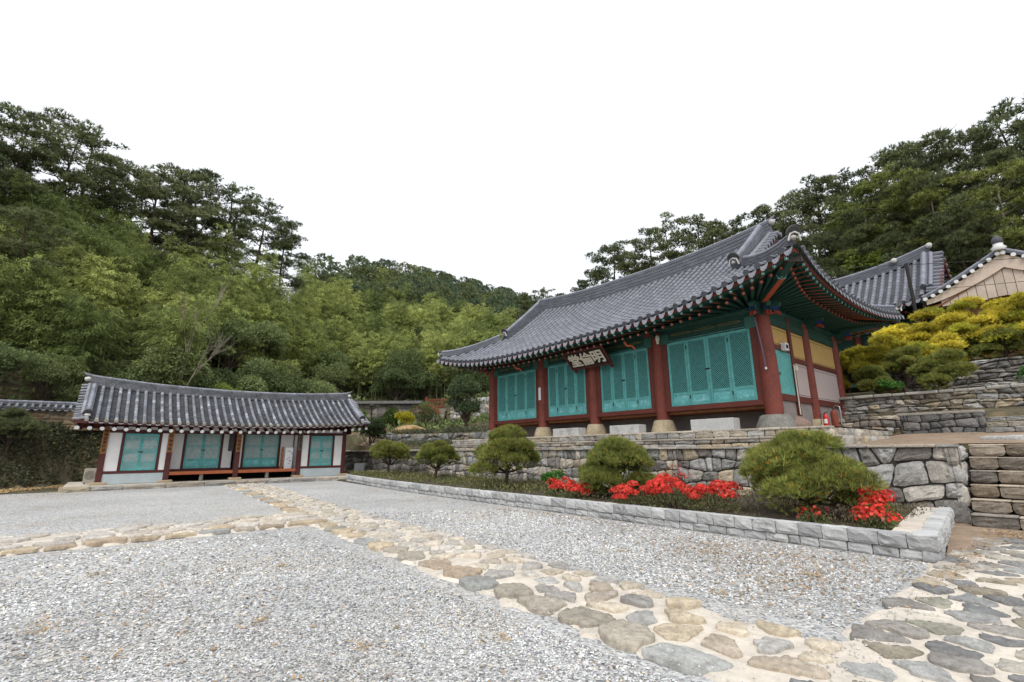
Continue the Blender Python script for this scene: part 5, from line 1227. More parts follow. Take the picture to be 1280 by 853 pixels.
# ------------------------------------------------------------------ buildings behind on the right
def rear_hall():
    e=empty('rear_hall',(-8.5,33,6),0,'rear hall with ribbed grey tile roof and painted eaves behind the large hall','hall')
    cx=-9.3;xr=-3.95;Yr=33.5;Ye=30.6;m=MB();rows=[];rows2=[]
    zr=lambda X:11.25+.75*(max(0,(X-cx)/5.4))**2.2+.5*(max(0,(cx-X)/5.4))**2.2
    ze=lambda X:8.55+.55*(max(0,(X-cx)/5.4))**2.5+.5*(max(0,(cx-X)/5.4))**2.5
    for X in np.arange(cx-5.3,xr+.02,.37):
        P=[(X,Ye+(Yr-Ye)*t,ze(X)*(1-t**1.15)+zr(X)*t**1.15) for t in np.linspace(0,.98,8)];rows.append(P);rows2.append([(a,2*Yr-b,c) for a,b,c in P])
    kw=dict(r=.10,rng=np.random.default_rng(5),disc=(1.3,1.3,1.4));tile_rows(m,rows,**kw);tile_rows(m,rows2,**kw)
    for t in np.linspace(.03,.96,12):
        for s in(1,-1):
            z=ze(xr)*(1-t**1.15)+zr(xr)*t**1.15;y=Yr-s*(Yr-Ye)*(1-t);m.tube([(xr-.1,y,z+.1),(xr+.55,y,z+.02)],.09,8,A(1.5,1.5,1.6));m.box((xr,y-.13,z-.07),(xr+.5,y+.13,z),(1,1,1.05))
    m.build('tile_roof',MT['tile'],e)
    m=MB();P=[(X,Yr,zr(X)-.06) for X in np.linspace(cx-5.4,xr+.1,24)];ridge_stack(m,P,.3,.55,7,.09);o=m.build('main_ridge',MT['tile'],e)
    m=MB();V,Fc=blob(np.random.default_rng(5),.17,.9,1);m.add(V+A(xr+.05,Yr-.2,zr(xr)+.42),Fc,(1,1,1),0,True);m.add(V+A(xr-1.55,Yr-.25,zr(xr-1.5)+.40),Fc,(1,1,1),0,True);m.build('plaster_wad',MT['plaster_old'],o)
    for s in(1,-1):
        P=[(xr-.2,Yr-s*(Yr-Ye)*(1-t),ze(xr)*(1-t**1.15)+zr(xr)*t**1.15+.03) for t in np.linspace(.95,.15,9)];m=MB();ridge_stack(m,P,.26,.25,4,.1);m.tube([(p[0]+.26,p[1],p[2]+.15) for p in P],.1,8,A(1.6,1.6,1.75));m.build('descending_ridge',MT['tile'],e)
    m=MB();m.sweep([(X,Ye+.1,ze(X)-.10) for X in np.linspace(cx-5.3,xr+.4,16)],[(-.03,-.08),(.03,-.08),(.03,.08),(-.03,.08)],mat=1)
    m.grid([[(X,Ye+.05+t*2.0,ze(X)-.04+t*.35) for t in(0,1)] for X in np.linspace(cx-5.3,xr+.4,16)],mat=0);m.build('soffit',[MT['green'],MT['redb']],e)
    cols_=[MT['green'],MT['teal'],MT['dred'],MT['cream'],MT['plaster'],MT['orange']]
    for X in np.arange(cx-3,xr+.3,.38):
        m=MB();m.tube([(X,Ye+.7,ze(X)-.33),(X,Ye+2.1,ze(X)+.05)],.07,8);m.tube([(X,Ye+.69,ze(X)-.333),(X,Ye+.75,ze(X)-.32)],.075,8,mat=2);o=m.build('rafter',cols_,e)
        m=MB();m.bar((X,Ye+.25,ze(X)-.2),(X,Ye+1.3,ze(X)-.06),.1,.1);m.bar((X,Ye+.24,ze(X)-.2),(X,Ye+.25,ze(X)-.2),.1,.1,mat=1);m.build('flying_rafter',cols_,o)
    m=MB();m.box((cx-4.5,Ye+2.0,7.9),(xr-.5,Ye+2.3,8.5));m.build('lintel',MT['green'],e)
    for X in(cx-4.4,cx-1.5,cx+1.6,xr-.7):
        m=MB();m.lathe([(.2,0),(.18,3.3)],(X,Ye+2.1,4.9),12);m.build('column',MT['redc'],e);bracket(X,Ye+2.0,(0,-1,0),8.35,e,True)
    m=MB();m.box((cx-4.4,Ye+2.15,5),(xr-.7,Yr+2.6,8.0));m.build('wall',MT['green'],e)  # shade under the eaves is put into the wall as dark green
    # big red gable wind-board on the right end
    for s in(1,-1):
        m=MB();m.bar((xr+.48,Yr,zr(xr)-.42),(xr+.48,Yr-s*(Yr-Ye+.3),ze(xr)-.38),.06,.36,(0,0,1));m.build('gable_board',MT['red'],e)
    m=MB();m.add([(xr-.3,Yr-2.4,8.3),(xr-.3,Yr+2.4,8.3),(xr-.3,Yr,zr(xr)-.2)],[[0,1,2]]);m.build('gable_wall',MT['red'],e)
rear_hall()
def timber_house():
    e=empty('timber_house',(-.9,31,5.5),0,'house end with raw pale timber gable boards and tiled verge at right edge','house')
    yg=29.0;px,pz=-1.15,9.85;hw=2.75;ez=8.25
    def prof(t,s): return px+s*hw*t*1.0, pz-(pz-ez)*(t*.75+.25*t**.8)+.12*t**6
    m=MB();rows=[]
    for s in(-1,1):
        rows=[]
        for y in np.arange(yg+.2,yg+8,.36):
            P=[];
            for t in np.linspace(1.04,.02,8):x,z=prof(t,s);P.append((x,y,z+.08))
            rows.append(P)
        tile_rows(m,rows,r=.09,rng=np.random.default_rng(8),step=.2)
        P=[(prof(t,s)[0],yg+.02,prof(t,s)[1]+.10) for t in np.linspace(.02,1.03,14)];ridge_stack(m,P,.2,.12,3,.085)
    m.build('tile_roof',MT['tile'],e)
    m=MB()
    for s in(-1,1):
        for t in np.linspace(.03,1.0,10):
            x,z=prof(t,s);a=np.linspace(0,2*PI,12,endpoint=False);m.tube([(x,yg-.16,z+.05),(x,yg+.1,z+.05)],.085,10)
    m.build('verge_plaster_end',MT['plaster'],e)
    m=MB();m.box((px-.12,yg-.2,pz+.15),(px+.12,yg+8,pz+.42),(1,1,1));m.build('main_ridge',MT['tile'],e)
    m=MB();m.lathe([(.20,0),(.26,.12),(.16,.22),(.17,.3)],(px,yg-.12,pz+.12),12);m.build('finial_base',MT['plaster'],e)
    m=MB();m.lathe([(.16,0),(.20,.10),(.17,.25),(.04,.4)],(px,yg-.12,pz+.42),12,(.6,.6,.65));m.build('finial',MT['tile'],e)
    for s in(-1,1):
        m=MB();up=[];dn=[]
        for t in np.linspace(0,1,10):x,z=prof(t,s);up.append((x,z));dn.append((x,z-.62+.42*t**1.5))
        poly=up+dn[::-1];m.extr([(a,b) for a,b in poly],A(0,yg,0),A(1,0,0),A(0,0,1),A(0,1,0),.07,(1.15,1.12,1.1));m.build('gable_board',MT['pwood'],e)
    # vertical boards of the gable skirt
    zb=7.95;m=MB();x=px-2.25
    while x<px+2.4:
        t=abs(x+.15-px)/hw;zt=pz-.62-(pz-ez)*t+.35*t;
        if zt>zb+.1:m.box((x+.008,yg+.1,zb+.05*math.sin(x*3)),(x+.30,yg+.14,zt+.12),A(1,1,1)*random.uniform(.92,1.08),0,.004)
        x+=.31
    m.build('skirt_boards',MT['pwood'],e)
    m=MB()
    for s in(-1,1):m.bar((px,yg+.08,pz-.62),(px+s*2.4,yg+.08,zb+.06),.05,.05)
    m.build('batten',MT['owood'],e)
    # soffit, post and wall below
    m=MB();m.grid([[(px-2.5,y,7.98),(px+2.5,y,7.98)] for y in(yg+.15,yg+2)]);m.grid([[(px-hw*1.0,y,8.12),(px-1.9,y,8.2)] for y in(yg+.15,yg+7)])
    for y in np.arange(yg+.2,yg+6,.35):m.bar((px-2.6,y,8.05),(px-1.6,y,8.25),.1,.1)
    m.build('soffit',MT['owood'],e)
    for x in(px-1.55,px+1.5):
        m=MB();m.box((x-.13,yg+.9,5.2),(x+.13,yg+1.16,8.0),(1.1,1.05,1),0,.01);m.build('post',MT['pwood'],e)
    m=MB();m.box((px-1.4,yg+1.05,5.2),(px+1.5,yg+1.1,8.0),(.85,.75,.65));m.box((px-1.5,yg+1.1,5.2),(px-1.45,yg+6,8),(.8,.7,.6));m.build('wall',MT['owood2'],e)
MT['owood2']=mat('tan_board_wall',(.42,.24,.13),.75,noise=[(3,.15),(20,.12)])
timber_house()
# ------------------------------------------------------------------ small objects
def onz(px,py,z):
    v=_fw+(px-640)/F*_rt-(py-426.5)/F*_up; return A(*(Vector((0,0,EYE))+v*((z-EYE)/v.z)))
PAL=A(.50,.50,.49)
for k,(xa,xb,lab) in enumerate(((-15.25,-13.75,'leftmost granite step block, in front of the second door from the left'),(-12.1,-10.75,'middle granite step block, in front of the third door bay'),(-8.65,-7.2,'rightmost granite step block, below the door next to the corner column'))):
    m=MB();m.box((xa,15.15,2.19),(xb,15.65,2.52+.05*(k==2)),PAL,0,.015);tag(m.build('step_block',MT['granite']),lab,'step block','granite step blocks before the hall doors')
def extinguisher(p,r,h,mt,label,hose):
    e=empty('fire_extinguisher',tuple(p),0,label,'fire extinguisher')
    m=MB();m.lathe([(r*.9,0),(r,.03),(r,h*.72),(r*.85,h*.82),(r*.35,h*.9),(r*.3,h*.93)],p,16);m.build('cylinder',mt,e)
    m=MB();m.box(p+A(-.03,-.02,h*.92),p+A(.03,.02,h*.97));m.bar(p+A(-.02,0,h*.97),p+A(.10,-.02,h*1.03),.025,.012);m.build('valve',MT['iron'],e)
    m=MB()
    if hose:m.tube([p+A(0,0,h*.97),p+A(.10,-.03,h*1.10),p+A(.2,-.04,h*1.02),p+A(.21,-.04,h*.8),p+A(.19,-.04,h*.25)],.022,8,smooth=True);m.build('hose',MT['metal'],e)
    else:m.tube([p+A(0,0,h*.95),p+A(-.13,-.02,h*.85),p+A(-.15,-.02,h*.3)],.012,6);m.build('hose',MT['iron'],e);m=MB();m.add([p+A(r*math.cos(t),r*math.sin(t),z)*A(1,1,1)+A(math.cos(t),math.sin(t),0)*.002 for z in(h*.35,h*.6) for t in np.linspace(-2.0,-.9,5)],[[j,j+1,5+j+1,5+j] for j in range(4)]);m.build('paper_label',MT['white'],e)
extinguisher(A(-5.55,18.25,2.2),.085,.56,MT['exred'],'small bright red fire extinguisher beside the hall side wall',False)
extinguisher(A(-5.50,18.95,2.2),.11,.74,MT['rust'],'larger dull red fire extinguisher with silver hose at right of pair',True)
m=MB();m.box((-6.17,16.98,4.80),(-6.02,17.28,5.06),(1,1,1),0,.01);m.box((-6.018,17.03,4.86),(-6.012,17.2,4.99),(1,1,1),1);tag(m.build('meter_box',[MT['white'],MT['dark']]),'small white meter box on the side wall above the turquoise side door','meter box')
m=MB();m.box((-6.14,17.80,4.2),(-6.06,17.93,4.36),(1.2,1.0,.7));m.tube([(-6.12,17.76,4.4),(-6.12,17.76,2.7)],.02,6);tag(m.build('switch_box',MT['cream2']),'cream switch box with white conduit running down the side wall post','switch box')
m=MB();p=[(-6.35,15.66,5.75),(-6.28,15.60,5.3),(-6.22,15.62,4.7),(-6.2,15.66,4.1)];m.tube(p,.022,6,(1,1,1),0);m.tube([p[-1],(-6.2,15.66,4.03)],.035,8,mat=1);tag(m.build('hanging_strap',[mat('purple_grey_cloth',(.16,.13,.19),.8),MT['white']]),'thin purple-grey strap hanging on the front of the corner column','strap')
m=MB();m.lathe([(.05,0),(.05,.12),(.075,.14),(.075,.3),(.04,.34)],(-10.02,15.72,5.52),12);tag(m.build('eave_lamp',MT['cream2']),'small cream lamp under the eave beside the fourth column','lamp')
m=MB();m.box((-16.76,15.752,3.95),(-16.60,15.76,4.55));tag(m.build('paper_notice',MT['white']),'narrow white paper notice pasted on the second column from left','notice')
# spindly eave brackets: small orange hooks hanging by columns 2 and 4
for x in(-17.35,-10.85):
    m=MB();m.tube([(x,14.75,5.62),(x+.1,14.8,5.45),(x+.28,14.85,5.43),(x+.38,14.9,5.28)],[.05,.045,.04,.03],7);tag(m.build('carved_hook',MT['orange']),'orange carved hook under the eave left of the '+('second' if x<-15 else 'fourth')+' column','eave ornament')
# beside the small house
e=empty('air_conditioner',(-30.9,-.45,.22),0,'pale outdoor air conditioner unit beside the left end of the small house','air conditioner')
m=MB();m.box((-31.85,-.50,.24),(-31.50,-.02,.92),(1,1,1),0,.02);m.build('casing',mat('aged_beige_metal',(.34,.31,.26),.6,noise=(6,.15)),e);m=MB()
for r in(.2,.15,.1,.05):m.tube([(-31.49,-.26+r*math.cos(t),.6+r*math.sin(t)) for t in np.linspace(0,2*PI,16)],.006,4)
m.build('fan_grille',MT['iron'],e);m=MB();m.box((-31.8,-.45,.18),(-31.55,-.4,.24));m.box((-31.8,-.12,.18),(-31.55,-.06,.24));m.build('feet',MT['iron'],e)
e=empty('leaning_board',(-30.5,8.35,.68),0,'white printed board leaning on the porch beside the fourth column','board')
m=MB();m.obox(A(-30.62,8.50,1.28),A(.06,0,.60),A(0,.21,0),A(.015,0,-.002),(1,1,1),0,.004);m.build('panel',MT['white'],e)
m=MB();rng=np.random.default_rng(5)
for k in range(9):
    y=8.36+rng.uniform(0,.3);z=.9+rng.uniform(0,.75);m.add([(-30.60+(z-1.28)*.1+.012,y,z),(-30.60+(z-1.28)*.1+.012,y+.08,z),(-30.60+(z+.07-1.28)*.1+.012,y+.09,z+.07),(-30.60+(z+.07-1.28)*.1+.012,y+.01,z+.05)],[[0,1,2,3]],A(.3,.33,.38))
m.build('faded_print',MT['pebble'],e)
m=MB();m.obox(A(-30.8,8.18,1.3),A(.04,0,.62),A(0,.07,0),A(.02,0,0),(1,1,1),0,.004);m.build('wooden_edge',MT['wood'],e)
# bench right of the small house
e=empty('grey_chair',(-30.2,12.75,.0),0,'grey slatted chair standing behind the right corner of the small house','chair')
m=MB();m.obox(A(-30.5,12.8,.62),A(.05,0,.28),A(0,.33,0),A(.02,0,0));m.build('backrest',mat('grey_plastic',(.22,.23,.24),.6),e)
m=MB();m.obox(A(-30.2,12.8,.36),A(.28,0,0),A(0,.33,0),A(0,0,.02));m.build('seat',bpy.data.materials['grey_plastic'],e)
for sx in(-.24,.24):
    for sy in(-.28,.28):m=MB();m.tube([(-30.2+sx,12.8+sy,0),(-30.2+sx,12.8+sy,.36)],.018,6);m.build('leg',MT['iron'],e)
m=MB();m.bar((-29.9,13.2,.42),(-27.2,13.4,.42),.3,.05,col=(1,1,1),bev=.01);m.box((-29.7,13.1,.1),(-29.6,13.4,.4));m.box((-27.6,13.25,.1),(-27.5,13.5,.4));tag(m.build('plank_bench',MT['pwood']),'long weathered plank bench at the foot of the mossy wall','bench')
# lamp post on the left terrace, red hydrant, pole by the rear hall
e=empty('garden_lamp',(-36.6,16.1,2.0),0,'thin black garden lamp post behind the right end of the small house','lamp post')
m=MB();m.tube([(-36.6,16.1,2.0),(-36.6,16.1,5.15)],.045,8);m.build('post',MT['iron'],e);m=MB();m.lathe([(.28,0),(.30,.05),(.12,.18),(.02,.24)],(-36.6,16.1,5.13),10);m.build('lamp_head',MT['iron'],e)
e=empty('red_hydrant',(-36.2,17.1,2.55),0,'small red fire hydrant behind the dark camellia bush','hydrant')
m=MB();m.lathe([(.12,0),(.12,.08),(.085,.1),(.085,.62),(.12,.66),(.1,.78),(.03,.86)],(-36.2,17.1,2.55),12);m.build('barrel',MT['exred'],e);m=MB();m.tube([(-36.2,16.9,3.0),(-36.2,17.3,3.0)],.055,8);m.tube([(-36.2,17.1,2.95),(-36.0,17.05,2.95)],.06,8);m.build('outlet',MT['exred'],e)
m=MB();m.tube([(-4.35,29.0,4.5),(-4.35,29.0,10.4)],.075,8);tag(m.build('utility_pole',MT['iron']),'dark slender utility pole in front of the rear hall roof','pole')
def wire(a,b,sag,label):
    t=np.linspace(0,1,20);P=[A(*a)*(1-s)+A(*b)*s-A(0,0,sag*4*s*(1-s)) for s in t];m=MB();m.tube(P,.010,4);tag(m.build('wire',MT['iron']),label,'wire')
wire((-4.6,16.2,7.05),(2.5,27.5,8.5),.12,'upper dark wire stretched from the hall eave towards the timber house')
wire((-4.35,29.0,9.0),(3,27,7.6),.1,'lower dark wire running from the slender pole past the timber house')
# ------------------------------------------------------------------ foliage
def rdir(rng,n):
    d=rng.normal(size=(n,3));return d/np.linalg.norm(d,axis=1)[:,None]
def needles(m,C,D,k,L,w,spread,rng,col=(1,1,1),var=.25,mt=0,tipcol=None):
    """tufts: k thin triangles radiating from each centre C around direction D"""
    n=len(C);C=np.repeat(C,k,0);D=np.repeat(D,k,0);d=D+rdir(rng,n*k)*spread;d/=np.linalg.norm(d,axis=1)[:,None]
    l=(L*rng.uniform(.65,1.2,n*k))[:,None];s=np.cross(d,rdir(rng,n*k));s/=np.linalg.norm(s,axis=1)[:,None]+1e-9;s=s*(w*rng.uniform(.7,1.2,n*k))[:,None]
    V=np.stack([C-s,C+s,C+d*l],1).reshape(-1,3)
    c=np.repeat(rng.uniform(1-var,1+var,(n,1)),k,0)*rng.uniform(.9,1.1,(n*k,1))*np.asarray(col,float)
    m.add(V,np.arange(3*n*k).reshape(-1,3),c,mt)
def leaves(m,C,D,L,w,rng,col=(1,1,1),var=.25,mt=0,N=None):
    """single leaves: folded rhombi from C along D"""
    n=len(C);D=D/(np.linalg.norm(D,axis=1)[:,None]+1e-9);s=np.cross(D,rdir(rng,n) if N is None else N);s/=np.linalg.norm(s,axis=1)[:,None]+1e-9
    l=(L*rng.uniform(.6,1.25,n))[:,None];ww=(w*rng.uniform(.7,1.2,n))[:,None]
    V=np.stack([C,C+D*l*.45+s*ww,C+D*l,C+D*l*.45-s*ww],1).reshape(-1,3)
    c=rng.uniform(1-var,1+var,(n,1))*np.asarray(col,float);m.add(V,np.arange(4*n).reshape(-1,4),c,mt)
def limb(m,a,b,r0,r1,rng,bend=.12,n=5,seg=6,col=(1,1,1)):
    a=A(*a);b=A(*b);t=np.linspace(0,1,n)[:,None];L=np.linalg.norm(b-a);P=a+(b-a)*t+np.sin(t*PI)*rng.normal(size=3)*bend*L;m.tube(P,np.linspace(r0,r1,n),seg,col);return P
def pine_tree(seed,H,spread,nl,tuft=1.0,low=.42,lean=0.0,dens=1.0):
    """red-pine habit: bare lower trunk, uneven spreading limbs carrying flat pads of needles"""
    rng=np.random.default_rng(seed);w=MB();f=MB()
    lx,ly=rng.normal(size=2)*.04+A(lean,0)*.5;tp=[]
    for t in np.linspace(0,1,9):tp.append((lx*H*t+.18*math.sin(t*5+seed),ly*H*t+.15*math.cos(t*4+seed*2)-.15,H*.97*t))
    tp=np.array(tp);w.tube(tp,np.linspace(.20,.03,9)*(H/11),8)
    C=[];D=[]
    for i in range(nl):
        t=low+(1-low)*(i+rng.uniform(0,.8))/nl;t=min(t,.985);p=A(*[np.interp(t,np.linspace(0,1,9),tp[:,k]) for k in range(3)])
        az=i*2.4+rng.uniform(-.5,.5);q=(t-low)/(1-low);L=spread*(.55+.6*math.sin(min(1,q*1.25+.12)*PI*.78))*(1-.55*q**3)*rng.uniform(.6,1.2)
        up=.10+.55*q+rng.uniform(-.1,.12);e=p+A(math.cos(az)*L,math.sin(az)*L,L*up*.6)
        P=limb(w,p,e,.055*(1.3-t)*H/9,.012,rng,.07)
        npad=max(2,int(L*1.7))
        for j in range(npad):
            s=.35+.65*(j+rng.uniform(0,.7))/npad;s=min(s,1);c=A(*[np.interp(s,np.linspace(0,1,5),P[:,k]) for k in range(3)])
            off=rng.normal(size=3)*A(.42,.42,.12)*L*.28;c=c+off;r=rng.uniform(.34,.72)*(.75+.25*spread/3)
            if j%2==0:limb(w,A(*[np.interp(max(0,s-.15),np.linspace(0,1,5),P[:,k]) for k in range(3)]),c,.02,.006,rng,.05,3,4)
            n=int(34*dens*(r/.6)**2);a=rng.uniform(0,2*PI,n);rr=np.sqrt(rng.uniform(0,1,n))*r
            x=np.stack([rr*np.cos(a),rr*np.sin(a),.22*r*(1-(rr/r)**2)*rng.uniform(-.3,1.5,n)+np.clip(rng.normal(size=n),-1.6,1.6)*.06],1)+c
            C.append(x);d=np.stack([np.cos(a)*rr/r*.9,np.sin(a)*rr/r*.9,np.full(n,.8)],1);D.append(d)
    n=int(30*dens);C.append(tp[-1]+np.clip(rng.normal(size=(n,3)),-1.5,1.5)*A(.22,.22,.25));D.append(np.tile([0,0,1.],(n,1)))
    C=np.concatenate(C);D=np.concatenate(D);D/=np.linalg.norm(D,axis=1)[:,None]
    needles(f,C,D,6,.27*tuft,.024*tuft,.85,rng,(1,1,1),.5)
    return w,f
def bamboo_clump(seed,H,n=7,R=1.5,dens=1.0):
    """arching culms whose upper halves carry drooping feathery sprays"""
    rng=np.random.default_rng(seed);w=MB();f=MB();C=[];D=[];T=[]
    for k in range(n):
        a=rng.uniform(0,2*PI);b=rng.uniform(0,R);x0,y0=b*math.cos(a),b*math.sin(a);h=H*rng.uniform(.72,1.0);la=rng.uniform(0,2*PI);ln=rng.uniform(.08,.22)*h
        t=np.linspace(0,1,10);P=np.stack([x0+ln*np.cos(la)*t**2.6,y0+ln*np.sin(la)*t**2.6,h*(t-.07*t**5)],1);w.tube(P,np.linspace(.045,.008,10),5)
        nb=int(38*dens)
        for j in range(nb):
            s=.26+.74*(j/nb)**.85;p=A(*[np.interp(s,t,P[:,q]) for q in range(3)]);ba=rng.uniform(0,2*PI)
            L=(.35+1.15*math.sin(min(1,(s-.2)/.8)*PI*.93)**.8)*rng.uniform(.6,1.15)
            nn=int(15+17*L);u=rng.uniform(.15,1,nn)
            q=p+np.stack([np.cos(ba)*L*u,np.sin(ba)*L*u,.38*L*u-.50*L*u**2.2],1)+rng.normal(size=(nn,3))*A(.10,.10,.07)
            C.append(q);dd=np.stack([np.full(nn,np.cos(ba)),np.full(nn,np.sin(ba)),-.35-.8*u],1)+rng.normal(size=(nn,3))*.45;D.append(dd);T.append(np.full(nn,rng.uniform(.6,1.4)))
    C=np.concatenate(C);D=np.concatenate(D);T=np.concatenate(T)
    leaves(f,C,D,.27,.030,rng,np.stack([T*1.02,T,T*.9],1),.22)
    return w,f
def broad_tree(seed,H,R,lobes=14,leaf=.16,n=420,trunk=.3,flat=.8,col=(1,1,1),dens=1):
    rng=np.random.default_rng(seed);w=MB();f=MB()
    tp=A(0,0,H*trunk);limb(w,(0,0,-.3),tp,.05*H/3+.05,.04*H/3+.03,rng,.05,5,8)
    cc=A(0,0,H*trunk+(H*(1-trunk))*.48)
    for i in range(lobes):
        d=rdir(rng,1)[0];d[2]=d[2]*.9+.12;c=cc+d*A(R,R,(H*(1-trunk))*.5)*rng.uniform(.35,.82);r=R*rng.uniform(.26,.48)
        limb(w,tp,c,.03*H/3+.01,.008,rng,.08,4,5)
        k=int(n*dens*(r/R/.36)**2);e=rdir(rng,k);e[:,2]=np.abs(e[:,2])*1.05-.22;e/=np.linalg.norm(e,axis=1)[:,None]
        rr=rng.uniform(.5,1.08,k)**.5*r;C=c+e*rr[:,None]*A(1,1,flat)+rng.normal(size=(k,3))*r*.06
        D=e*.8+rng.normal(size=(k,3))*.6+A(0,0,-.15);tone=rng.uniform(.78,1.22);leaves(f,C,D,leaf,leaf*.28,rng,A(*col)*tone,.28)
    return w,f
def spiky_tree(seed,H,R,n=5200,leafcol=(1,1,1)):
    """bushy young conifer: a cone of overlapping upswept sprays"""
    rng=np.random.default_rng(seed);w=MB();f=MB();w.tube([(0,0,-.2),(0,0,H*.5),(0,0,H*.97)],[.07,.05,.01],6)
    t=rng.beta(1.2,1.6,n);a=rng.uniform(0,2*PI,n);prof=R*(1-t)**.75*(.75+.25*np.sin(a*5+t*20))*(np.sin(np.clip(t*7,0,PI/2)))
    r=prof*rng.uniform(.55,1.05,n);C=np.stack([r*np.cos(a),r*np.sin(a),H*(.1+.9*t)],1);D=np.stack([np.cos(a),np.sin(a),np.full(n,.75)],1);needles(f,C,D,5,.22,.03,.6,rng,leafcol,.3);return w,f
def clipped_pine(seed,R,H,th,trunk_h,n=4200,L=.11,w_=.006,lobes=9,stems=3,k=9,candles=True):
    """cloud-pruned garden pine: short forked trunk under a dense dome of long needles"""
    rng=np.random.default_rng(seed);w=MB();f=MB();base=A(0,0,-.1)
    limb(w,base,(rng.normal()*.06,rng.normal()*.06,trunk_h),.075,.06,rng,.06,5,8)
    pads=[]
    for i in range(lobes):
        a=i*2.4+rng.uniform(-.3,.3);q=math.sqrt((i+.4)/lobes);r=R*.60*q;pads.append((A(r*math.cos(a),r*math.sin(a),H-th*(.22+.68*q**2.0)+rng.normal()*.10),R*rng.uniform(.26,.46)))
    for c,r in pads:
        limb(w,(0,0,trunk_h*.8),c-A(0,0,r*.25),.035,.010,rng,.08,5,6)
    C=[];D=[]
    for c,r in pads:
        m_=int(n/lobes);e=rdir(rng,m_);lowr=rng.random(m_)<.8;e[:,2]=np.where(lowr,np.abs(e[:,2]),e[:,2]);e/=np.linalg.norm(e,axis=1)[:,None]
        rad=rng.uniform(.72,1.03,m_)[:,None];x=c+e*r*A(1,1,.62)*rad+rng.normal(size=(m_,3))*.012;C.append(x);dd=e*A(.9,.9,.5)+A(0,0,.62);D.append(dd/np.linalg.norm(dd,axis=1)[:,None])
    C=np.concatenate(C);D=np.concatenate(D)
    needles(f,C,D,k,L,w_,.60,rng,(1,1,1),.38)
    if candles:
        top=rng.random(len(C))<.16;top&=D[:,2]>.5
        c2=C[top];w0=len(c2);s=np.tile([[.007,0,0]],(w0,1));V=np.stack([c2-s,c2+s,c2+A(0,0,1)*rng.uniform(.08,.17,(w0,1))+rng.normal(size=(w0,3))*.012],1).reshape(-1,3);f.add(V,np.arange(3*w0).reshape(-1,3),A(2.6,1.7,1.2)*rng.uniform(.7,1.15,(w0,1)))
        s=s[:,[1,0,2]];V=np.stack([c2-s,c2+s,c2+A(0,0,1)*rng.uniform(.08,.17,(w0,1))],1).reshape(-1,3);f.add(V,np.arange(3*w0).reshape(-1,3),A(2.4,1.7,1.1)*rng.uniform(.7,1.15,(w0,1)))
        dead=rng.random(len(C))<.03;needles(f,C[dead],D[dead],5,L*.8,w_,.6,rng,(3.6,1.3,.7),.2)
    return w,f
def thing_from(name,wf,mw,mf,pos,label,cat,group=None,rz=0,sc=(1,1,1),wname='trunk',fname='crown'):
    e=empty(name,(0,0,0),0,label,cat,group);w,f=wf;w.build(wname,mw,e);f.build(fname,mf,e);e.location=pos;e.rotation_euler=(0,0,rz);e.scale=sc;return e
# ---- garden pines in the bed (left to right) and on the terraces
GP=[((-24.6,12.0),1.2,1.75,.8,.75,'leftmost low clipped pine in the bed near the small house'),((-19.7,12.0),1.12,1.72,.9,.6,'second clipped pine from the left, small dome in the bed'),
    ((-13.75,11.3),1.5,2.0,1.35,.7,'tallest clipped pine with bent trunk, left of the green shrub'),((-8.75,11.25),1.42,1.72,1.6,.35,'dense round clipped pine between two patches of red azaleas'),((-3.85,10.95),1.45,1.72,1.62,.35,'rightmost broad clipped pine in the bed near the stone steps')]
for i,((x,y),R,H,th,tr,lab) in enumerate(GP):
    thing_from('garden_pine',clipped_pine(300+i,R,H,th,tr,6000 if i<2 else 9500,.135,.009 if i<2 else .0072,13+i%3+(i>2)*4),MT['bark'],MT['pine2'],(x,y,.28),lab,'pine shrub','clipped pines in the planting bed',rz=i)
TP=[((-5.2,23.3,3.5),.85,1.35,1.0,'dark green clipped pine just right of the hall back corner'),((-4.4,24.4,3.75),1.0,1.65,.85,'flat-topped clipped pine on the middle stone wall'),((-3.1,23.1,3.5),1.2,1.4,.95,'round clipped pine at the front edge of the middle stone wall'),((-1.6,26.9,4.85),1.3,1.45,1.0,'dark low clipped pine on the top stone wall at the right edge')]
for i,(p,R,H,th,lab) in enumerate(TP):
    thing_from('terrace_pine',clipped_pine(330+i,R*.88,H*1.1,th*1.35,.3,3800,.14,.015,9,k=8),MT['bark'],MT['pine3'] if False else MT['pine2'],p,lab,'pine shrub','clipped pines on the right terraces',rz=i*2)
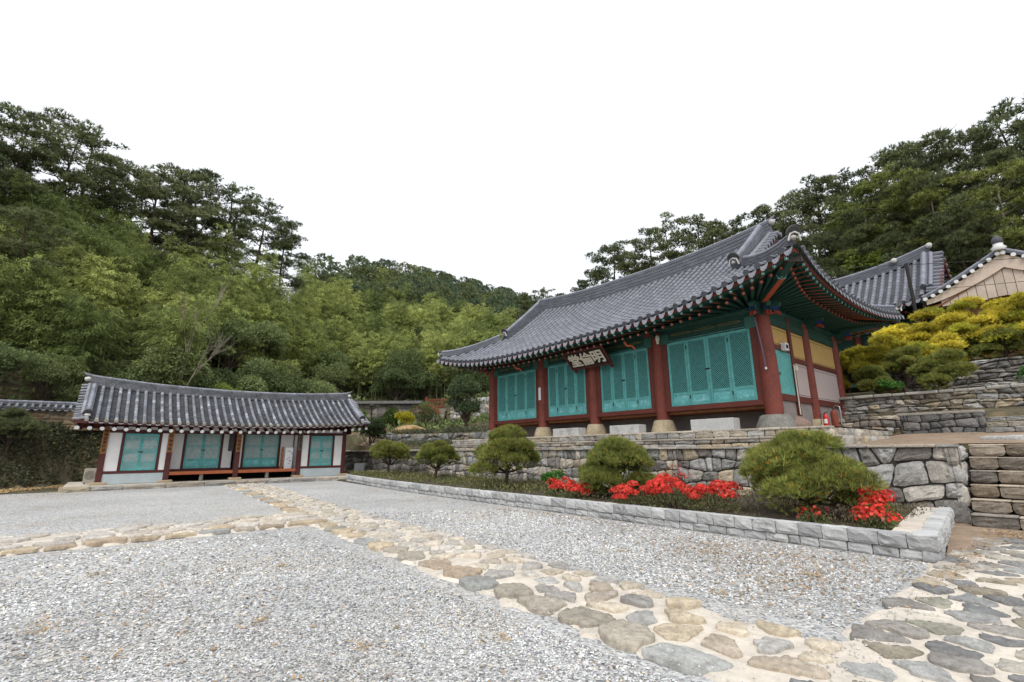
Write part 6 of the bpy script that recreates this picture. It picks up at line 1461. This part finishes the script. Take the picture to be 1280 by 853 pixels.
# ---- azaleas
def azalea(seed,R,H,nf):
    rng=np.random.default_rng(seed);w=MB();f=MB();g=MB()
    for i in range(9):a=rng.uniform(0,2*PI);limb(w,(0,0,-.05),(R*.7*math.cos(a),R*.7*math.sin(a),H*.7),.012,.004,rng,.1,4,4)
    cl=[];
    for i in range(11):
        a=rng.uniform(0,2*PI);r=math.sqrt(rng.uniform(0,1))*R*.85;cl.append((r*math.cos(a),r*math.sin(a),H*(.50+.62*rng.random())*(1-.45*(r/R)**2),rng.uniform(.10,.22)))
    C=[];D=[]
    for c in cl:
        k=nf//11;e=rdir(rng,k);e[:,2]=np.abs(e[:,2])*1.1-.15;C.append(A(*c[:3])+e*c[3]*A(1.1,1.1,.75));D.append(e)
    C=np.concatenate(C);D=np.concatenate(D);D/=np.linalg.norm(D,axis=1)[:,None];n=len(C);tone=rng.uniform(.55,1.2,n)
    hue=np.where(rng.random((n,1))<.22,A(1.05,2.6,2.2),A(1,1,1))
    for p in range(5):   # five petals per flower
        a=p*2*PI/5+rng.uniform(0,1,n);u=np.cross(D,rdir(rng,n) if p==0 else REF) if False else None
        if p==0:
            REF=np.cross(D,rdir(rng,n));REF/=np.linalg.norm(REF,axis=1)[:,None];R2=np.cross(D,REF);ph=rng.uniform(0,6,n)
        an=ph+p*2*PI/5;d=REF*np.cos(an)[:,None]+R2*np.sin(an)[:,None];s=-REF*np.sin(an)[:,None]+R2*np.cos(an)[:,None]
        L=.029;V=np.stack([C,C+d*L*.7+s*.0125+D*.010,C+d*L+D*.008,C+d*L*.7-s*.0125+D*.010],1).reshape(-1,3);f.add(V,np.arange(4*n).reshape(-1,4),np.stack([tone,tone,tone],1)*hue)
    k=760;e=rdir(rng,k);e[:,2]=np.abs(e[:,2])*.8;Cg=e*A(R*.9,R*.9,H*.75)*rng.uniform(.5,1.12,(k,1));leaves(g,Cg,e+rng.normal(size=(k,3))*.4+A(0,0,.3),.055,.016,rng,(1,1,1),.35)
    return w,f,g
AZ=[(-10.33,10.6,.52,.52,420,'leftmost red azalea left of the dense round pine'),(-9.58,10.4,.55,.38,420,'red azalea hugging the left foot of the round pine'),(-7.33,10.15,.66,.52,560,'low red azalea at the right foot of the round pine'),(-6.33,10.2,.75,.74,900,'largest red azalea mound between the two big pines'),(-5.58,10.45,.6,.66,560,'red azalea at the right end of the long red row'),(-6.78,10.7,.6,.60,460,'red azalea behind the long red row'),(-2.75,10.85,.36,.70,300,'red azalea with yellow-green leaves right of the rightmost pine'),(-2.55,10.15,.26,.36,150,'small red azalea in the right corner of the kerb'),(-3.48,10.0,.25,.30,36,'sparse azalea with few red flowers below the rightmost pine'),(-8.28,13.6,.2,.9,40,'few red blossoms against the wall right of the round pine')]
for i,(x,y,R,H,nf,lab) in enumerate(AZ):
    w,f,g=azalea(400+i,R,H,int(nf*1.5));e=empty('azalea',(0,0,0),0,lab,'azalea','red azaleas in the planting bed');w.build('stems',MT['bark'],e);f.build('flowers',MT['azalea'],e);g.build('leaves',MT['broad'] if i!=6 else MT['lime'],e);e.location=(x,y,.27)
# ---- leafy green shrub by the wall, ground cover
w,f=broad_tree(450,.75,.42,9,.10,90,.1,.8,(1,1,1));thing_from('green_shrub',(w,f),MT['bark'],mat('bright_green_leaves',(.075,.20,.035),.5,attr=True,trans=.3,noise=(6,.2)),(-12.35,12.2,.28),'small bright green leafy shrub right of the tallest clipped pine','shrub',wname='stems',fname='leaves')
def groundcover(name,x0,x1,n,seed,cols,L,w_,ylo=None,h=.0):
    rng=np.random.default_rng(seed);x=rng.uniform(x0,x1,n);lo_=np.interp(x,[-29.5,-27.2,-21,-16.7,-9.6,-3.5,-2.2],[11.6,10.9,10.15,9.85,9.65,9.55,9.55]);y=lo_+(13.85-lo_)*rng.beta(1.1,1.1,n)
    den=np.sin(x*1.9)*np.cos(y*2.3+x)+rng.normal(size=n)*.5;k=den>-.1;x,y=x[k],y[k];n=len(x);C=np.stack([x,y,.27+rng.uniform(0,.12+h,n)],1);D=rng.normal(size=(n,3))*A(.6,.6,.2)+A(0,0,.9)
    m=MB();c=A(*cols[0])*rng.uniform(.7,1.3,(n,1));alt=rng.random(n)<.35;c[alt]=A(*cols[1])*rng.uniform(.7,1.3,(alt.sum(),1));leaves(m,C,D,L,w_,rng,c,.15);tag(m.build(name,MT['pebble']),kind='stuff')
groundcover('ground_cover',-29,-9.5,21000,5,[(.10,.12,.035),(.22,.19,.09)],.10,.014,h=.10)
groundcover('dry_ground_cover',-9.5,-2.3,15000,6,[(.13,.095,.06),(.10,.115,.04)],.07,.010,h=.12)
def weeds(n,seed):
    rng=np.random.default_rng(seed);m=MB()
    for i in range(n):
        x=rng.uniform(-27,-3);y=rng.uniform(12.2,13.8);h=rng.uniform(.2,.6)
        for j in range(14):
            a=rng.uniform(0,2*PI);p=A(x,y,.27);q=p+A(math.cos(a)*h*.4,math.sin(a)*h*.4,h*rng.uniform(.6,1));m.tube([p,(p+q)/2+A(0,0,.03),q],[.004,.003,.001],3,A(.20,.16,.10)*rng.uniform(.5,1.4),caps=False)
    tag(m.build('dry_stalks',MT['pebble']),kind='stuff')
weeds(60,3)
# ---- golden cypress bushes
def golden(seed,R,H):
    rng=np.random.default_rng(seed);w=MB();f=MB();limb(w,(0,0,-.2),(0,0,H*.6),.08,.04,rng)
    for i in range(26):
        a=rng.uniform(0,2*PI);q=math.sqrt(rng.uniform(.02,1));c=A(R*.85*q*math.cos(a),R*.85*q*math.sin(a),H*(1-.72*q*q)*rng.uniform(.45,.95));r=R*rng.uniform(.2,.34);limb(w,(0,0,H*.15),c,.03,.01,rng,.08,4,4)
        k=240;an=rng.uniform(0,2*PI,k);rr=np.sqrt(rng.uniform(0,1,k))*r;C=c+np.stack([rr*np.cos(an),rr*np.sin(an),.35*r*(1-(rr/r)**2)+rng.normal(size=k)*.05],1);D=np.stack([np.cos(an)*rr/r*1.1,np.sin(an)*rr/r*1.1,np.full(k,.45)],1);D/=np.linalg.norm(D,axis=1)[:,None]
        tone=rng.uniform(.8,1.2);needles(f,C,D,5,.17,.022,.55,rng,A(1,1,1)*tone if rng.random()<.88 else A(.8,.92,1)*tone,.2)
    return w,f
GB=[(-6.6,25.2,4.2,1.3,1.7),(-5.5,26.3,4.6,1.6,2.2),(-4.5,27.1,4.9,1.6,2.5),(-3.4,27.5,5.0,1.7,2.75),(-2.2,27.8,5.1,1.7,2.9),(-.8,28.0,5.1,1.7,3.2),(-3.9,26.3,4.6,1.3,1.5),(-7.4,24.9,3.9,1.0,1.2)]
gl=['golden bush closest to the hall back corner','second golden bush from the left, below the rear hall','golden bush between pole and timber house, third from left','golden bush under the timber house left post','tall golden bush before the timber house wall','tallest golden bush cut by the right edge','low golden bush in front, above the flat-topped pine','small golden bush low behind the hall corner column']
for i,(x,y,z,R,H) in enumerate(GB): thing_from('golden_bush',golden(500+i%4,R,H),MT['bark'],MT['gold'],(x,y,z),gl[i],'bush','golden yellow cypress bushes',rz=i)
# small green shrubs at the terrace foot
for i,(x,y,z,lab) in enumerate(((-4.75,23.1,3.5,'bright leafy shrub at the foot of the dark clipped pine'),(-.9,25.4,3.8,'small lime green sprig against the top stone wall'))):
    thing_from('leafy_shrub',broad_tree(460+i,.7,.5,8,.09,90,.1),MT['bark'],bpy.data.materials['bright_green_leaves'],(x,y,z),lab,'shrub',wname='stems',fname='leaves')
# ---- ivy on the left bank
def ivy(name,region,n,seed,L=.10,col=(1,1,1)):
    rng=np.random.default_rng(seed);x=rng.uniform(region[0],region[1],n);y=rng.uniform(region[2],region[3],n);z=terrain(x,y)
    k=(z>.06)&(z<3.6);x,y,z=x[k],y[k],z[k];e=.1;gx=(terrain(x+e,y)-z)/e;gy=(terrain(x,y+e)-z)/e;N=np.stack([-gx,-gy,np.ones(len(x))],1);N/=np.linalg.norm(N,axis=1)[:,None]
    h=.10+.16*np.sin(x*2.1+np.sin(y*3))*np.cos(y*1.7);C=np.stack([x,y,z],1)+N*(h+rng.uniform(-.08,.10,len(x)))[:,None];D=N*.5+rng.normal(size=C.shape)*.7+A(0,0,-.3);m=MB();leaves(m,C,D,L,L*.36,rng,col,.45);tag(m.build(name,MT['ivy']),kind='stuff')
ivy('ivy',(-38.5,-30.6,-12,.4),75000,8,.105)
ivy('dry_vines',(-38.5,-30.6,-12,.4),9000,18,.12,(1.9,1.4,1.0))
ivy('bank_plants',(-41,-35.8,-12,14),26000,9,.16,(.9,1,.8))
def patch(name,cx,cy,rx,ry,n,mt,L,seed,col=(1,1,1),zmax=.2,w_=.3):
    rng=np.random.default_rng(seed);x=cx+rng.normal(size=n)*rx*.5;y=cy+rng.normal(size=n)*ry*.5;z=terrain(x,y)+rng.uniform(0,zmax,n);m=MB();leaves(m,np.stack([x,y,z],1),rng.normal(size=(n,3))*A(.6,.6,.3)+A(0,0,.7),L,L*w_,rng,col,.3);tag(m.build(name,mt),kind='stuff')

for i,(x,y,R,H,lab) in enumerate(((-34.4,-3.6,1.5,2.1,'low dark pine on the ivy bank beside the tiled wall'),(-33.6,-5.6,1.5,2.2,'dark pine on the ivy bank cut by the left edge'))):
    thing_from('bank_pine',clipped_pine(350+i,R,H,1.3,.5,2600,.2,.02,9,k=7,candles=False),MT['bark'],MT['pine'],(x,y,float(terrain(x,y))-.1),lab,'pine shrub','low pines on the ivy bank',rz=i)
def strip():
    rng=np.random.default_rng(61);n=9000;y=rng.uniform(-9,.2,n);f=np.interp(y,[-9,-5,-3,-1.2,0,14],[-30.3,-31.2,-32.2,-35.2,-35.9,-36.6]);x=f+rng.normal(size=n)*.5+.5;x=np.minimum(x,-29.4+rng.uniform(-.3,.3,n));z=np.maximum(terrain(x,y),0)+rng.uniform(0,.04,n)
    m=MB();leaves(m,np.stack([x,y,z],1),rng.normal(size=(n,3))*A(1,1,.15)+A(0,0,.15),.14,.02,rng,(1,.88,.66),.3);tag(m.build('dry_verge_grass',MT['straw']),kind='stuff')
strip()
# ------------------------------------------------------------------ trees on the slopes
def proto(name,wf,mw,mf,wname='trunk',fname='crown'):
    w,f=wf;e=empty(name,(0,0,-200));e.location=(0,0,0);w.build(wname,mw,e);f.build(fname,mf,e);return e
used=set()
def plant(p,x,y,s=1,rz=None,label='',group=None,dz=-.15,sz=None,z=None):
    z=float(terrain(x,y)) if z is None else z
    rz=random.uniform(0,6.28) if rz is None else rz
    sc=(s,s,sz or s)
    if id(p) not in used:
        used.add(id(p));p.location=(x,y,z+dz);p.rotation_euler=(0,0,rz);p.scale=sc;p['label']=label
        if group:p['group']=group
        return p
    return copy_thing(p,(x,y,z+dz),rz,sc,label,group=group)
def azp(az,r):a=math.radians(az);return r*math.cos(a),r*math.sin(a)
PINES=[proto('pine_tree',pine_tree(11+i,11.0,[3.4,3.0,3.8,2.8,3.3][i],[24,20,26,18,22][i],1.15,[.30,.36,.26,.42,.34][i],dens=1.25),MT['bark'],MT['pine']) for i in range(5)]
for p in PINES:tag(p,cat='pine tree')
YP=[proto('ochre_pine',pine_tree(31+i,10.0,3.0,24,1.15,.25,dens=1.2),MT['bark'],MT['ochre2']) for i in range(2)] if False else None
BAM=[proto('bamboo_clump',bamboo_clump(41+i,[9.5,8.5,10.5,8.][i],[8,7,8,9][i],1.5,1.0),MT['culm'],MT['bamboo'],'culms','foliage') for i in range(4)]
for p in BAM:tag(p,cat='bamboo')
BRO=[proto('broadleaf_tree',broad_tree(61+i,[5.5,6.5,4.8][i],[2.5,2.7,2.6][i],[16,18,15][i],.19,420,.2),MT['bark'],MT['broad']) for i in range(3)]
for p in BRO:tag(p,cat='tree')
LIM=[proto('spring_green_tree',broad_tree(71+i,[6,4.4][i],[2.4,2.3][i],15,.18,400,.25),MT['bark2'],MT['lime']) for i in range(2)]
for p in LIM:tag(p,cat='tree')
OCH=proto('ochre_tree',pine_tree(81,9,2.2,24,1.0,.2,dens=1.1),MT['bark2'],MT['ochre']);tag(OCH,cat='tree')
random.seed(17)
# skyline elevation (tangent) against azimuth, for tree tops
SKY=np.array([(84,.535),(88,.53),(91.6,.51),(95.6,.51),(99.4,.515),(103,.503),(106,.495),(109,.48),(114,.46),(119,.468),(123.5,.47),(127,.43),(129.7,.372),(131.8,.346),(134.8,.362),(138,.340),(142,.369),(148,.395),(154,.406),(159.6,.413),(164.6,.43),(167.8,.475),(172,.507),(176,.50),(179.3,.497),(184,.535),(188,.53),(191,.522),(200,.52)])
def top_z(az,r): return EYE+r*np.interp(az,SKY[:,0],SKY[:,1])
def az_of(x,y):
    a=math.degrees(math.atan2(y,x));return a if a>0 else a+360
ordi=['first','second','third','fourth','fifth','sixth','seventh','eighth','ninth','tenth','eleventh','twelfth','thirteenth','fourteenth','fifteenth','sixteenth','seventeenth','eighteenth','nineteenth','twentieth']
# skyline pines: left hillside
cnt=0;az=192.
while az>166:
    r=np.interp(az,[166,172,180,192],[70,64,58,54])+random.uniform(-2,2);x,y=azp(az,r);zt=top_z(az,r)+random.uniform(-1.4,.9);z=float(terrain(x,y));H=max(7,zt-z);s=H/11
    plant(PINES[cnt%5],x,y,min(s,1.35)*random.uniform(.9,1.05),None,('dark pine on the left skyline, %s from the left edge'%ordi[cnt]) if cnt<20 else 'dark pine on the left skyline',group='pines on the left skyline',z=z,sz=s);cnt+=1
    az-=random.uniform(1.9,2.9)
# skyline pines: right hillside
cnt=0;az=138.
while az>84:
    r=np.interp(az,[84,95,110,125,131,138],[50,52,56,60,68,74])+random.uniform(-2,2);x,y=azp(az,r);zt=top_z(az,r)+random.uniform(-1.3,.8);z=float(terrain(x,y));H=max(6.5,zt-z);s=H/11
    plant(PINES[(cnt*3)%5],x,y,min(s,1.3)*random.uniform(.85,1.0),None,('dark pine on the right skyline, %s counting from its left end'%ordi[cnt]) if cnt<20 else 'dark pine on the right skyline near the right edge',group='pines on the right skyline',z=z,sz=s);cnt+=1
    az-=random.uniform(1.8,2.7)
# fill the right slope with pines and spring-green trees
def fill(az0,az1,r0,r1,da,dr,chooser,margin=.6):
    az=az0
    row=0
    r=r0
    while r<r1:
        a=az0+random.uniform(0,da)
        while a<az1:
            rr=r+random.uniform(-.35,.35)*dr;x,y=azp(a+random.uniform(-.3,.3)*da,rr);z=float(terrain(x,y));av=top_z(a,rr)-z-margin
            chooser(a,rr,x,y,z,av);a+=da*52/rr*random.uniform(.85,1.2)
        r+=dr;row+=1
def ch_right(a,r,x,y,z,av):
    if y<38 and x>-14 and x<6: return
    q=random.random()
    if q<.70:
        s=min(av/11,random.uniform(.75,1.05));
        if s<.4:return
        plant(random.choice(PINES),x,y,s,None,'green pine on the wooded slope behind the large hall',group='pines filling the slope behind the hall',z=z)
    elif q<.93:
        s=min(av/6,random.uniform(.9,1.3));
        if s<.4:return
        plant(random.choice(LIM if a<112 else BRO),x,y,s,None,'yellowish green young tree among the pines behind the hall' if a<112 else 'leafy bush among the pines behind the hall',group='green trees behind the hall',z=z)
    else: plant(random.choice(BRO),x,y,1.0,None,'leafy dark tree low on the slope behind the hall',group='leafy trees behind the hall',z=z)
fill(85,131,43,60,4.2,3.6,ch_right,.9)
OLV=[proto('yellow_green_pine',pine_tree(51+i,11.0,3.4,24,1.2,.22,dens=1.2),MT['bark2'],MT['olive']) for i in range(2)]
for p in OLV:tag(p,cat='tree')
for i,(a,r,t) in enumerate(((101.6,50,.455),(98.2,48,.47),(95.2,47,.43),(91.2,46,.42))):
    x,y=azp(a,r);z=float(terrain(x,y));s=(EYE+r*t-z)/11;plant(OLV[i%2],x,y,s,None,'yellow-green pine behind the rear roofs, %s from the left'%ordi[i] if False else 'yellow-green tinted pine high behind the rear hall roof',group='yellow-green pines behind the rear roofs',z=z)
for a,r,s in((97,46,1.3),(101,47,1.35),(93,44,1.1),(99,50,1.4),(88.5,42,1.1),(104,49,1.2)):
    x,y=azp(a,r);plant(random.choice(LIM),x,y,s,None,'yellow-green spring tree high behind the rear hall roofs',group='yellow-green trees behind the rear roofs')
for a,r,s,l in((117.6,40,.98,'slim ochre-yellow tree behind the middle of the hall ridge'),(122.0,42,.88,'smaller ochre-yellow tree left of the one above the hall ridge')):
    x,y=azp(a,r);plant(OCH,x,y,s,None,l)
x,y=azp(86.3,30);plant(LIM[0],x,y,.95,None,'bright green leafy tree cut by the right edge beside the timber house',z=6.5)
# left hillside: bamboo in the middle, leafy shrubs at the foot, pines between
def ch_left(a,r,x,y,z,av):
    if x>-40 and y<14.5: return
    q=random.random()
    if r<45.5 and a<172: 
        return
    if (a>180 and q<.07) or (a>187 and q<.22):
        s=min(av/11,random.uniform(.8,1.1));
        if s>.45: plant(random.choice(PINES),x,y,s,None,'pine standing amid the bamboo on the left slope',group='pines within the left slope',z=z)
        return
    if q<.90:
        s=min(av/9.5,random.uniform(.8,1.12));
        if s>.35: plant(random.choice(BAM),x,y,s,None,'feathery green bamboo on the slope behind the small house' if a>168 else 'feathery yellow-green bamboo on the slope right of the small house roof',group='bamboo on the left hillside' if a>168 else 'bamboo on the middle hillside',z=z)
    else:
        s=min(av/6,random.uniform(.8,1.2))
        if s>.35: plant(random.choice(BRO),x,y,s,None,'leafy tree among the bamboo on the left slope',group='leafy trees in the bamboo',z=z)
fill(165,197,42,61,3.0,2.9,ch_left,1.2)
fill(138.5,165,57,88,2.6,3.6,ch_left,2.2)
# foot of the slope: leafy shrubs and small trees
FT=[(188,39.5,.75),(184.5,40.5,.6),(181.5,41,.7),(178,42,.8),(175.5,41.5,1.0),(172.8,42.5,1.05),(170.2,44,.95),(167.5,46,1.05),(165,48,1.1),(162.5,50,1.0),(160.5,55,.8),(157.5,58,.75),(166,51,.9),(171,48,1.0),(174,46.5,1.15),(169,49.5,1.15),(190,37,.55)]
for i,(a,r,s) in enumerate(FT):
    x,y=azp(a,r);plant(BRO[i%3],x,y,s,None,'leafy tree at the slope foot behind the small house, %s from left'%ordi[sorted([-f[0] for f in FT]).index(-a)],group='leafy trees behind the small house')
for i,(a,r,s,l) in enumerate(((170.9,41.2,.62,'lime green bush above the middle of the small house roof'),(172.3,41.5,.5,'smaller lime green bush left of the other lime bush'),(166,44.5,.5,'pale green bush above the right part of the small house roof'))):
    x,y=azp(a,r);plant(LIM[i%2],x,y,s,None,l)
w,f=broad_tree(90,5.4,3.1,26,.17,620,.12,.75);big=proto('round_tree',(w,f),MT['bark'],MT['broad']);x,y=-49.2,24.5;plant(big,x,y,.98,0,'large rounded dark green tree behind the dry-stone wall',z=6.5);tag(big,cat='tree')
x,y=azp(150.5,56.5);plant(BRO[0],x,y,.95,None,'dark camellia-like tree left of the red gate',z=6.3)
x,y=azp(147,57);plant(BRO[1],x,y,.95,None,'leafy tree behind the red gate',z=6.3)
x,y=azp(144.5,55);plant(BRO[2],x,y,1.0,None,'leafy tree between gate and the hall left column',z=6.3)
x,y=azp(149,63);plant(OCH,x,y,1.1,None,'ochre-yellow tree touching the left eave tip of the hall',z=7)
x,y=azp(152,60);plant(LIM[1],x,y,1.0,None,'yellow-green tree beside the ochre tree left of the hall eave',z=7)
# bare pale tree on the left slope
def bare():
    rng=np.random.default_rng(4);w=MB()
    def br(p,d,L,r,lv):
        e=p+d*L;limb(w,p,e,r,r*.6,rng,.06,4,5)
        if lv>0:
            for k in range(3 if lv>1 else 2):dd=d+rdir(rng,1)[0]*.55;dd[2]=abs(dd[2])*.8+.25;dd/=np.linalg.norm(dd);br(p+(e-p)*rng.uniform(.55,1),dd,L*rng.uniform(.5,.75),r*.55,lv-1)
    br(A(0,0,0),A(.1,.1,1),3.2,.085,3);br(A(0,0,.5),A(.5,.4,.75),2.6,.06,3);return w
w=bare();x,y=azp(175.2,40.6);z=float(terrain(x,y));e=empty('bare_tree',(0,0,0),0,'leafless pale-barked tree above the small house roof','tree');w.build('branches',MT['bark2'],e);e.location=(x,y,z);e.scale=(.95,.95,1.75)
# far hill: one mass of pines that nobody could count, as one object, plus the nearer ones as trees
def far_wood():
    rng=np.random.default_rng(77);m=MB();k=0
    for r in np.arange(84,165,4.2):
        a=137.
        while a<168:
            aa=a+rng.uniform(-.7,.7);rr=r+rng.uniform(-1.8,1.8);x,y=azp(aa,rr);a+=2.7*84/rr*rng.uniform(.8,1.2)
            r1=np.interp(aa,HT[:,0],HT[:,3])
            if rr>r1+3:continue
            z=float(terrain(x,y));av=top_z(aa,rr)-z;H=min(av-.2,rng.uniform(6.5,9.5));R=rng.uniform(1.9,2.9)
            if H<3:continue
            if rr>r1-5:H=max(H,min(av+rng.uniform(-1.2,.5),10))
            R*=1.25;n=300;t=rng.beta(2.2,1.1,n);an=rng.uniform(0,2*PI,n);q=R*np.sqrt(np.clip(1-np.clip((t-.55)/.47,-.9,1)**2,0,1))*(1+.3*np.sin(an*3+k))*rng.uniform(.5,1,n)
            C=np.stack([x+q*np.cos(an),y+q*np.sin(an),z+H*(.25+.75*t)],1);D=np.stack([np.cos(an)*.8,np.sin(an)*.8,np.full(n,.7)],1);D/=np.linalg.norm(D,axis=1)[:,None]
            c=A(*[(1,1,1),(1.25,1.15,.9),(.85,.95,1.05),(1.5,1.35,.8)][rng.choice(4,p=[.45,.25,.2,.1])])*rng.uniform(.85,1.25);needles(m,C,D,4,.62,.12,.9,rng,c,.3);k+=1
    # low growth between the trees
    tag(m.build('distant_wood',MT['farpine']),kind='stuff')
MT['farpine']=leafmat('distant_pine_foliage',(.13,.16,.085),.2,.0)
far_wood()
# undergrowth covering the slopes: uncountable
def under():
    rng=np.random.default_rng(78);n=60000;a=np.radians(np.concatenate([rng.uniform(84,131,n//3),rng.uniform(138,197,n-n//3)]));r=np.sqrt(rng.uniform(40**2,80**2,n));x=r*np.cos(a);y=r*np.sin(a);z=terrain(x,y)
    k=(z>3.2)&~((x>-40)&(y<14))&~((x>-15)&(y<37));x,y,z=x[k],y[k],z[k];n=len(x);m=MB();C=np.stack([x,y,z+rng.uniform(0,.9,n)*(.5+.5*np.sin(x*.9)*np.cos(y*.8))],1);leaves(m,C,rng.normal(size=(n,3))*A(.7,.7,.4)+A(0,0,.5),.45,.12,rng,(1,1,1),.4);tag(m.build('undergrowth',MT['broad']),kind='stuff')
under()
# ---- planting in the gap between the two buildings
w,f=broad_tree(95,4.9,1.55,20,.13,520,.22,.85);thing_from('young_conifer',(w,f),MT['bark'],MT['conif'] if 'conif' in MT else leafmat('young_tree_leaves',(.10,.135,.065),.2,.1),(-30.5,21.0,2.5),'bushy small green tree with short trunk standing left of the hall left column','tree')
w,f=broad_tree(96,2.5,1.2,14,.13,300,.1,.95);thing_from('camellia_bush',(w,f),MT['bark'],leafmat('camellia_leaves',(.045,.068,.028),.1,.05),(-33.6,14.9,1.7),'dark glossy camellia bush just right of the small house roof corner','bush')
w,f=broad_tree(97,2.0,1.0,14,.11,260,.05,.9);thing_from('yellow_bush',(w,f),MT['bark'],mat('yellow_flower_petals',(.50,.45,.03),.7,attr=True,trans=.3,noise=(3,.35)),(-39.1,20.4,3.3),'yellow flowering bush in front of the dry-stone wall','bush',wname='stems',fname='flowers')
for i,(x,y,z,R,H,lab) in enumerate(((-43.0,17.6,3.6,1.4,1.9,'green hedge shrub left of the yellow bush'),(-41.6,20.4,3.6,1.3,1.8,'green hedge shrub directly left of the yellow flowers'),(-43.6,15.8,3.5,1.4,1.8,'green hedge shrub behind the garden lamp post'))):
    thing_from('hedge_shrub',broad_tree(98+i,H,R,12,.15,300,.05,.8),MT['bark'],leafmat('hedge_leaves%d'%i,(.10,.16,.035),.3,.1) if i==0 else bpy.data.materials['hedge_leaves0'],(x,y,z),lab,'shrub','hedge shrubs by the dry-stone wall',wname='stems',fname='leaves')
w,f=broad_tree(104,2.6,1.5,14,.13,250,.1,.9);e=thing_from('red_flowering_shrub',(w,f),MT['bark'],MT['broad'],(-39.6,22.7,3.5),'green shrub dotted with red flowers left of the mossy gate steps','shrub',wname='stems',fname='leaves')
m=MB();rng=np.random.default_rng(6);e_=rdir(rng,90);e_[:,2]=np.abs(e_[:,2]);leaves(m,A(*e.location)+A(0,0,1.2)+e_*A(1.4,1.4,1.2),rdir(rng,90),.14,.07,rng);m.build('flowers',MT['azalea'],e)
patch('hedge_ivy',-29.5,18.6,6.5,2.2,16000,MT['ivy'],.14,12,(1,1,1),.35)
patch('lawn_grass',-38,17,9,5,14000,MT['grass'],.09,13,(1,1,1),.05,.12)
patch('gap_grass',-43,22.5,8,5,12000,MT['straw'],.12,14,(.9,.85,.7),.06,.12)
